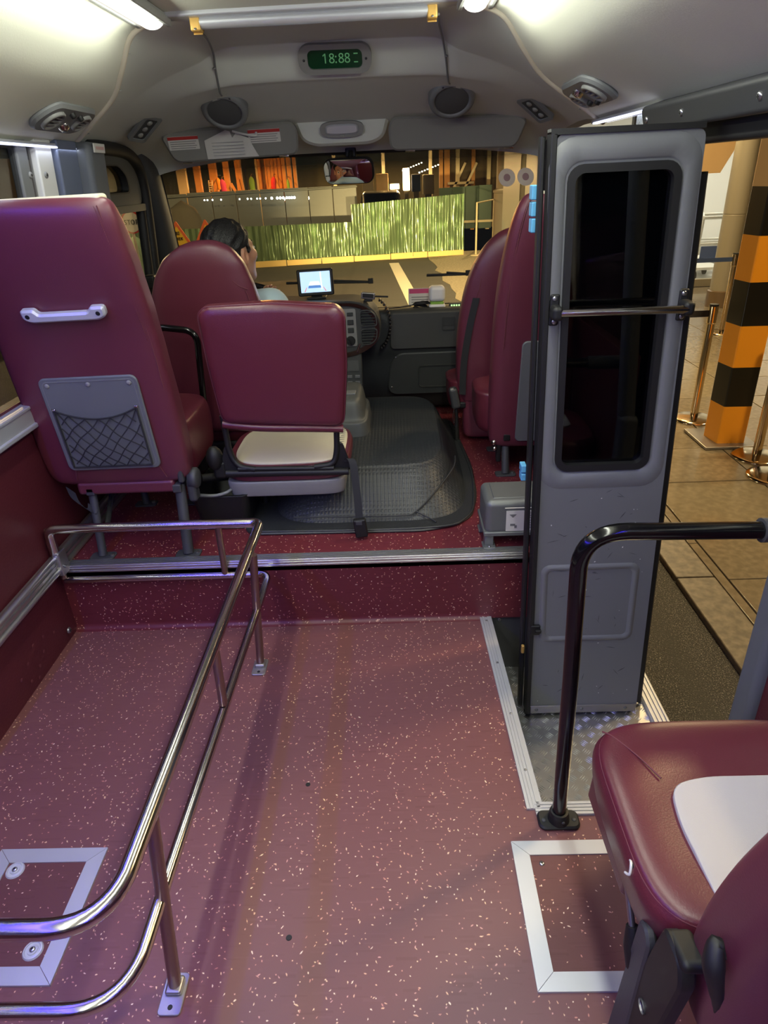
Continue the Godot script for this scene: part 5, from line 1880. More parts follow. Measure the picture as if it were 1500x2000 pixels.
func seats():
	# ---------------- passenger seat over the left side
	var s := thing("passenger_seat", "burgundy vinyl passenger seat with a net pocket and silver grab handle on its back", "seat", Vector3(-0.93, PLAT, -2.15))
	var b := MB.new()
	b.grid(loft_body([[0.515, -2.000, 0.19, 0.020, 4.0], [0.535, -2.004, 0.228, 0.046, 4.0], [0.60, -2.000, 0.241, 0.056, 4.5], [0.75, -1.985, 0.243, 0.060, 4.5], [0.90, -1.962, 0.241, 0.060, 4.5], [1.02, -1.935, 0.238, 0.056, 4.5, 0.004], [1.12, -1.905, 0.233, 0.058, 4.5, 0.010], [1.25, -1.865, 0.222, 0.058, 4.5, 0.016], [1.335, -1.838, 0.210, 0.050, 4.0, 0.020], [1.372, -1.830, 0.196, 0.036, 3.5, 0.022], [1.384, -1.828, 0.165, 0.012, 3.0, 0.022]], -0.940, 64, 6), true, true)
	put(b, "backrest", "vinylback", s)
	b = MB.new()
	b.rbox(Vector3(-0.925, 1.3755, -1.842), Vector3(0.37, 0.022, 0.062), 0.010, Basis(Vector3(0, 0, 1), 0.012), 3)
	put(b, "cream_top_edge", "cream", s, "cream vinyl edge folded over the top")
	seam([Vector3(-0.742, 1.362, -1.792), Vector3(-0.733, 1.28, -1.812), Vector3(-0.722, 1.12, -1.862), Vector3(-0.716, 1.0, -1.898), Vector3(-0.716, 0.85, -1.925)], s)
	stitches([Vector3(-0.748, 1.362, -1.788), Vector3(-0.739, 1.28, -1.808), Vector3(-0.728, 1.12, -1.858), Vector3(-0.722, 1.0, -1.894)], s, Vector3(0, 0, 0.001))
	seam([Vector3(-1.06, 0.62, -1.940), Vector3(-1.075, 0.545, -1.952)], s)
	seam([Vector3(-0.80, 0.62, -1.940), Vector3(-0.775, 0.545, -1.952)], s)
	b = MB.new()
	b.grid(loft_body([[0.51, -2.19, 0.21, 0.19, 5.0], [0.53, -2.19, 0.228, 0.205, 5.0], [0.62, -2.19, 0.232, 0.212, 5.0], [0.68, -2.19, 0.228, 0.208, 4.5], [0.702, -2.19, 0.205, 0.185, 4.0], [0.706, -2.19, 0.12, 0.11, 3.0], [0.706, -2.19, 0.0, 0.0, 3.0]], -0.935, 48, 5), true, true)
	put(b, "cushion", "vinyl", s)
	b = MB.new()
	b.rbox(Vector3(-0.925, 0.505, -1.985), Vector3(0.33, 0.045, 0.05), 0.012)
	put(b, "valance", "vinylback", s)
	# grab handle
	b = MB.new()
	var hp := soft([Vector2(-0.118, 0.022), Vector2(-0.118, -0.006), Vector2(-0.095, -0.017), Vector2(0.095, -0.017), Vector2(0.118, -0.006), Vector2(0.118, 0.022), Vector2(0.078, 0.022), Vector2(0.070, 0.008), Vector2(-0.070, 0.008), Vector2(-0.078, 0.022)], 0.010, 4)
	var ht := xf(Vector3(-0.918, 1.093, -1.843), Vector3(1, 0.012, 0), Vector3(0, 1, 0.29))
	b.prism(hp, 0.026, ht, 0.006)
	var hd := put(b, "grab_handle", "silverplastic", s, "silver plastic grab handle")
	for x in [-0.100, 0.098]:
		b = MB.new()
		b.lathe([Vector2(0.0, 0.001), Vector2(0.006, 0.001), Vector2(0.0065, 0.0)], ht * Transform3D(Basis(Vector3.RIGHT, PI / 2), Vector3(x, 0.004, 0.013)), 12)
		put(b, "screw_hole", "blackplastic", hd)
	# pocket plate and net
	var pt := xf(Vector3(-0.930, 0.745, -1.9175), Vector3(1, 0.008, 0), Vector3(0, 1, 0.118))
	b = MB.new()
	b.prism(rrect(0.302, 0.318, 0.022, 6), 0.010, pt, 0.003)
	var pl := put(b, "pocket_plate", "plategrey", s, "grey plastic pocket plate")
	b = MB.new()
	b.frame(rrect(0.282, 0.298, 0.016, 6), rrect(0.276, 0.292, 0.014, 6), 0.002, pt.translated_local(Vector3(0, 0, 0.0055)))
	put(b, "rim_line", "greyabs", pl)
	for x in [-0.125, 0.0, 0.125]:
		screw(pt.translated_local(Vector3(x, 0.136, 0.0055)), 0.0075, pl, "screw", "palegrey")
	b = MB.new()
	var NT := func(u: float, v: float) -> Vector3:    # u -1..1 across, v 0..1 up
		var sag := 0.032 * (1.0 - u * u) * v
		return pt * Vector3(u * 0.128, -0.142 + v * 0.200 - sag, 0.008 + 0.016 * (1.0 - u * u) * sin(PI * minf(v, 0.97)) + 0.004)
	for e in [[Vector2(-1, 1), Vector2(1, 1)], [Vector2(-1, 0), Vector2(1, 0)], [Vector2(-1, 0), Vector2(-1, 1)], [Vector2(1, 0), Vector2(1, 1)]]:
		var line := []
		for k in 17:
			var q: Vector2 = e[0].lerp(e[1], k / 16.0)
			line.append(NT.call(q.x, q.y))
		b.tube(line, 0.0028, 6)
	put(b, "net_border", "webbing", pl)
	b = MB.new()
	for dirn in [-1.0, 1.0]:
		for k in range(-8, 9):
			var line := []
			for j in 15:
				var v := j / 14.0
				var u: float = k * 0.333 + dirn * v * 1.35 + 0.03 * sin(k * 2.3 + j * 0.9)
				if absf(u) <= 1.0:
					line.append(NT.call(u, v))
			if line.size() > 1: b.tube(line, 0.0020, 5)
	put(b, "net", "webbing", pl, "black elastic net")
	for x in [-0.128, 0.128]:
		b = MB.new()
		b.rbox(pt * Vector3(x, 0.060, 0.010), Vector3(0.012, 0.008, 0.008), 0.003)
		put(b, "net_clip", "chrome", pl)
	# frame under it
	leg(Vector3(-1.045, PLAT, -1.925), Vector3(-1.055, 0.50, -1.99), s)
	leg(Vector3(-0.745, PLAT, -1.925), Vector3(-0.752, 0.50, -1.99), s, 0.018)
	leg(Vector3(-1.03, PLAT, -2.33), Vector3(-1.03, 0.51, -2.33), s)
	leg(Vector3(-0.83, PLAT, -2.33), Vector3(-0.83, 0.51, -2.33), s)
	b = MB.new()
	for x in [-1.05, -0.755]:
		b.rbox(Vector3(x, 0.495, -2.16), Vector3(0.03, 0.03, 0.40), 0.005)
	b.tube([Vector3(-1.06, 0.48, -2.02), Vector3(-0.75, 0.48, -2.02)], 0.012, 8)
	b.tube([Vector3(-1.10, 0.45, -2.30), Vector3(-1.04, 0.35, -2.0)], 0.010, 8)
	put(b, "frame", "darkgrey", s)
	b = MB.new()
	b.lathe([Vector2(0.0, 0.02), Vector2(0.030, 0.018), Vector2(0.036, 0.010), Vector2(0.036, -0.012), Vector2(0.0, -0.014)], Transform3D(Basis(Vector3(0, 0, 1), -PI / 2), Vector3(-0.706, 0.515, -2.005)), 20, false)
	b.rbox(Vector3(-0.712, 0.478, -2.0), Vector3(0.03, 0.085, 0.05), 0.012)
	b.rbox(Vector3(-0.735, 0.545, -1.975), Vector3(0.02, 0.06, 0.03), 0.008)
	put(b, "recliner_cover", "darkgrey", s)
	b = MB.new()
	b.rbox(Vector3(-0.90, 0.475, -2.14), Vector3(0.18, 0.035, 0.16), 0.012)
	put(b, "under_tray", "blackplastic", s)
	b = MB.new()
	var belt := [Vector3(-1.12, 0.50, -1.975), Vector3(-1.105, 0.46, -1.965), Vector3(-1.06, 0.425, -1.955), Vector3(-1.055, 0.44, -1.965)]
	var rows := []
	for p in curve(belt, 5):
		rows.append(PackedVector3Array([p + Vector3(-0.014, 0.012, 0), p + Vector3(0.014, -0.012, 0.003)]))
	b.grid(rows)
	for r in rows:
		for i in 2:
			r[i] += Vector3(0, 0, -0.0012)
	b.grid(rows)
	put(b, "belt", "webbing", s)
	# ---------------- driver's seat
	s = thing("cab_seat", "burgundy vinyl driver's seat with a tapering rounded headrest", "seat", Vector3(-0.72, PLAT, -2.75))
	b = MB.new()
	b.grid(loft_body([[0.47, -2.600, 0.18, 0.03, 4.0], [0.50, -2.605, 0.222, 0.06, 4.0], [0.62, -2.600, 0.232, 0.066, 4.0], [0.80, -2.585, 0.232, 0.066, 4.0], [0.92, -2.570, 0.222, 0.064, 3.6], [1.00, -2.556, 0.206, 0.062, 3.2], [1.08, -2.543, 0.182, 0.058, 3.0, 0.006], [1.15, -2.532, 0.146, 0.052, 2.8, 0.016], [1.195, -2.526, 0.095, 0.040, 2.5, 0.028], [1.216, -2.524, 0.040, 0.018, 2.2, 0.034], [1.218, -2.524, 0.0, 0.0, 2.0, 0.034]], -0.722, 56, 6), true, true)
	put(b, "backrest", "vinylback", s)
	seam([Vector3(-0.555, 1.045, -2.500), Vector3(-0.545, 1.0, -2.505), Vector3(-0.555, 0.9, -2.51), Vector3(-0.57, 0.75, -2.516)], s)
	seam([Vector3(-0.60, 1.085, -2.492), Vector3(-0.575, 1.060, -2.496), Vector3(-0.545, 1.045, -2.505)], s)
	b = MB.new()
	b.grid(loft_body([[0.42, -2.82, 0.22, 0.22, 5.0], [0.46, -2.82, 0.24, 0.24, 5.0], [0.56, -2.82, 0.24, 0.24, 5.0], [0.60, -2.82, 0.21, 0.21, 4.0], [0.605, -2.82, 0.0, 0.0, 3.0]], -0.722, 40, 5), true, true)
	put(b, "cushion", "vinyl", s)
	b = MB.new()
	b.rbox(Vector3(-0.722, 0.345, -2.80), Vector3(0.36, 0.166, 0.40), 0.03)
	put(b, "pedestal", "blackplastic", s)
	# ---------------- folding courier seat in the aisle
	s = thing("folding_seat", "small burgundy folding seat with a cream cushion on black brackets", "seat", Vector3(-0.39, PLAT, -2.2))
	b = MB.new()
	var fb := xf(Vector3(-0.388, 0.862, -2.085), Vector3(1, -0.018, 0), Vector3(0, 1, 0.03))
	var fo := soft([Vector2(-0.205, -0.185), Vector2(-0.226, 0.02), Vector2(-0.234, 0.175), Vector2(-0.21, 0.198), Vector2(0.0, 0.206), Vector2(0.20, 0.192), Vector2(0.226, 0.165), Vector2(0.224, 0.0), Vector2(0.205, -0.205)], 0.035, 6)
	var shells := []
	for q in [[0.90, -0.050], [0.98, -0.040], [1.0, -0.022], [1.0, 0.008], [0.985, 0.022], [0.95, 0.030], [0.86, 0.034], [0.5, 0.037], [0.0, 0.038]]:
		var ring := PackedVector3Array()
		for p in fo:
			ring.append(fb * Vector3(p.x * q[0], p.y * q[0], q[1]))
		shells.append(ring)
	b.grid(shells, true, true)
	put(b, "backrest", "vinyl", s)
	var pipe := []
	for p in fo:
		pipe.append(fb * Vector3(p.x * 0.992, p.y * 0.992, 0.018))
	b = MB.new()
	b.tube(pipe, 0.0022, 6, true)
	put(b, "piping", "vinylback", s)
	b = MB.new()
	b.tube(curve([fb * Vector3(-0.205, -0.19, 0.012), fb * Vector3(-0.08, -0.203, 0.016), fb * Vector3(0.08, -0.208, 0.016), fb * Vector3(0.20, -0.214, 0.012)], 6), 0.014, 10)
	put(b, "lower_roll", "vinyl", s)
	# cushion: grey base tray, burgundy side, cream top
	b = MB.new()
	b.grid(loft_body([[0.395, -2.175, 0.200, 0.080, 6.0], [0.400, -2.175, 0.208, 0.086, 6.0], [0.448, -2.175, 0.214, 0.092, 6.0], [0.452, -2.175, 0.20, 0.08, 6.0]], -0.412, 48, 4), true, true)
	put(b, "base_tray", "palegrey", s, "grey plastic base tray")
	b = MB.new()
	b.grid(loft_body([[0.452, -2.285, 0.208, 0.186, 5.0], [0.458, -2.285, 0.222, 0.198, 5.0], [0.490, -2.290, 0.226, 0.204, 4.5], [0.506, -2.292, 0.218, 0.198, 4.0], [0.512, -2.292, 0.20, 0.182, 4.0], [0.513, -2.292, 0.0, 0.0, 3.0]], -0.410, 56, 5), true, true)
	put(b, "cushion", "vinyl", s)
	b = MB.new()
	b.grid(loft_body([[0.505, -2.296, 0.198, 0.192, 3.6], [0.514, -2.296, 0.202, 0.196, 3.6], [0.519, -2.296, 0.192, 0.187, 3.4], [0.521, -2.296, 0.12, 0.12, 3.0], [0.521, -2.296, 0.0, 0.0, 2.5]], -0.404, 56, 4), true, true)
	put(b, "cushion_top", "cream", s, "cream vinyl cushion top with crease marks")
	b = MB.new()
	rng.seed = 5
	for k in 14:
		var z := -2.12 - k * 0.022
		b.tube(curve([Vector3(-0.235 + rng.randf_range(-0.01, 0.01), 0.5215, z), Vector3(-0.222, 0.521, z - 0.004), Vector3(-0.212, 0.519, z - 0.012)], 3), 0.0011, 4)
	put(b, "creases", "printgrey", s)
	# brackets
	b = MB.new()
	for x in [-0.600, -0.213]:
		b.tube(fillet([Vector3(x, 0.70, -2.098), Vector3(x + (0.005 if x < -0.4 else -0.008), 0.56, -2.095), Vector3(x + (0.03 if x < -0.4 else -0.02), 0.512, -2.088), Vector3(x + (0.09 if x < -0.4 else -0.09), 0.505, -2.082)], 0.03, 5), 0.0105, 10)
		b.prism(soft([Vector2(-0.032, -0.055), Vector2(0.035, -0.055), Vector2(0.035, -0.03), Vector2(0.012, 0.05), Vector2(-0.012, 0.05)] if x > -0.4 else [Vector2(-0.040, -0.055), Vector2(0.035, -0.055), Vector2(0.012, 0.05), Vector2(-0.012, 0.05), Vector2(-0.036, -0.03)], 0.012, 3), 0.010, Transform3D(Basis(), Vector3(x, 0.538, -2.100)), 0.002)
	b.tube([Vector3(-0.57, 0.507, -2.082), Vector3(-0.235, 0.500, -2.082)], 0.0085, 10)
	b.tube([Vector3(-0.615, 0.490, -2.085), Vector3(-0.185, 0.484, -2.085)], 0.013, 10)
	put(b, "bracket", "blackplastic", s)
	b = MB.new()
	b.tube([Vector3(-0.54, PLAT + 0.01, -2.30), Vector3(-0.54, 0.40, -2.30)], 0.016, 10)
	b.tube([Vector3(-0.54, 0.42, -2.24), Vector3(-0.72, 0.46, -2.12)], 0.016, 10)
	put(b, "pedestal", "blackplastic", s)
	b = MB.new()
	b.ball(Vector3(-0.652, 0.545, -2.10), Vector3(0.030, 0.045, 0.03), 14)
	b.rbox(Vector3(-0.64, 0.50, -2.11), Vector3(0.05, 0.07, 0.04), 0.015)
	put(b, "hinge_cover", "blackplastic", s)
	# lap belt hanging off the hinge
	b = MB.new()
	rows = []
	for p in curve([Vector3(-0.190, 0.520, -2.085), Vector3(-0.178, 0.536, -2.076), Vector3(-0.166, 0.525, -2.060), Vector3(-0.160, 0.47, -2.040), Vector3(-0.155, 0.40, -2.018), Vector3(-0.152, 0.34, -2.000)], 6):
		rows.append(PackedVector3Array([p + Vector3(-0.013, 0, 0.0), p + Vector3(0.013, 0, 0.002)]))
	b.grid(rows)
	for r in rows:
		for i in 2:
			r[i] += Vector3(0, 0, -0.0015)
	b.grid(rows)
	put(b, "lap_belt", "webbing", s, "black webbing lap belt hanging down")
	b = MB.new()
	b.rbox(Vector3(-0.149, 0.308, -1.992), Vector3(0.044, 0.070, 0.024), 0.006, Basis(Vector3(0, 0, 1), 0.10))
	var bk := put(b, "buckle", "blackplastic", s)
	b = MB.new()
	b.rbox(Vector3(-0.153, 0.332, -1.9805), Vector3(0.022, 0.014, 0.004), 0.0015)
	put(b, "release", "darkgrey", bk)
	# ---------------- seats on the door side
	s = thing("codriver_seat", "burgundy vinyl front seat with grey belt beside the dashboard", "seat", Vector3(0.49, PLAT, -2.95))
	b = MB.new()
	b.grid(loft_body([[0.285, -2.925, 0.15, 0.02, 4.0], [0.30, -2.925, 0.19, 0.05, 4.0], [0.45, -2.928, 0.195, 0.055, 4.0], [0.47, -2.930, 0.205, 0.060, 4.0], [0.56, -2.930, 0.226, 0.066, 3.8], [0.75, -2.915, 0.226, 0.066, 3.6], [0.92, -2.895, 0.205, 0.064, 3.2], [1.03, -2.880, 0.174, 0.060, 3.0], [1.11, -2.870, 0.138, 0.054, 2.8, 0.008], [1.165, -2.865, 0.090, 0.042, 2.5, 0.014], [1.19, -2.862, 0.035, 0.018, 2.2, 0.016], [1.192, -2.862, 0.0, 0.0, 2.0, 0.016]], 0.490, 56, 6), true, true)
	put(b, "backrest", "vinylback", s)
	seam([Vector3(0.33, 1.06, -2.845), Vector3(0.355, 1.00, -2.832), Vector3(0.34, 0.93, -2.838), Vector3(0.335, 0.91, -2.845)], s)
	b = MB.new()
	rows = []
	for p in curve([Vector3(0.337, 0.925, -2.833), Vector3(0.312, 0.80, -2.845), Vector3(0.292, 0.65, -2.858), Vector3(0.287, 0.50, -2.865)], 6):
		rows.append(PackedVector3Array([p + Vector3(-0.014, 0, -0.004), p + Vector3(0.014, 0, 0.006)]))
	b.grid(rows)
	put(b, "belt_slot", "webbing", s)
	b = MB.new()
	b.grid(loft_body([[0.40, -3.02, 0.21, 0.10, 4.0], [0.43, -3.02, 0.245, 0.13, 4.0], [0.52, -3.02, 0.25, 0.135, 4.0], [0.555, -3.02, 0.23, 0.12, 3.5], [0.56, -3.02, 0.0, 0.0, 3.0]], 0.478, 40, 5), true, true)
	put(b, "cushion", "vinyl", s)
	b = MB.new()
	b.rbox(Vector3(0.255, 0.475, -2.90), Vector3(0.040, 0.10, 0.05), 0.014, Basis(Vector3(0, 0, 1), 0.2))
	put(b, "belt_buckle", "darkgrey", s)
	b = MB.new()
	b.rbox(Vector3(0.245, 0.505, -2.888), Vector3(0.018, 0.04, 0.02), 0.006, Basis(Vector3(0, 0, 1), 0.2))
	put(b, "buckle_cap", "palegrey", s)
	b = MB.new()
	b.tube([Vector3(0.262, 0.43, -2.90), Vector3(0.268, 0.275, -2.89)], [0.008, 0.012], 8)
	for k in 8:
		b.ball(Vector3(0.264, 0.34 - k * 0.008, -2.897), Vector3(0.013, 0.0035, 0.013), 10)
	b.rbox(Vector3(0.275, 0.44, -2.905), Vector3(0.07, 0.03, 0.03), 0.008)
	put(b, "belt_stalk", "blackplastic", s)
	b = MB.new()
	b.tube(curve([Vector3(0.252, 0.43, -2.88), Vector3(0.246, 0.39, -2.878), Vector3(0.252, 0.36, -2.878), Vector3(0.256, 0.39, -2.878), Vector3(0.250, 0.42, -2.88)], 5), 0.002, 5)
	put(b, "wire_loop", "chrome", s)
	b = MB.new()
	b.rbox(Vector3(0.50, 0.335, -3.03), Vector3(0.34, 0.14, 0.16), 0.02)
	put(b, "pedestal", "blackplastic", s)
	s = thing("door_side_seat", "tall burgundy vinyl seat behind the front seat, partly hidden by the folding door", "seat", Vector3(0.56, PLAT, -2.55))
	b = MB.new()
	b.grid(loft_body([[0.375, -2.555, 0.15, 0.02, 4.0], [0.395, -2.558, 0.190, 0.05, 4.0], [0.50, -2.552, 0.200, 0.062, 4.0], [0.70, -2.530, 0.200, 0.066, 4.0], [0.90, -2.498, 0.198, 0.066, 4.0], [1.05, -2.465, 0.190, 0.064, 3.8], [1.18, -2.435, 0.172, 0.060, 3.6], [1.27, -2.415, 0.150, 0.052, 3.4], [1.315, -2.408, 0.125, 0.036, 3.0], [1.328, -2.406, 0.095, 0.012, 3.0]], 0.562, 60, 6), true, true)
	put(b, "backrest", "vinylback", s)
	seam([Vector3(0.455, 1.315, -2.370), Vector3(0.432, 1.24, -2.372), Vector3(0.412, 1.10, -2.402), Vector3(0.402, 0.95, -2.430), Vector3(0.398, 0.8, -2.453)], s)
	stitches([Vector3(0.450, 1.315, -2.371), Vector3(0.427, 1.24, -2.374), Vector3(0.407, 1.10, -2.404), Vector3(0.397, 0.95, -2.432)], s, Vector3(0, 0, 0.001))
	b = MB.new()
	b.rbox(Vector3(0.565, 1.322, -2.405), Vector3(0.19, 0.016, 0.05), 0.007, Basis(), 3)
	put(b, "cream_top_edge", "cream", s)
	b = MB.new()
	b.grid(loft_body([[0.42, -2.68, 0.20, 0.12, 4.0], [0.45, -2.68, 0.225, 0.14, 4.0], [0.56, -2.68, 0.23, 0.145, 4.0], [0.605, -2.68, 0.21, 0.125, 3.5], [0.61, -2.68, 0.0, 0.0, 3.0]], 0.545, 40, 5), true, true)
	put(b, "cushion", "vinyl", s)
	b = MB.new()
	b.prism(rrect(0.25, 0.42, 0.02), 0.010, xf(Vector3(0.590, 0.62, -2.468), Vector3.RIGHT, Vector3(0, 1, 0.13)), 0.003)
	put(b, "pocket_plate", "plategrey", s, "grey plastic pocket plate")
	for x in [0.435, 0.70]:
		leg(Vector3(x, PLAT, -2.50), Vector3(x, 0.44, -2.56), s, 0.016)
		leg(Vector3(x, PLAT, -2.78), Vector3(x, 0.44, -2.78), s, 0.016)
	b = MB.new()
	b.rbox(Vector3(0.435, 0.425, -2.65), Vector3(0.028, 0.03, 0.30), 0.005)
	b.rbox(Vector3(0.700, 0.425, -2.65), Vector3(0.028, 0.03, 0.30), 0.005)
	b.tube([Vector3(0.43, 0.41, -2.56), Vector3(0.70, 0.41, -2.56)], 0.012, 8)
	b.tube([Vector3(0.43, 0.40, -2.56), Vector3(0.45, 0.29, -2.72)], 0.012, 8)
	put(b, "frame", "blackplastic", s)
	b = MB.new()
	b.tube([Vector3(0.392, 0.405, -2.53), Vector3(0.43, 0.405, -2.53)], 0.012, 12)
	b.rbox(Vector3(0.407, 0.36, -2.535), Vector3(0.020, 0.10, 0.03), 0.006)
	put(b, "recliner", "blackplastic", s)
	b = MB.new()
	b.ball(Vector3(0.385, 0.40, -2.52), Vector3(0.012, 0.012, 0.012), 10)
	b.ball(Vector3(0.388, 0.375, -2.515), Vector3(0.010, 0.010, 0.010), 10)
	put(b, "bolt", "chrome", s)
	# ---------------- seat beside the photographer
	s = thing("near_seat", "burgundy vinyl seat with white centre panel and torn seam beside the step", "seat", Vector3(0.56, 0.0, -0.72))
	b = MB.new()
	b.grid(loft_body([[0.300, -0.735, 0.18, 0.155, 5.0, 0.01], [0.315, -0.735, 0.205, 0.180, 5.0, 0.008], [0.36, -0.732, 0.216, 0.194, 5.0, 0.0], [0.420, -0.728, 0.224, 0.202, 5.0], [0.446, -0.727, 0.219, 0.198, 4.6], [0.458, -0.726, 0.206, 0.186, 4.4], [0.460, -0.724, 0.170, 0.150, 4.0], [0.452, -0.715, 0.09, 0.08, 3.5], [0.452, -0.715, 0.0, 0.0, 3.0]], 0.554, 72, 6), true, true)
	put(b, "cushion", "vinyl", s)
	# piped edge and seams of the cushion
	var edge := []
	for j in 72:
		var a := TAU * j / 72
		edge.append(Vector3(0.554 + signf(cos(a)) * pow(absf(cos(a)), 0.44) * 0.2165, 0.4475, -0.727 + signf(sin(a)) * pow(absf(sin(a)), 0.44) * 0.196))
	b = MB.new()
	b.tube(edge, 0.0022, 6, true)
	put(b, "edge_seam", "thread", s)
	seam([Vector3(0.362, 0.452, -0.900), Vector3(0.378, 0.4585, -0.878), Vector3(0.405, 0.462, -0.83), Vector3(0.428, 0.4605, -0.785)], s)
	# white centre panel, rounded at its front corners
	b = MB.new()
	var panel := soft([Vector2(0.432, 0.55), Vector2(0.426, 0.70), Vector2(0.438, 0.770), Vector2(0.50, 0.786), Vector2(0.66, 0.786), Vector2(0.70, 0.770), Vector2(0.705, 0.55)], 0.03, 5)
	shells = []
	var mid := Vector2(0.565, 0.66)
	for q in [[1.0, 0.448], [1.0, 0.4612], [0.985, 0.4630], [0.9, 0.4634], [0.5, 0.461], [0.0, 0.461]]:
		var ring := PackedVector3Array()
		for p in panel:
			var w: Vector2 = mid + (p - mid) * q[0]
			ring.append(Vector3(w.x, q[1], -w.y))
		shells.append(ring)
	b.grid(shells, true, true)
	put(b, "centre_panel", "whitevinyl", s, "white vinyl centre panel")
	b = MB.new()
	b.rbox(Vector3(0.352, 0.362, -0.765), Vector3(0.022, 0.10, 0.19), 0.010, Basis(Vector3.UP, 0.06) * Basis(Vector3.RIGHT, 0.14), 3)
	put(b, "side_flap", "vinyl", s)
	b = MB.new()
	b.tube(curve([Vector3(0.336, 0.435, -0.655), Vector3(0.333, 0.445, -0.642), Vector3(0.330, 0.430, -0.634), Vector3(0.328, 0.418, -0.645)], 4), 0.0022, 6)
	put(b, "loose_thread", "white", s, "white thread hanging from the torn seam")
	b = MB.new()
	b.ball(Vector3(0.3365, 0.437, -0.642), Vector3(0.004, 0.009, 0.012), 10)
	put(b, "tear", "blackplastic", s)
	# backrest leaning back past the camera
	b = MB.new()
	b.grid(loft_body([[0.30, -0.500, 0.14, 0.02, 4.0], [0.32, -0.500, 0.175, 0.045, 4.0], [0.40, -0.497, 0.190, 0.056, 4.0], [0.52, -0.482, 0.196, 0.060, 4.0], [0.66, -0.452, 0.198, 0.060, 4.0], [0.82, -0.405, 0.195, 0.058, 4.0], [0.96, -0.362, 0.185, 0.054, 4.0], [1.02, -0.345, 0.17, 0.04, 3.5], [1.035, -0.342, 0.14, 0.012, 3.0]], 0.565, 60, 6), true, true)
	put(b, "backrest", "vinylback", s)
	# recliner on its aisle side
	b = MB.new()
	b.prism(soft([Vector2(-0.062, -0.30), Vector2(0.02, -0.30), Vector2(0.060, 0.0), Vector2(0.045, 0.030), Vector2(-0.006, 0.026), Vector2(-0.018, -0.03)], 0.014, 4), 0.024, xf(Vector3(0.352, 0.440, -0.530), Vector3(0, 0, 1), Vector3.UP), 0.004)
	b.rbox(Vector3(0.360, 0.462, -0.505), Vector3(0.036, 0.020, 0.060), 0.009, Basis(Vector3.RIGHT, -0.25), 3)
	put(b, "recliner_plate", "blackplastic", s)
	b = MB.new()
	b.prism(soft([Vector2(-0.035, -0.32), Vector2(0.022, -0.32), Vector2(0.030, 0.045), Vector2(0.012, 0.062), Vector2(-0.010, 0.05)], 0.012, 4), 0.016, xf(Vector3(0.345, 0.335, -0.585), Vector3(0, 0, 1), Vector3.UP), 0.004)
	put(b, "side_cover", "darkgrey", s)
	b = MB.new()
	b.tube(curve([Vector3(0.372, 0.545, -0.452), Vector3(0.362, 0.560, -0.462), Vector3(0.356, 0.535, -0.446), Vector3(0.364, 0.49, -0.436), Vector3(0.366, 0.46, -0.434)], 5), [0.004, 0.005, 0.006, 0.007, 0.008, 0.009, 0.010, 0.011, 0.012, 0.013, 0.013, 0.012, 0.011, 0.010, 0.009, 0.008, 0.006, 0.005, 0.003, 0.002, 0.001], 8)
	put(b, "torn_flap", "blackplastic", s)
	screw(xf(Vector3(0.339, 0.262, -0.535), Vector3(0, 0, 1), Vector3.UP) * Transform3D(Basis(Vector3.UP, PI), Vector3.ZERO), 0.011, s, "bolt")
	b = MB.new()
	b.tube([Vector3(0.343, 0.372, -0.668), Vector3(0.345, 0.312, -0.618)], 0.0055, 8)
	put(b, "lever_rod", "steel", s)
	b = MB.new()
	b.tube([Vector3(0.345, 0.318, -0.622), Vector3(0.346, 0.29, -0.606), Vector3(0.348, 0.25, -0.598)], [0.010, 0.017, 0.013], 10)
	put(b, "lever_grip", "blackplastic", s)
	for x in [0.52, 0.70]:
		leg(Vector3(x, 0.0, -0.86), Vector3(x, 0.31, -0.84), s, 0.016)
		leg(Vector3(x, 0.0, -0.50), Vector3(x, 0.31, -0.50), s, 0.016)
	b = MB.new()
	for x in [0.52, 0.70]:
		b.rbox(Vector3(x, 0.30, -0.68), Vector3(0.03, 0.03, 0.40), 0.005)
	put(b, "frame", "darkgrey", s)

# ------------------------------------------------------------------ figures: smooth fields meshed as surface nets
func smin(a: float, b: float, k: float) -> float:
	var h := clampf(0.5 + 0.5 * (b - a) / k, 0.0, 1.0)
	return lerpf(b, a, h) - k * h * (1.0 - h)

func capsule(p: Vector3, a: Vector3, b: Vector3, ra: float, rb: float) -> float:
	var ab := b - a
	var t := clampf((p - a).dot(ab) / maxf(ab.length_squared(), 1e-9), 0.0, 1.0)
	return p.distance_to(a + ab * t) - lerpf(ra, rb, t)

func blob(p: Vector3, c: Vector3, r: Vector3) -> float:
	var q := (p - c) / r
	var l := q.length()
	return (l - 1.0) * minf(r.x, minf(r.y, r.z)) * (1.0 if l < 1.0 else 1.15)

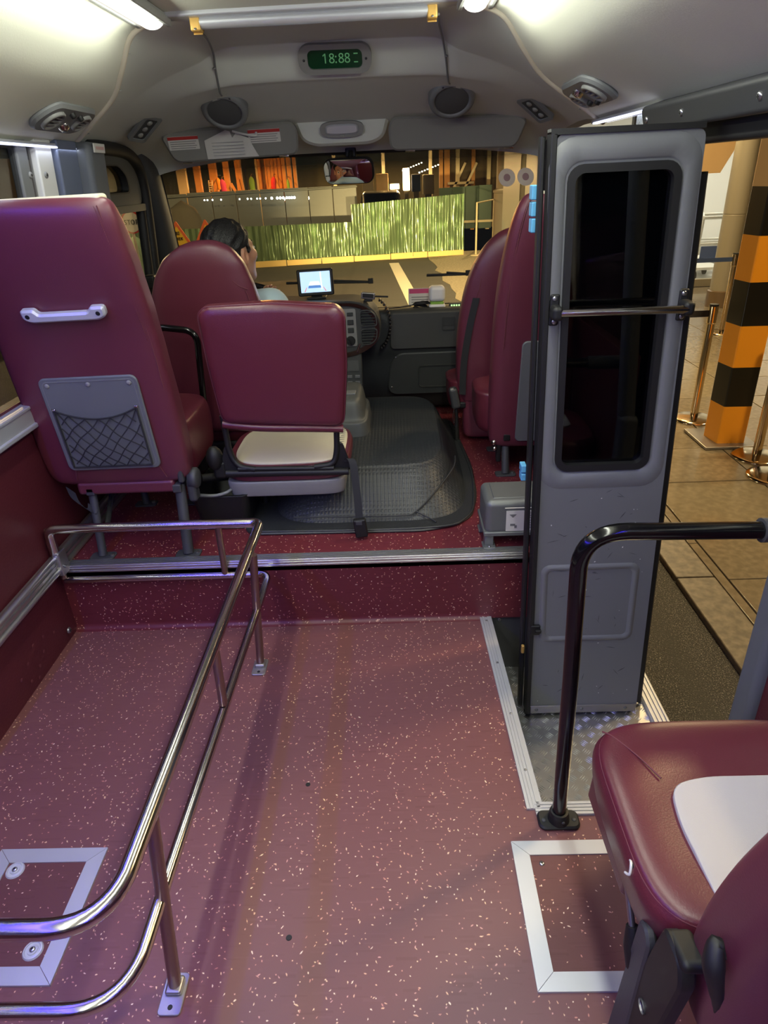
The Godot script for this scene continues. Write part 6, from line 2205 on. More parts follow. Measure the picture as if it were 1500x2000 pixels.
func nets(field: Callable, lo: Vector3, hi: Vector3, cell: float, tr: Transform3D, b: MB):
	var n := Vector3i(((hi - lo) / cell).ceil()) + Vector3i.ONE
	var val := PackedFloat32Array()
	val.resize(n.x * n.y * n.z)
	var i := 0
	for z in n.z:
		for y in n.y:
			for x in n.x:
				val[i] = field.call(lo + Vector3(x, y, z) * cell)
				i += 1
	var id := PackedInt32Array()
	id.resize(val.size())
	id.fill(-1)
	var sx := 1
	var sy := n.x
	var sz := n.x * n.y
	var corner := [0, sx, sy, sx + sy, sz, sz + sx, sz + sy, sz + sx + sy]
	var edges := [[0, 1], [2, 3], [4, 5], [6, 7], [0, 2], [1, 3], [4, 6], [5, 7], [0, 4], [1, 5], [2, 6], [3, 7]]
	for z in n.z - 1:
		for y in n.y - 1:
			for x in n.x - 1:
				var o := x * sx + y * sy + z * sz
				var neg := 0
				for c in corner:
					if val[o + c] < 0.0: neg += 1
				if neg == 0 or neg == 8: continue
				var p := Vector3.ZERO
				var cnt := 0
				for e in edges:
					var va := val[o + corner[e[0]]]
					var vb := val[o + corner[e[1]]]
					if (va < 0.0) != (vb < 0.0):
						var pa := Vector3(e[0] & 1, (e[0] >> 1) & 1, (e[0] >> 2) & 1)
						var pb := Vector3(e[1] & 1, (e[1] >> 1) & 1, (e[1] >> 2) & 1)
						p += pa.lerp(pb, va / (va - vb))
						cnt += 1
				p = lo + (Vector3(x, y, z) + p / cnt) * cell
				var h := cell * 0.5
				var g := Vector3(field.call(p + Vector3(h, 0, 0)) - field.call(p - Vector3(h, 0, 0)), field.call(p + Vector3(0, h, 0)) - field.call(p - Vector3(0, h, 0)), field.call(p + Vector3(0, 0, h)) - field.call(p - Vector3(0, 0, h)))
				id[o] = b.v.size()
				b.v.append(tr * p)
				b.n.append((tr.basis * g).normalized())
				b.uv.append(Vector2.ZERO)
	for z in range(1, n.z - 1):
		for y in range(1, n.y - 1):
			for x in range(1, n.x - 1):
				var o := x * sx + y * sy + z * sz
				for ax in 3:
					var d: int = [sx, sy, sz][ax]
					var va := val[o]
					var vb := val[o + d]
					if (va < 0.0) == (vb < 0.0): continue
					var u: int = [sy, sz, sx][ax]
					var w: int = [sz, sx, sy][ax]
					var q := [id[o], id[o - u], id[o - u - w], id[o - w]]
					if q.min() < 0: continue
					for t in [[q[0], q[1], q[2]], [q[0], q[2], q[3]]]:
						var nn := (b.v[t[2]] - b.v[t[0]]).cross(b.v[t[1]] - b.v[t[0]])
						if nn.dot(b.n[t[0]]) >= 0.0:
							b.ix.append_array([t[0], t[1], t[2]])
						else:
							b.ix.append_array([t[0], t[2], t[1]])

const NECK := Vector3(-0.655, 0.985, -2.722)
const SHR := Vector3(-0.515, 0.935, -2.760)
const SHL := Vector3(-0.835, 0.925, -2.755)
const ELR := Vector3(-0.445, 0.775, -2.885)
const ELL := Vector3(-0.925, 0.755, -2.860)
const HAR := Vector3(-0.525, 0.865, -3.02)
const HAL := Vector3(-0.875, 0.865, -3.02)
const HIP := Vector3(-0.715, 0.690, -2.81)

func torso(p: Vector3, g: float) -> float:
	var d := capsule(p, Vector3(-0.70, 0.89, -2.770), HIP, 0.118 + g, 0.135 + g)
	d = smin(d, capsule(p, SHR, SHL, 0.062 + g, 0.062 + g), 0.07)
	d = smin(d, capsule(p, SHR, SHR.lerp(ELR, 0.62), 0.058 + g, 0.050 + g), 0.03)
	d = smin(d, capsule(p, SHL, SHL.lerp(ELL, 0.62), 0.058 + g, 0.050 + g), 0.03)
	return d

func body_field(p: Vector3) -> float:
	var d := torso(p, -0.012)
	d = smin(d, capsule(p, NECK + Vector3(0, -0.03, 0), NECK + Vector3(0.015, 0.075, 0.0), 0.062, 0.054), 0.04)
	d = smin(d, capsule(p, SHR, ELR, 0.050, 0.042), 0.02)
	d = smin(d, capsule(p, SHL, ELL, 0.050, 0.042), 0.02)
	d = smin(d, capsule(p, ELR, HAR, 0.042, 0.029), 0.02)
	d = smin(d, capsule(p, ELL, HAL, 0.042, 0.029), 0.02)
	return d

func legs_field(p: Vector3) -> float:
	var d := capsule(p, HIP + Vector3(-0.06, -0.005, 0.02), HIP + Vector3(0.06, -0.005, 0.02), 0.120, 0.120)
	for s in [-1.0, 1.0]:
		var knee := Vector3(HIP.x + s * 0.13, 0.630, -2.97)
		d = smin(d, capsule(p, HIP + Vector3(s * 0.085, 0.0, 0.0), knee, 0.088, 0.062), 0.04)
		d = smin(d, capsule(p, knee, Vector3(knee.x, 0.345, -3.0), 0.060, 0.044), 0.02)
	return d

# hand in its own axes: x across the palm towards the thumb, y along the fingers, z out of the palm's back
func hand_field(p: Vector3) -> float:
	var d := capsule(p, Vector3(-0.018, 0.0, 0), Vector3(-0.022, 0.055, 0.002), 0.020, 0.017)
	d = smin(d, capsule(p, Vector3(0.016, 0.0, 0), Vector3(0.024, 0.060, 0.002), 0.020, 0.016), 0.02)
	d = smin(d, capsule(p, Vector3(0.0, -0.03, 0.002), Vector3(0, 0.03, 0.004), 0.024, 0.022), 0.02)
	for k in 4:
		var x := 0.027 - k * 0.018
		var l: float = [0.92, 1.0, 0.95, 0.78][k]
		var a := Vector3(x, 0.062 - absf(k - 1) * 0.004, 0.004)
		var m := a + Vector3(x * 0.1, 0.034 * l, -0.008)
		var e := m + Vector3(0, 0.012 * l, -0.026 * l)
		var t := e + Vector3(0, -0.012 * l, -0.018 * l)
		d = smin(d, capsule(p, a, m, 0.0098, 0.009), 0.006)
		d = smin(d, capsule(p, m, e, 0.009, 0.0085), 0.004)
		d = smin(d, capsule(p, e, t, 0.0085, 0.0075), 0.004)
	var th := Vector3(0.034, 0.008, -0.006)
	d = smin(d, capsule(p, Vector3(0.016, -0.012, 0), th, 0.015, 0.012), 0.012)
	d = smin(d, capsule(p, th, Vector3(0.050, 0.034, -0.022), 0.012, 0.0105), 0.006)
	d = smin(d, capsule(p, Vector3(0.050, 0.034, -0.022), Vector3(0.044, 0.056, -0.034), 0.0105, 0.0085), 0.004)
	return d

# head in its own axes: x to its right, y up, z forward
func head_field(p: Vector3) -> float:
	var d := blob(p, Vector3(0, 0.022, -0.014), Vector3(0.077, 0.096, 0.098))
	var q := Vector3(absf(p.x), p.y, p.z)
	d = smin(d, blob(p, Vector3(0, -0.042, 0.030), Vector3(0.060, 0.074, 0.062)), 0.030)
	d = smin(d, capsule(q, Vector3(0.050, -0.055, 0.0), Vector3(0.012, -0.100, 0.062), 0.020, 0.020), 0.025)
	d = smin(d, p.distance_to(Vector3(0, -0.100, 0.066)) - 0.020, 0.02)
	d = smin(d, capsule(q, Vector3(0.0, 0.024, 0.082), Vector3(0.036, 0.020, 0.070), 0.012, 0.012), 0.014)
	d = smin(d, q.distance_to(Vector3(0.045, -0.018, 0.060)) - 0.022, 0.02)
	d = smin(d, capsule(p, Vector3(0, 0.010, 0.090), Vector3(0, -0.030, 0.112), 0.009, 0.012), 0.010)
	d = smin(d, q.distance_to(Vector3(0.013, -0.034, 0.100)) - 0.0095, 0.008)
	d = smin(d, capsule(q, Vector3(0.0, -0.060, 0.089), Vector3(0.018, -0.062, 0.082), 0.0075, 0.006), 0.008)
	d = smin(d, capsule(q, Vector3(0.0, -0.072, 0.087), Vector3(0.014, -0.071, 0.082), 0.008, 0.006), 0.008)
	d = -smin(-d, q.distance_to(Vector3(0.032, 0.002, 0.104)) - 0.016, 0.012)
	# ear: a rim with a hollow
	var ear := blob(q, Vector3(0.079, -0.008, -0.010), Vector3(0.011, 0.034, 0.021))
	ear = -smin(-ear, blob(q, Vector3(0.090, -0.004, -0.004), Vector3(0.010, 0.018, 0.010)), 0.006)
	d = smin(d, ear, 0.006)
	d = smin(d, capsule(p, Vector3(0, -0.060, -0.020), Vector3(-0.01, -0.165, -0.03), 0.054, 0.060), 0.025)
	return d

func hair_field(p: Vector3) -> float:
	var wob := 0.003 * sin(p.x * 170.0 + p.y * 60.0) * sin(p.y * 140.0 - p.z * 90.0)
	var d := blob(p, Vector3(0, 0.030, -0.018), Vector3(0.087, 0.101, 0.107)) + wob
	# hairline: low at the nape, over the ear at the side, high at the brow
	var c := Curve3D.new()
	var g := 0.0
	if p.z < -0.045:
		g = lerpf(-0.080, -0.062, clampf((p.z + 0.11) / 0.065, 0, 1))
	elif p.z < 0.012:
		g = lerpf(-0.062, 0.026, smoothstep(-0.045, -0.022, p.z)) if absf(p.x) > 0.0 else -0.05
	elif p.z < 0.040:
		g = lerpf(0.026, -0.004, smoothstep(0.004, 0.02, p.z)) if p.z < 0.030 else lerpf(-0.004, 0.050, smoothstep(0.030, 0.040, p.z))
	else:
		g = lerpf(0.050, 0.078, clampf((p.z - 0.04) / 0.04, 0, 1))
	return -smin(-d, -(g - p.y + wob), 0.006)

func append_mb(a: MB, b: MB):
	var s := a.v.size()
	a.v.append_array(b.v)
	a.n.append_array(b.n)
	a.uv.append_array(b.uv)
	for i in b.ix:
		a.ix.append(i + s)

func driver():
	var d := thing("person", "bus driver in a pale blue shirt with short dark hair, looking up towards the mirror", "person", Vector3(-0.71, 0.60, -2.78))
	var yaw := 0.60
	var f := Vector3(sin(yaw), 0.16, -cos(yaw)).normalized()
	var r := Vector3.UP.cross(-f).normalized()
	r = f.cross(Vector3.UP).normalized()
	var u := r.cross(f).normalized()
	var ht := Transform3D(Basis(r, u, f), Vector3(-0.632, 1.152, -2.700))   # mirrored axes are kept apart from normals below
	var b := MB.new()
	nets(body_field, Vector3(-1.02, 0.50, -3.08), Vector3(-0.36, 1.09, -2.50), 0.013, Transform3D(), b)
	nets(head_field, Vector3(-0.105, -0.19, -0.125), Vector3(0.105, 0.13, 0.135), 0.0048, ht, b)
	for s in [1.0, -1.0]:
		var at := HAR if s > 0 else HAL
		var el := ELR if s > 0 else ELL
		var y: Vector3 = (at - el).normalized()
		var x := Vector3(-s * 0.85, 0.5, 0.0)
		x = (x - y * x.dot(y)).normalized()
		var z: Vector3 = x.cross(y) * s
		nets(hand_field, Vector3(-0.06, -0.06, -0.075), Vector3(0.07, 0.13, 0.035), 0.0046, Transform3D(Basis(x, y, z), at + y * 0.035), b)
	put(b, "body", "skin", d)
	b = MB.new()
	nets(hair_field, Vector3(-0.105, -0.10, -0.14), Vector3(0.105, 0.145, 0.11), 0.0052, ht, b)
	put(b, "hair", "hair", d, "short dark hair")
	b = MB.new()
	nets(func(p): return maxf(torso(p, 0.010), p.y - 1.01 + absf(p.x - NECK.x) * 0.0), Vector3(-1.03, 0.52, -3.02), Vector3(-0.38, 1.04, -2.50), 0.013, Transform3D(), b)
	put(b, "shirt", "shirt", d, "pale blue shirt")
	b = MB.new()
	for k in 2:
		var ring := []
		for j in 17:
			var a := TAU * (0.06 + 0.88 * j / 16.0) - PI / 2
			ring.append(NECK + Vector3(0.0, 0.012 + k * 0.014 + 0.012 * sin(a), 0) + Vector3(cos(a) * (0.072 - k * 0.004), 0, sin(a) * (0.070 - k * 0.004)))
		b.tube(ring, 0.008, 6)
	put(b, "collar", "shirt", d)
	b = MB.new()
	nets(legs_field, Vector3(-1.02, 0.28, -3.18), Vector3(-0.42, 0.84, -2.58), 0.016, Transform3D(), b)
	put(b, "trousers", "trousers", d)
	for s in [-1.0, 1.0]:
		b = MB.new()
		b.rbox(Vector3(HIP.x + s * 0.13, 0.295, -3.03), Vector3(0.09, 0.066, 0.19), 0.03, Basis(), 3)
		put(b, "shoe", "blackplastic", d)
		b = MB.new()
		b.ball(ht * Vector3(s * 0.032, 0.002, 0.0815), Vector3(0.0125, 0.0085, 0.0125), 14, ht.basis)
		var ey := put(b, "eye", "eyewhite", d)
		b = MB.new()
		b.ball(ht * Vector3(s * 0.032, 0.002, 0.0905), Vector3(0.0055, 0.0055, 0.004), 12, ht.basis)
		put(b, "iris", "iris", ey)
		b = MB.new()
		b.tube([ht * Vector3(s * 0.014, 0.022, 0.0965), ht * Vector3(s * 0.032, 0.026, 0.088), ht * Vector3(s * 0.048, 0.021, 0.076)], [0.0028, 0.0036, 0.0022], 6)
		put(b, "eyebrow", "hair", d)
	b = MB.new()
	b.tube([ht * Vector3(-0.020, -0.066, 0.0865), ht * Vector3(0.0, -0.0655, 0.0955), ht * Vector3(0.020, -0.066, 0.0865)], [0.002, 0.0055, 0.002], 8)
	put(b, "lips", "lips", d)

# a post or brace standing far off, as one bar
func beam(b: MB, a: Vector3, c: Vector3, w: float):
	var y := (c - a).normalized()
	var x := y.cross(Vector3(0, 0, 1)).normalized()
	b.box((a + c) / 2.0, Vector3(w, a.distance_to(c), w), Basis(x, y, x.cross(y)))

# a surveyed point of the street: bearing and elevation marks as read off at the camera stand, at depth z
func far(px: float, py: float, z: float) -> Vector3:
	var k := -z / 14.0
	return Vector3((px - 765.0) * 0.00981 * k, 1.4 + (343.0 - (px - 700.0) * 0.047 - py) * 0.00883 * k, z)

func outside_front():
	var b := MB.new()
	b.box(Vector3(-12.0, ROAD - 0.05, -20.0), Vector3(26.9, 0.1, 60.0))
	struct(b, "road", "asphalt", "dark asphalt road outside the bus")
	b = MB.new()
	rng.seed = 23
	var poly := PackedVector2Array()
	for k in 26:
		poly.append(Vector2(lerpf(0.78, 1.40, k / 25.0) + rng.randf_range(-0.08, 0.10), lerpf(19.5, 6.0, k / 25.0)))
	poly.append_array([Vector2(1.46, 6.0), Vector2(1.46, 14.0), Vector2(8.0, 14.0), Vector2(8.0, 19.5)])
	b.prism(poly, 0.012, xf(Vector3(0, ROAD + 0.004, 0), Vector3.RIGHT, Vector3(0, 0, -1)))
	struct(b, "floor_apron", "concrete", "paler concrete apron with a ragged edge ahead of the bus")
	b = MB.new()
	b.prism(PackedVector2Array([Vector2(-0.14, 17.5), Vector2(0.10, 17.5), Vector2(0.66, 8.0), Vector2(0.42, 8.0)]), 0.006, xf(Vector3(0, ROAD + 0.003, 0), Vector3.RIGHT, Vector3(0, 0, -1)))
	tag(put(b, "road_line", "roadpaint"), "white painted line on the asphalt ahead of the bus", "road marking")
	# sheet-metal fence across the way, low on the left, tall on the right
	var fe := thing("corrugated_fence", "dented green corrugated metal fence standing on the road ahead", "fence", Vector3(-3.0, ROAD, -17.9))
	var X := [-8.2, -7.3, -6.4, -5.5, -4.6, -3.7, -2.8, -1.9, -1.06, -0.1, 0.88, 1.855]
	var nz := FastNoiseLite.new()
	nz.seed = 4
	nz.frequency = 0.9
	for k in 11:
		b = MB.new()
		var rows := []
		var x0: float = X[k]
		var x1: float = X[k + 1]
		for i in 13:
			var v := i / 12.0
			var row := PackedVector3Array()
			for j in 73:
				var x := lerpf(x0, x1, j / 72.0)
				var base := lerpf(-17.25, -18.74, (x + 8.2) / 10.055)
				var top := (0.375 - (x + 3.4) * 0.012) if k < 8 else lerpf(0.76, 0.875, (x + 1.06) / 2.915)
				var y := lerpf(ROAD + 0.05, top, v)
				var wave := 0.022 * sin(x * TAU / 0.155)
				var dent := nz.get_noise_3d(x * 2.2, y * 0.7, 0.0) * 0.10 + nz.get_noise_3d(x * 6.0, y * 0.7, 5.0) * 0.04
				row.append(Vector3(x, y, base + wave + dent + (0.06 if k >= 8 else 0.0)))
			rows.append(row)
		b.grid(rows)
		put(b, "sheet", "fencegreen", fe)
	for k in 11:
		b = MB.new()
		var z0 := lerpf(-17.25, -18.74, (X[k] + 8.2) / 10.055) + 0.10
		var z1 := lerpf(-17.25, -18.74, (X[k + 1] + 8.2) / 10.055) + 0.10
		var c := Vector3((X[k] + X[k + 1]) / 2, ROAD + 0.07, (z0 + z1) / 2)
		b.box(c, Vector3(X[k + 1] - X[k] - 0.01, 0.13 + 0.02 * (k % 2), 0.04), Basis(Vector3.UP, atan2(1.49, 10.055)))
		put(b, "kick_board", "kickboard", fe)
	# grey hoarding behind the low part
	var ho := thing("grey_hoarding", "grey panelled hoarding behind the low green fence", "hoarding", Vector3(-4.0, ROAD, -21))
	for k in 11:
		b = MB.new()
		var xa := -8.6 + k * 0.69
		b.rbox(Vector3(xa + 0.34, 0.24 + 0.02 * minf(k, 4), -20.4 - k * 0.03), Vector3(0.675, 1.66 + (0.04 if k > 2 else 0.0), 0.04), 0.01)
		put(b, "panel", "hoarding", ho)
	b = MB.new()
	b.tube([Vector3(-8.6, 1.06, -20.34), Vector3(-1.0, 1.13, -20.7)], 0.03, 8)
	put(b, "top_rail", "hoarding", ho)
	var px := [392.0, 398.0, 408.0, 425.0, 462.0, 478.0, 485.0, 497.0, 503.0, 514.0, 526.0, 537.0, 543.0, 549.0, 556.0, 561.0, 566.0, 571.0]
	for i in px.size():
		var o := MB.new()
		var r := 0.022 if i < 10 else 0.035
		o.ball(far(px[i], 391.0 - (px[i] - 390.0) * 0.03, -20.15), Vector3(r, r, r), 8)
		put(o, "string_lamp", "farlampwhite", ho)
	# timber framed building site behind, lit orange
	var tb := thing("timber_building", "orange-lit timber building frame with posts and braces behind the hoarding", "building", Vector3(-5.0, ROAD, -26))
	for q in [[352, 12, "timberpale"], [361, 6, "timberpale"], [386, 12, "timber"], [417, 14, "timber"], [443, 10, "timber"], [467, 11, "timber"], [503, 4, "timberpale"], [508, 5, "timber"], [556, 6, "timber"], [566, 8, "timber"], [577, 6, "timber"]]:
		b = MB.new()
		var p := far(q[0], 380, -26)
		b.box(Vector3(p.x, 1.1, -26), Vector3(q[1] * 0.018, 3.4, 0.2))
		put(b, "post", q[2], tb)
	for q in [[449, 358, 463, 388], [470, 345, 474, 388], [533, 345, 521, 375], [533, 345, 547, 380]]:
		b = MB.new()
		beam(b, far(q[0], q[1], -25.85), far(q[2], q[3], -25.85), 0.08)
		put(b, "brace", "timber", tb)
	b = MB.new()
	b.box(Vector3(far(530, 350, -26.2).x, 1.3, -26.25), Vector3(1.05, 3.6, 0.08))
	put(b, "wall_panel", "timber", tb)
	for k in 8:
		b = MB.new()
		b.box(Vector3(far(507 + k * 7, 350, -26.2).x, 1.3, -26.19), Vector3(0.03, 3.6, 0.03))
		put(b, "batten", "timber", tb)
	b = MB.new()
	b.box(Vector3(far(375, 378, -26.2).x, 0.5, -26.2), Vector3(0.45, 1.5, 0.08))
	put(b, "site_board", "farwall", tb)
	var la := thing("ladder", "wooden ladder leaning against the timber posts", "ladder", far(410, 390, -25.7))
	for x in [406.0, 413.0]:
		b = MB.new()
		beam(b, far(x - 6, 472, -25.4), far(x, 352, -25.8), 0.035)
		put(b, "rail", "timberpale", la)
	for k in 8:
		b = MB.new()
		beam(b, far(404.5, 389 - k * 4.6, -25.72), far(412, 389 - k * 4.6, -25.72), 0.028)
		put(b, "rung", "timberpale", la)
	for q in [["pink_coat", "pink coat hanging from a timber post", "coat", "pink", 432, 350, 434, 376, 0.11], ["red_flag", "dark red flag hanging on the timber wall", "flag", "signred", 534, 345, 532, 372, 0.09], ["yellow_vest", "yellow-green vest hanging between the timber posts", "vest", "green", 490, 345, 491, 376, 0.10], ["orange_jacket", "orange jacket hanging beside the pink coat", "jacket", "orange", 424, 347, 426, 370, 0.08], ["lime_vest", "lime vest hanging by the end post of the timber wall", "vest", "green", 561, 350, 562, 378, 0.05]]:
		var g := thing(q[0], q[1], q[2], far(q[6], q[7], -25.5))
		b = MB.new()
		var rows := []
		var top := far(q[4], q[5], -25.6)
		var bot := far(q[6], q[7], -25.6)
		for i in 7:
			var ring := PackedVector3Array()
			var c := top.lerp(bot, i / 6.0)
			var w: float = q[8] * [0.35, 0.8, 0.95, 1.0, 0.95, 1.05, 0.9][i]
			for j in 12:
				var a := TAU * j / 12
				ring.append(c + Vector3(cos(a) * w * (1.0 + 0.12 * sin(j * 2.1 + i)), 0, sin(a) * w * 0.45))
			rows.append(ring)
		b.grid(rows, true, true)
		put(b, "cloth", q[3], g)
		b = MB.new()
		b.tube([top, top + Vector3(0, 0.08, -0.1), top + Vector3(0, 0.08, -0.5)], 0.012, 6)
		put(b, "hook", "steel", g)
	# right-hand scaffold and green barrier
	var sc := thing("scaffold_frame", "timber and pale scaffold posts with diagonal braces behind the green barrier", "scaffold", far(900, 380, -27))
	for q in [[862, 9, "timber"], [871, 13, "timber"], [893, 7, "timberpale"], [923, 7, "timber"], [953, 7, "timberpale"]]:
		b = MB.new()
		var p := far(q[0], 370, -27)
		b.box(Vector3(p.x, 1.4, -27), Vector3(q[1] * 0.019, 4.0, 0.2))
		put(b, "post", q[2], sc)
	for q in [[886, 366, 908, 318], [908, 366, 930, 318], [874, 358, 925, 356]]:
		b = MB.new()
		beam(b, far(q[0], q[1], -26.8), far(q[2], q[3], -26.8), 0.08)
		put(b, "brace", "timberpale", sc)
	b = MB.new()
	b.box(Vector3(far(965, 360, -28).x, 1.2, -28), Vector3(4.2, 3.6, 0.1))
	put(b, "site_board", mat("siteboard", rgb(84, 74, 50), 0.85), sc)
	var gb := thing("green_barrier", "plain dark green sheet barrier beyond the corrugated fence", "barrier", far(907, 435, -24))
	for k in 4:
		b = MB.new()
		var p := far(858 + k * 26.0, 400, -24)
		b.rbox(Vector3(p.x + 0.2, 0.3, -24), Vector3(0.43, 1.25 + 0.02 * k, 0.05), 0.01)
		put(b, "panel", "fencedark", gb)
	b = MB.new()
	b.box(far(910, 434, -23.9), Vector3(2.0, 0.07, 0.1))
	put(b, "foot_rail", "timberpale", gb)
	var co := thing("concrete_column", "thick round concrete column beyond the green barrier", "column", Vector3(far(996, 420, -21).x, ROAD, -21))
	b = MB.new()
	b.lathe([Vector2(0.46, ROAD), Vector2(0.46, 0.78), Vector2(0.48, 0.80), Vector2(0.48, 0.86), Vector2(0.44, 0.88), Vector2(0.40, 0.90), Vector2(0.40, 3.2)], Transform3D(Basis(), Vector3(far(996, 420, -21).x, 0, -21)), 28)
	put(b, "shaft", "columngrey", co)
	var fr := thing("barrier_frame", "thin cream metal barrier frame standing by the fence end", "barrier", Vector3(2.14, ROAD, -18.3))
	for q in [[2.14, -18.3, 0.66], [2.95, -21.0, 0.62]]:
		b = MB.new()
		b.tube([Vector3(q[0], ROAD, q[1]), Vector3(q[0], q[2], q[1])], 0.024, 8)
		put(b, "post", "timberpale", fr)
		b = MB.new()
		b.lathe([Vector2(0.14, 0.0), Vector2(0.14, 0.02), Vector2(0.03, 0.04)], Transform3D(Basis(), Vector3(q[0], ROAD, q[1])), 14)
		put(b, "foot", "timberpale", fr)
	b = MB.new()
	b.tube([Vector3(2.14, 0.66, -18.3), Vector3(2.95, 0.62, -21.0)], 0.018, 8)
	put(b, "top_rail", "timberpale", fr)
	# far depot: canopy with rows of lamps, kiosks and parked cars
	var cp := thing("far_canopy", "distant dark depot canopy with rows of small lamps under it", "canopy", Vector3(1.5, ROAD, -38))
	b = MB.new()
	b.box(Vector3(0.6, 3.05, -38), Vector3(8.0, 0.2, 9.0), Basis(Vector3(0, 0, 1), 0.03))
	put(b, "roof", "farwall", cp)
	for x in [-2.8, -0.4, 1.9, 4.0]:
		b = MB.new()
		b.box(Vector3(x, 1.2, -36), Vector3(0.16, 3.6, 0.16))
		put(b, "post", "columngrey", cp)
	for k in 2:
		for j in 8:
			b = MB.new()
			b.rbox(far(787 + j * 5.2 + k * 32, 333 - j * 2.1 + k * 4, -36), Vector3(0.07, 0.05, 0.07), 0.01)
			put(b, "lamp", "farlampwhite", cp)
	b = MB.new()
	b.box(Vector3(0.0, 1.0, -44), Vector3(34.0, 5.5, 0.3))
	put(b, "back_wall", "farwall", cp)
	for q in [[746, 358, 0.55, 0.8, "peach"], [793, 350, 0.30, 0.9, "farlamp"], [770, 364, 0.42, 0.22, "farlamp"], [812, 357, 0.4, 0.7, "navy"], [836, 360, 0.5, 0.8, "columngrey"], [718, 352, 0.5, 0.9, "columngrey"]]:
		var p := far(q[0], q[1], -33)
		var kk := thing("far_kiosk" if q[4] != "farlamp" else "far_lit_sign", "%s under the far canopy" % {"peach": "peach coloured kiosk", "farlamp": "glowing warm sign panel %s" % ("tall" if q[3] > 0.5 else "wide"), "navy": "navy blue kiosk", "columngrey": "grey kiosk %s" % ("near the posts" if q[0] > 800 else "near the mirror")}[q[4]], "kiosk" if q[4] != "farlamp" else "sign", Vector3(p.x, ROAD, -33))
		b = MB.new()
		b.rbox(p, Vector3(q[2], q[3], 0.4), 0.03)
		put(b, "box", q[4], kk)
		b = MB.new()
		b.box(Vector3(p.x, (p.y - q[3] / 2 + ROAD) / 2, -33), Vector3(q[2] * 0.6, p.y - q[3] / 2 - ROAD, 0.3))
		put(b, "stand", "farwall", kk)
	for q in [[588.0, 384.0, -23.2, "dark car facing the bus with bright headlamps beyond the hoarding", true], [742.0, 379.0, -29.0, "dark parked car under the far canopy", false]]:
		car(far(q[0], q[1], q[2]), q[3], q[4])
	var hp := thing("covered_heap", "dark covered heap behind the low green fence", "heap", Vector3(far(345, 400, -19.2).x, ROAD, -19.2))
	b = MB.new()
	var hrows := []
	for i in 9:
		var ring := PackedVector3Array()
		for j in 24:
			var a := TAU * j / 24
			var rr: float = 0.62 * sqrt(maxf(0.0, 1.0 - pow(i / 8.0, 2.6))) * (1.0 + 0.05 * sin(j * 3.0 + i))
			ring.append(Vector3(hp.position.x + cos(a) * rr, ROAD + i / 8.0 * 1.62, -19.2 + sin(a) * rr * 0.8))
		hrows.append(ring)
	b.grid(hrows, true)
	put(b, "tarpaulin", "farwall", hp)
	# lamps over the street
	var li := 0
	for q in [[Vector3(2.45, 4.0, -12.8), "beyond the pavement end"], [Vector3(-9.0, 4.2, -13.0), "left of the road"], [Vector3(3.4, 4.2, -20.5), "beside the concrete column"]]:
		var st := thing("street_lamp", "sodium street lamp on a tall pole " + q[1], "street lamp", Vector3(q[0].x, ROAD, q[0].z - 0.3))
		b = MB.new()
		b.tube([Vector3(q[0].x, ROAD, q[0].z - 0.9), Vector3(q[0].x, q[0].y + 0.2, q[0].z - 0.9), q[0] + Vector3(0, 0.16, 0)], 0.05, 8)
		put(b, "pole", "farwall", st)
		b = MB.new()
		b.rbox(q[0] + Vector3(0, 0.12, 0), Vector3(0.3, 0.1, 0.5), 0.03)
		put(b, "head", "farwall", st)
		b = MB.new()
		b.ball(q[0], Vector3(0.12, 0.06, 0.2), 12)
		put(b, "lamp_glass", "sodium", st)
		omni("street_light", q[0] + Vector3(0, -0.01, 0), Color(1.0, 0.87, 0.62), [40.0, 26.0, 16.0][li], 0.1)
		li += 1
	var wl := thing("site_lamp", "bright orange work lamp on a pole before the timber frame", "lamp", Vector3(-5.0, ROAD, -24.9))
	b = MB.new()
	b.rbox(Vector3(-5.0, 2.95, -24.9), Vector3(0.3, 0.2, 0.12), 0.03)
	b.tube([Vector3(-5.0, ROAD, -24.98), Vector3(-5.0, 2.95, -24.98)], 0.04, 8)
	put(b, "housing", "blackplastic", wl)
	b = MB.new()
	b.ball(Vector3(-5.0, 2.82, -24.9), Vector3(0.1, 0.06, 0.1), 10)
	put(b, "lamp_glass", "sodium", wl)
	omni("site_light", Vector3(-5.0, 2.80, -24.9), Color(1.0, 0.66, 0.30), 17.0, 0.06)
	for q in [[Vector3(0.9, 2.72, -34.2), "over the kiosks", 44.0], [Vector3(-2.2, 2.62, -33.8), "over the parked cars", 34.0]]:
		var cl := thing("canopy_lamp", "warm lamp hanging under the far canopy " + q[1], "lamp", q[0] + Vector3(0, 0.3, 0), "lamps of the far canopy")
		b = MB.new()
		b.tube([q[0] + Vector3(0, 0.02, 0), q[0] + Vector3(0, 0.34, 0)], 0.03, 6)
		b.lathe([Vector2(0.0, 0.08), Vector2(0.16, 0.02), Vector2(0.17, 0.0)], Transform3D(Basis(), q[0]), 14)
		put(b, "shade", "farwall", cl)
		b = MB.new()
		b.ball(q[0], Vector3(0.07, 0.05, 0.07), 10)
		put(b, "lamp_glass", "farlamp", cl)
		omni("canopy_light", q[0] + Vector3(0, -0.01, 0), Color(1.0, 0.82, 0.52), q[2], 0.06)
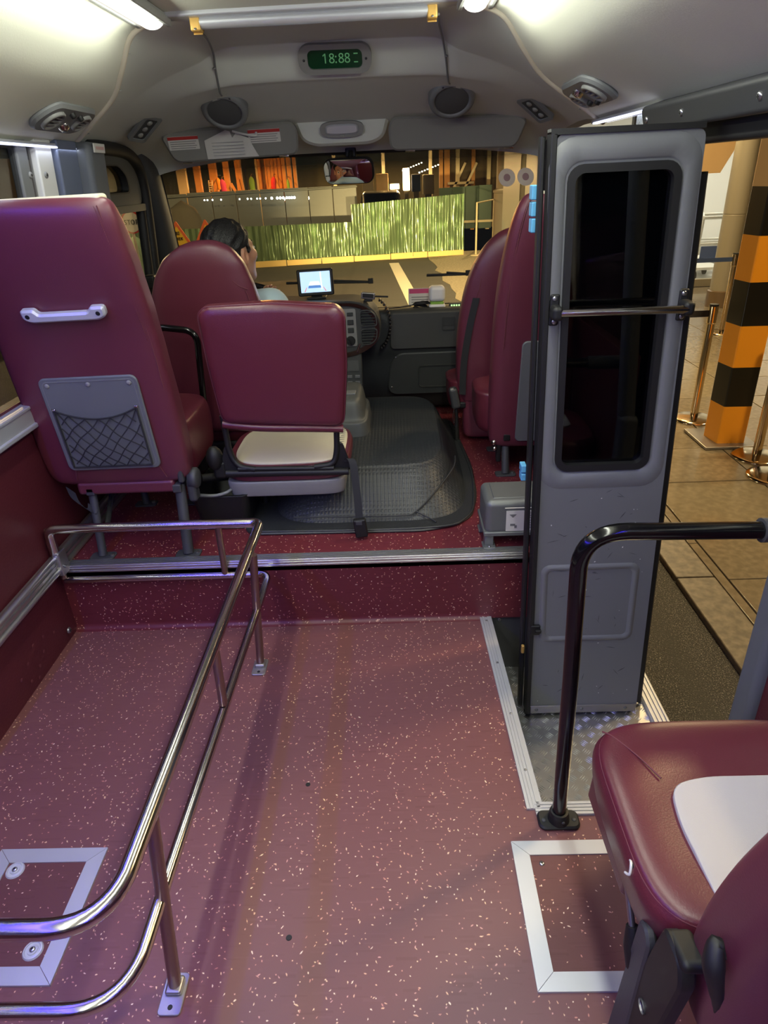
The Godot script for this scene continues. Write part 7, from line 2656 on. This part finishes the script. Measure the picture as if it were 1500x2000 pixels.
	# the bus's own headlamps shine on the fence
	for x in [-0.95, 0.55]:
		var hl := thing("headlamp", "headlamp on the front of the bus, %s" % ("driver's side" if x < 0 else "door side"), "lamp", Vector3(x, 0.05, -4.05), "headlamps of the bus")
		b = MB.new()
		b.lathe([Vector2(0.0, 0.0), Vector2(0.09, 0.01), Vector2(0.10, 0.05), Vector2(0.0, 0.08)], Transform3D(Basis(Vector3.RIGHT, PI / 2), Vector3(x, 0.05, -4.05)), 18, false)
		put(b, "lens", "headlamp", hl)
		var sp := SpotLight3D.new()
		sp.name = numbered("headlamp_light")
		sp.light_color = Color(1.0, 0.88, 0.62)
		sp.light_energy = 230.0
		sp.light_size = 0.08
		sp.spot_range = 60.0
		sp.spot_angle = 14.0
		sp.spot_angle_attenuation = 1.2
		sp.shadow_enabled = true
		add_child(sp)
		sp.position = Vector3(x, 0.05, -4.18)
		sp.rotation = Vector3(-0.035, 0.03 if x > 0 else -0.06, 0)
	# road signs by the driver's window
	var ss := thing("stop_sign", "round white STOP sign with a red rim on a post", "sign", Vector3(-5.19, ROAD, -14))
	var sc2 := Vector3(-5.17, 0.775, -14.0)
	b = MB.new()
	b.prism(oval(0.40, 0.42, 32), 0.02, Transform3D(Basis(), sc2))
	put(b, "rim", "signred", ss)
	b = MB.new()
	b.prism(oval(0.345, 0.365, 32), 0.024, Transform3D(Basis(), sc2))
	put(b, "face", "paper", ss)
	lettering("STOP", 0.125, "signblack", Transform3D(Basis(), sc2 + Vector3(0, 0, 0.0135)), ss, "word", 0.003, 1)
	b = MB.new()
	b.tube([Vector3(-5.19, ROAD, -14.03), Vector3(-5.19, 0.95, -14.03)], 0.03, 8)
	put(b, "post", "columngrey", ss)
	for k in 2:
		var c := Vector3(-4.30 + k * 0.53, 0.50, -14.0 - k * 0.2)
		var wn := thing("warning_sign", "yellow triangular warning sign with an orange border, %s" % ["nearer the driver's door", "half behind the driver's head"][k], "sign", Vector3(c.x, ROAD, c.z), "triangular warning signs")
		b = MB.new()
		b.prism(soft([Vector2(-0.29, -0.23), Vector2(0.29, -0.23), Vector2(0.0, 0.27)], 0.04, 4), 0.02, Transform3D(Basis(), c))
		put(b, "border", "signorange", wn)
		b = MB.new()
		b.prism(soft([Vector2(-0.205, -0.185), Vector2(0.205, -0.185), Vector2(0.0, 0.17)], 0.03, 4), 0.024, Transform3D(Basis(), c))
		put(b, "face", "signyellow", wn)
		lettering("BI", 0.085, "signblack", Transform3D(Basis(), c + Vector3(0, 0.035, 0.0135)), wn, "mark", 0.003, 1)
		lettering("CHEK", 0.075, "signblack", Transform3D(Basis(), c + Vector3(0, -0.065, 0.0135)), wn, "mark", 0.003, 1)
		for s in [-1, 1]:
			b = MB.new()
			b.tube([c + Vector3(s * 0.02, 0.2, -0.03), Vector3(c.x + s * 0.25, ROAD, c.z - 0.02)], 0.018, 6)
			put(b, "leg", "columngrey", wn)
	var tc := thing("traffic_cone", "brown and cream traffic cone under the STOP sign", "cone", Vector3(-4.83, ROAD, -13.6))
	b = MB.new()
	b.lathe([Vector2(0.19, 0.0), Vector2(0.19, 0.03), Vector2(0.14, 0.04), Vector2(0.095, 0.42)], Transform3D(Basis(), Vector3(-4.83, ROAD, -13.6)), 20)
	put(b, "body", "cone", tc)
	b = MB.new()
	b.lathe([Vector2(0.097, 0.42), Vector2(0.075, 0.60)], Transform3D(Basis(), Vector3(-4.83, ROAD, -13.6)), 20)
	put(b, "band", "paper", tc)
	b = MB.new()
	b.lathe([Vector2(0.075, 0.60), Vector2(0.045, 0.85), Vector2(0.0, 0.86)], Transform3D(Basis(), Vector3(-4.83, ROAD, -13.6)), 20)
	put(b, "tip", "cone", tc)
	var sk := thing("green_sacks", "pile of pale green plastic sheeting under the STOP sign", "sheeting", Vector3(-5.4, ROAD, -14.6))
	b = MB.new()
	var nrows := []
	for i in 9:
		var ring := PackedVector3Array()
		for j in 24:
			var a := TAU * j / 24
			var rr: float = 0.5 * sqrt(maxf(0.0, 1.0 - pow(i / 8.0, 2.2))) * (1.0 + 0.18 * sin(j * 3.1 + i * 1.3))
			ring.append(Vector3(-5.4 + cos(a) * rr * 0.7, ROAD + i / 8.0 * 1.1, -14.6 + sin(a) * rr * 0.5))
		nrows.append(ring)
	b.grid(nrows, true)
	put(b, "sheet", mat("sheeting", rgb(128, 152, 120), 0.4), sk)
	# a lit wall closing the left side of the street
	b = MB.new()
	b.box(Vector3(-13.0, 0.9, -16.0), Vector3(0.3, 3.0, 30.0))
	tag(put(b, "boundary_wall", "darkwall"), "long dark boundary wall left of the road", "wall")
	var sg := thing("signal_lamp", "small red signal lamp on a post left of the bus", "lamp", Vector3(-6.0, ROAD, -8.0))
	b = MB.new()
	b.tube([Vector3(-6.0, ROAD, -8.0), Vector3(-6.0, 1.42, -8.0)], 0.03, 8)
	put(b, "post", "columngrey", sg)
	b = MB.new()
	b.ball(Vector3(-6.0, 1.46, -8.0), Vector3(0.035, 0.035, 0.035), 10)
	put(b, "lamp_glass", "redlamp", sg)
	b = MB.new()
	b.rbox(Vector3(-7.6, 1.0, -8.6), Vector3(2.4, 1.0, 2.2), 0.2, Basis(), 3)
	b.rbox(Vector3(-7.6, 0.2, -8.6), Vector3(2.6, 1.3, 3.6), 0.2, Basis(), 3)
	var vn := thing("parked_van", "pale parked van beyond the driver's window", "van", Vector3(-7.6, ROAD, -8.6))
	put(b, "body", "columngrey", vn)
	b = MB.new()
	b.rbox(Vector3(-6.39, 1.05, -8.6), Vector3(0.04, 0.6, 1.8), 0.03)
	put(b, "window", "doorpane", vn)
	for z in [-9.7, -7.5]:
		b = MB.new()
		b.lathe([Vector2(0.0, 0.1), Vector2(0.2, 0.1), Vector2(0.3, 0.08), Vector2(0.3, -0.08), Vector2(0.0, -0.1)], Transform3D(Basis(Vector3(0, 0, 1), -PI / 2), Vector3(-6.35, ROAD + 0.3, z)), 18)
		put(b, "wheel", "rubber", vn)

func car(at: Vector3, label: String, lit: bool):
	var c := thing("parked_car", label, "car", Vector3(at.x, ROAD, at.z))
	var y := ROAD
	var b := MB.new()
	var rows := []
	for q in [[-1.9, 0.55, 0.62, 0.62], [-1.85, 0.30, 0.85, 0.80], [-1.1, 0.28, 0.88, 0.92], [-0.6, 0.28, 0.90, 1.36], [0.7, 0.28, 0.90, 1.42], [1.5, 0.28, 0.88, 1.00], [1.9, 0.35, 0.84, 0.85], [1.95, 0.5, 0.7, 0.7]]:
		var ring := PackedVector3Array()
		for p in rrect(q[2] * 2, q[3] - q[1], 0.16, 4):
			ring.append(Vector3(at.x + p.x * (1.0 if p.y < 0.1 else 0.86), y + (q[1] + q[3]) / 2 + p.y, at.z - q[0]))
		rows.append(ring)
	b.grid(rows, true, true)
	put(b, "body", "carpaint", c)
	for s in [-1, 1]:
		for z in [-1.2, 1.25]:
			b = MB.new()
			b.lathe([Vector2(0.0, 0.1), Vector2(0.2, 0.1), Vector2(0.31, 0.07), Vector2(0.31, -0.07), Vector2(0.0, -0.1)], Transform3D(Basis(Vector3(0, 0, 1), -PI / 2), Vector3(at.x + s * 0.80, y + 0.31, at.z + z)), 16)
			put(b, "wheel", "rubber", c)
		b = MB.new()
		b.ball(Vector3(at.x + s * 0.36, at.y if lit else y + 0.62, at.z + 1.93), Vector3(0.07, 0.055, 0.05), 10)
		put(b, "headlamp_lens", "headlamp" if lit else "satin", c)
	b = MB.new()
	b.quad(Vector3(at.x - 0.62, y + 1.0, at.z + 1.12), Vector3(at.x + 0.62, y + 1.0, at.z + 1.12), Vector3(at.x + 0.58, y + 1.34, at.z + 0.66), Vector3(at.x - 0.58, y + 1.34, at.z + 0.66))
	put(b, "windscreen", "doorpane", c)

func outside_right():
	# kerb stones, drain strip and paving beside the bus
	var b := MB.new()
	b.box(Vector3(6.4, PAVE - 0.07, -6.0), Vector3(9.9, 0.06, 16.0))
	var pv := struct(b, "pavement", "kerbstone", "wet granite pavement beside the bus")
	rng.seed = 77
	var kerb := {}
	for k in 12:
		b = MB.new()
		b.rbox(Vector3(1.545, PAVE - 0.045, 1.55 - k * 1.28), Vector3(0.20, 0.09, 1.27), 0.008)
		put(b, "kerb_stone", "kerbstone", pv)
		b = MB.new()
		b.rbox(Vector3(1.675, PAVE - 0.047, 1.2 - k * 1.28), Vector3(0.05, 0.09, 1.275), 0.004)
		put(b, "drain_strip", "granite2", pv)
	var tile := MB.new()
	tile.rbox(Vector3.ZERO, Vector3(0.742, 0.05, 0.592), 0.004)
	var meshes := [tile.mesh(M.granite), tile.mesh(M.granite2)]
	for i in 7:
		for j in 22:
			var o := MeshInstance3D.new()
			o.mesh = meshes[rng.randi() % 2]
			o.name = "paving_slab"
			pv.add_child(o, true)
			o.position = Vector3(2.08 + i * 0.75, PAVE - 0.027 + rng.randf_range(-0.001, 0.001), 1.0 - j * 0.6)
			o.rotation = Vector3(rng.randf_range(-0.002, 0.002), 0, rng.randf_range(-0.002, 0.002))
	# striped pillar
	var p := thing("striped_pillar", "square pillar striped orange and black under a peach top, on a steel base plate", "pillar", Vector3(2.52, PAVE, -4.8))
	var c0 := Vector3(2.434, 0, -4.714)
	var band := func(y0: float, y1: float, m: String, called: String, grow := 0.0):
		var q := MB.new()
		var pts := [c0, c0 + Vector3(0.204, 0, 0.009), c0 + Vector3(0.180, 0, -0.182), c0 + Vector3(-0.025, 0, -0.190)]
		var mid: Vector3 = (pts[0] + pts[2]) / 2.0
		var poly := PackedVector2Array()
		for t in pts:
			var w: Vector3 = t + (t - mid).normalized() * grow
			poly.append(Vector2(w.x, -w.z))
		q.prism(soft(Array(poly), 0.012, 2), y1 - y0, xf(Vector3(0, (y0 + y1) / 2, 0), Vector3.RIGHT, Vector3(0, 0, -1)), 0.0, false)
		put(q, called, m, p)
	for k in 6:
		band.call(PAVE + 0.02 + k * 0.296, PAVE + 0.02 + (k + 1) * 0.296, "orange" if k % 2 == 0 else "blackstripe", "orange_band" if k % 2 == 0 else "black_band")
	band.call(PAVE + 0.02 + 6 * 0.296, 3.2, "peach", "peach_top")
	b = MB.new()
	b.rbox(Vector3(2.52, PAVE + 0.012, -4.85), Vector3(0.40, 0.022, 0.42), 0.004)
	put(b, "base_plate", "satin", p)
	# queue posts with retracting belts
	var q0 := thing("queue_post", "brass queue post beyond the striped pillar's near side, next to the door", "queue post", Vector3(2.513, PAVE, -5.34), "brass queue posts")
	b = MB.new()
	b.lathe([Vector2(0.0, 0.03), Vector2(0.06, 0.028), Vector2(0.14, 0.020), Vector2(0.165, 0.012), Vector2(0.165, 0.0)], Transform3D(Basis(), q0.position), 32, false)
	put(b, "base", "brass", q0)
	b = MB.new()
	b.tube([q0.position + Vector3(0, 0.02, 0), q0.position + Vector3(0, 0.82, 0)], 0.031, 18)
	put(b, "pole", "brass", q0)
	b = MB.new()
	b.lathe([Vector2(0.031, 0.80), Vector2(0.037, 0.81), Vector2(0.037, 0.935), Vector2(0.030, 0.94), Vector2(0.0, 0.945)], Transform3D(Basis(), q0.position), 20)
	var cap := put(b, "head", "brass", q0)
	b = MB.new()
	b.lathe([Vector2(0.036, 0.938), Vector2(0.034, 0.952), Vector2(0.0, 0.955)], Transform3D(Basis(), q0.position), 20)
	put(b, "cap", "blackplastic", cap)
	copy(q0, Vector3(2.625, PAVE, -4.49), "brass queue post right in front of the striped pillar")
	copy(q0, Vector3(2.56, PAVE, -4.13), "brass queue post standing ahead of the one at the pillar")
	copy(q0, Vector3(4.12, PAVE, -8.44), "brass queue post far off beside the grey column")
	b = MB.new()
	b.box(Vector3(3.72, PAVE + 0.88, -8.44), Vector3(0.78, 0.05, 0.004))
	tag(put(b, "blue_queue_belt", "beltblue"), "blue queue belt stretched from the far queue post", "belt")
	b = MB.new()
	b.box(Vector3(2.15, PAVE + 0.88, -5.34), Vector3(0.66, 0.05, 0.004))
	tag(put(b, "dark_queue_belt", "webbing"), "dark queue belt stretched from the queue post next to the door", "belt")
	# round grey column with its plinth
	var g := thing("grey_column", "tall round grey column with a stone plinth behind the queue posts", "column", Vector3(4.86, PAVE, -10.2))
	b = MB.new()
	b.lathe([Vector2(0.16, PAVE + 0.22), Vector2(0.16, 0.68), Vector2(0.156, 0.685), Vector2(0.156, 0.695), Vector2(0.16, 0.70), Vector2(0.16, 1.70), Vector2(0.156, 1.71), Vector2(0.16, 1.72), Vector2(0.16, 3.2)], Transform3D(Basis(), Vector3(4.86, 0, -10.2)), 32)
	put(b, "shaft", "columngrey", g)
	b = MB.new()
	b.lathe([Vector2(0.19, PAVE), Vector2(0.19, PAVE + 0.22), Vector2(0.16, PAVE + 0.23)], Transform3D(Basis(), Vector3(4.86, 0, -10.2)), 16)
	put(b, "plinth", mat("plinth", rgb(110, 90, 66), 0.4), g)
	# lobby glass front
	var f := thing("lobby_front", "glazed lobby front with dark frames, brightly lit inside", "glass front", Vector3(5.4, PAVE, -12.0))
	for x in [3.9, 5.62, 7.3]:
		b = MB.new()
		b.box(Vector3(x, 1.3, -12.0), Vector3(0.12, 3.8, 0.12))
		put(b, "mullion", "blackstripe", f)
	b = MB.new()
	b.box(Vector3(5.6, PAVE + 0.06, -12.0), Vector3(3.6, 0.12, 0.10))
	put(b, "threshold", "columngrey", f)
	for x in [4.76, 6.46]:
		b = MB.new()
		b.box(Vector3(x, 1.3, -12.0), Vector3(1.6, 3.5, 0.012))
		put(b, "pane", "pane", f)
	b = MB.new()
	b.box(Vector3(5.6, PAVE - 0.03, -14.5), Vector3(6.0, 0.06, 5.0))
	b.box(Vector3(5.6, 1.3, -17.0), Vector3(6.0, 3.8, 0.1))
	b.box(Vector3(2.65, 1.3, -14.5), Vector3(0.1, 3.8, 5.0))
	b.box(Vector3(8.6, 1.3, -14.5), Vector3(0.1, 3.8, 5.0))
	b.box(Vector3(5.6, 3.2, -14.5), Vector3(6.0, 0.1, 5.0))
	put(b, "lobby_room", "white", f)
	b = MB.new()
	b.box(Vector3(5.6, 3.12, -14.2), Vector3(2.6, 0.04, 1.2))
	put(b, "ceiling_lamp", "lobbylamp", f)
	area("lobby_light", Vector3(5.6, 3.08, -14.2), Vector3(2.6, 1.2, 0), Vector3.DOWN, Color(1.0, 0.97, 0.86), 15.0)
	b = MB.new()
	b.box(Vector3(5.75, 1.50, -15.5), Vector3(1.1, 0.62, 0.06))
	tag(put(b, "dark_lobby_panel", "columngrey"), "grey panel hanging inside the lobby", "panel")
	b = MB.new()
	b.box(Vector3(5.72, 1.03, -14.5), Vector3(0.5, 0.40, 0.02))
	tag(put(b, "yellow_poster", "poster"), "yellow poster hanging inside the lobby", "poster")
	# luggage trolleys
	for k in 2:
		var at := Vector3(5.72 + k * 0.3, PAVE, -13.0 - k * 0.8)
		var tr := thing("luggage_trolley", "white luggage trolley in the lobby, %s" % ["the one with a blue panel", "the plain one behind"][k], "trolley", at, "luggage trolleys")
		b = MB.new()
		b.rbox(at + Vector3(0, 0.20, 0), Vector3(0.55, 0.05, 0.8), 0.015)
		put(b, "deck", "cartwhite", tr)
		b = MB.new()
		for x in [-0.26, 0.26]:
			b.tube(fillet([at + Vector3(x, 0.2, 0.35), at + Vector3(x, 1.05, 0.42), at + Vector3(x * 0.9, 1.12, 0.30)], 0.05), 0.022, 8)
		b.tube([at + Vector3(-0.26, 1.05, 0.42), at + Vector3(0.26, 1.05, 0.42)], 0.028, 8)
		b.tube([at + Vector3(-0.26, 0.62, 0.39), at + Vector3(0.26, 0.62, 0.39)], 0.022, 8)
		put(b, "frame", "cartwhite", tr)
		b = MB.new()
		b.rbox(at + Vector3(0, 0.46, 0.38), Vector3(0.42, 0.24, 0.02), 0.008)
		put(b, "panel", "cartblue" if k == 0 else "cartwhite", tr)
		for x in [-0.22, 0.22]:
			for z in [-0.3, 0.3]:
				b = MB.new()
				b.lathe([Vector2(0.0, 0.02), Vector2(0.075, 0.018), Vector2(0.075, -0.018), Vector2(0.0, -0.02)], Transform3D(Basis(Vector3(0, 0, 1), -PI / 2), at + Vector3(x, 0.078, z)), 14)
				put(b, "wheel", "rubber", tr)
	lobby_person(Vector3(5.62, PAVE, -13.9))
	# peach wall beyond the door and canopy with downlights over the pavement
	b = MB.new()
	b.prism(PackedVector2Array([Vector2(4.2, 1.20), Vector2(5.10, 1.20), Vector2(5.52, 2.0), Vector2(5.7, 3.2), Vector2(4.2, 3.2)]), 0.3, Transform3D(Basis(), Vector3(0, 0, -11.6)))
	tag(put(b, "peach_bracket", "peach"), "peach painted sloping bracket under the canopy by the lobby front", "bracket")
	var cn := thing("pavement_canopy", "peach canopy slab over the pavement with recessed downlights", "canopy", Vector3(5.5, 3.2, -6.0))
	b = MB.new()
	b.box(Vector3(5.6, 3.3, -4.6), Vector3(7.4, 0.2, 13.4))
	put(b, "slab", "peach", cn)
	for q in [Vector3(2.6, 3.17, -2.4), Vector3(2.6, 3.17, -6.4), Vector3(3.6, 3.17, -9.4), Vector3(5.0, 3.17, -4.4)]:
		b = MB.new()
		b.lathe([Vector2(0.0, 0.0), Vector2(0.14, 0.0), Vector2(0.16, 0.03)], Transform3D(Basis(), q), 20)
		put(b, "downlight_lamp", "downlamp", cn)
		area("downlight", q + Vector3(0, -0.01, 0), Vector3(0.28, 0.28, 0), Vector3.DOWN, Color(1.0, 0.88, 0.66), 9.0)

func lobby_person(at: Vector3):
	var d := thing("person", "person with short brown hair in a pale shirt and dark vest behind the luggage trolleys", "person", at)
	var sh := 1.36
	var fld := func(p: Vector3) -> float:
		var e := capsule(p, Vector3(0, 1.30, 0), Vector3(0, 0.98, 0), 0.115, 0.125)
		e = smin(e, capsule(p, Vector3(-0.16, sh, 0), Vector3(0.16, sh, 0), 0.06, 0.06), 0.06)
		for s in [-1.0, 1.0]:
			e = smin(e, capsule(p, Vector3(s * 0.19, sh - 0.02, 0), Vector3(s * 0.23, 1.09, 0.02), 0.05, 0.04), 0.03)
			e = smin(e, capsule(p, Vector3(s * 0.23, 1.09, 0.02), Vector3(s * 0.14, 0.98, 0.22), 0.04, 0.03), 0.02)
			e = smin(e, capsule(p, Vector3(s * 0.14, 0.98, 0.22), Vector3(s * 0.10, 0.97, 0.30), 0.03, 0.02), 0.02)
			e = smin(e, capsule(p, Vector3(s * 0.09, 0.92, 0), Vector3(s * 0.10, 0.48, 0.02), 0.085, 0.055), 0.03)
			e = smin(e, capsule(p, Vector3(s * 0.10, 0.48, 0.02), Vector3(s * 0.10, 0.08, -0.02), 0.055, 0.04), 0.02)
			e = smin(e, capsule(p, Vector3(s * 0.10, 0.04, -0.02), Vector3(s * 0.11, 0.035, 0.14), 0.04, 0.035), 0.02)
		e = smin(e, capsule(p, Vector3(0, 1.40, 0), Vector3(0, 1.52, 0.01), 0.055, 0.052), 0.03)
		e = smin(e, blob(p, Vector3(0, 1.60, 0.01), Vector3(0.078, 0.115, 0.095)), 0.02)
		e = smin(e, capsule(p, Vector3(0, 1.60, 0.105), Vector3(0, 1.575, 0.12), 0.010, 0.013), 0.01)
		return e
	var t := Transform3D(Basis(Vector3.UP, 1.0), at)
	var b := MB.new()
	nets(fld, Vector3(-0.32, -0.02, -0.18), Vector3(0.32, 1.76, 0.36), 0.028, t, b)
	put(b, "body", "skin", d)
	b = MB.new()
	nets(func(p): return maxf(fld.call(p) - 0.016, maxf(0.92 - p.y, p.y - 1.42)), Vector3(-0.34, 0.86, -0.2), Vector3(0.34, 1.46, 0.36), 0.026, t, b)
	put(b, "shirt", "shirt", d)
	b = MB.new()
	nets(func(p): return maxf(fld.call(p) - 0.026, maxf(maxf(0.94 - p.y, p.y - 1.40), absf(p.x) - 0.15)), Vector3(-0.2, 0.88, -0.22), Vector3(0.2, 1.44, 0.22), 0.026, t, b)
	put(b, "vest", "navy", d)
	b = MB.new()
	nets(func(p): return maxf(fld.call(p) - 0.014, maxf(0.07 - p.y, p.y - 0.96)), Vector3(-0.24, 0.02, -0.2), Vector3(0.24, 1.0, 0.2), 0.028, t, b)
	put(b, "trousers", "trousers", d)
	b = MB.new()
	nets(func(p): return maxf(blob(p, Vector3(0, 1.625, -0.008), Vector3(0.092, 0.115, 0.108)), 1.60 - p.y + maxf(0.0, p.z) * 0.9), Vector3(-0.12, 1.48, -0.14), Vector3(0.12, 1.78, 0.14), 0.018, t, b)
	put(b, "hair", mat("brownhair", rgb(70, 48, 34), 0.6), d)
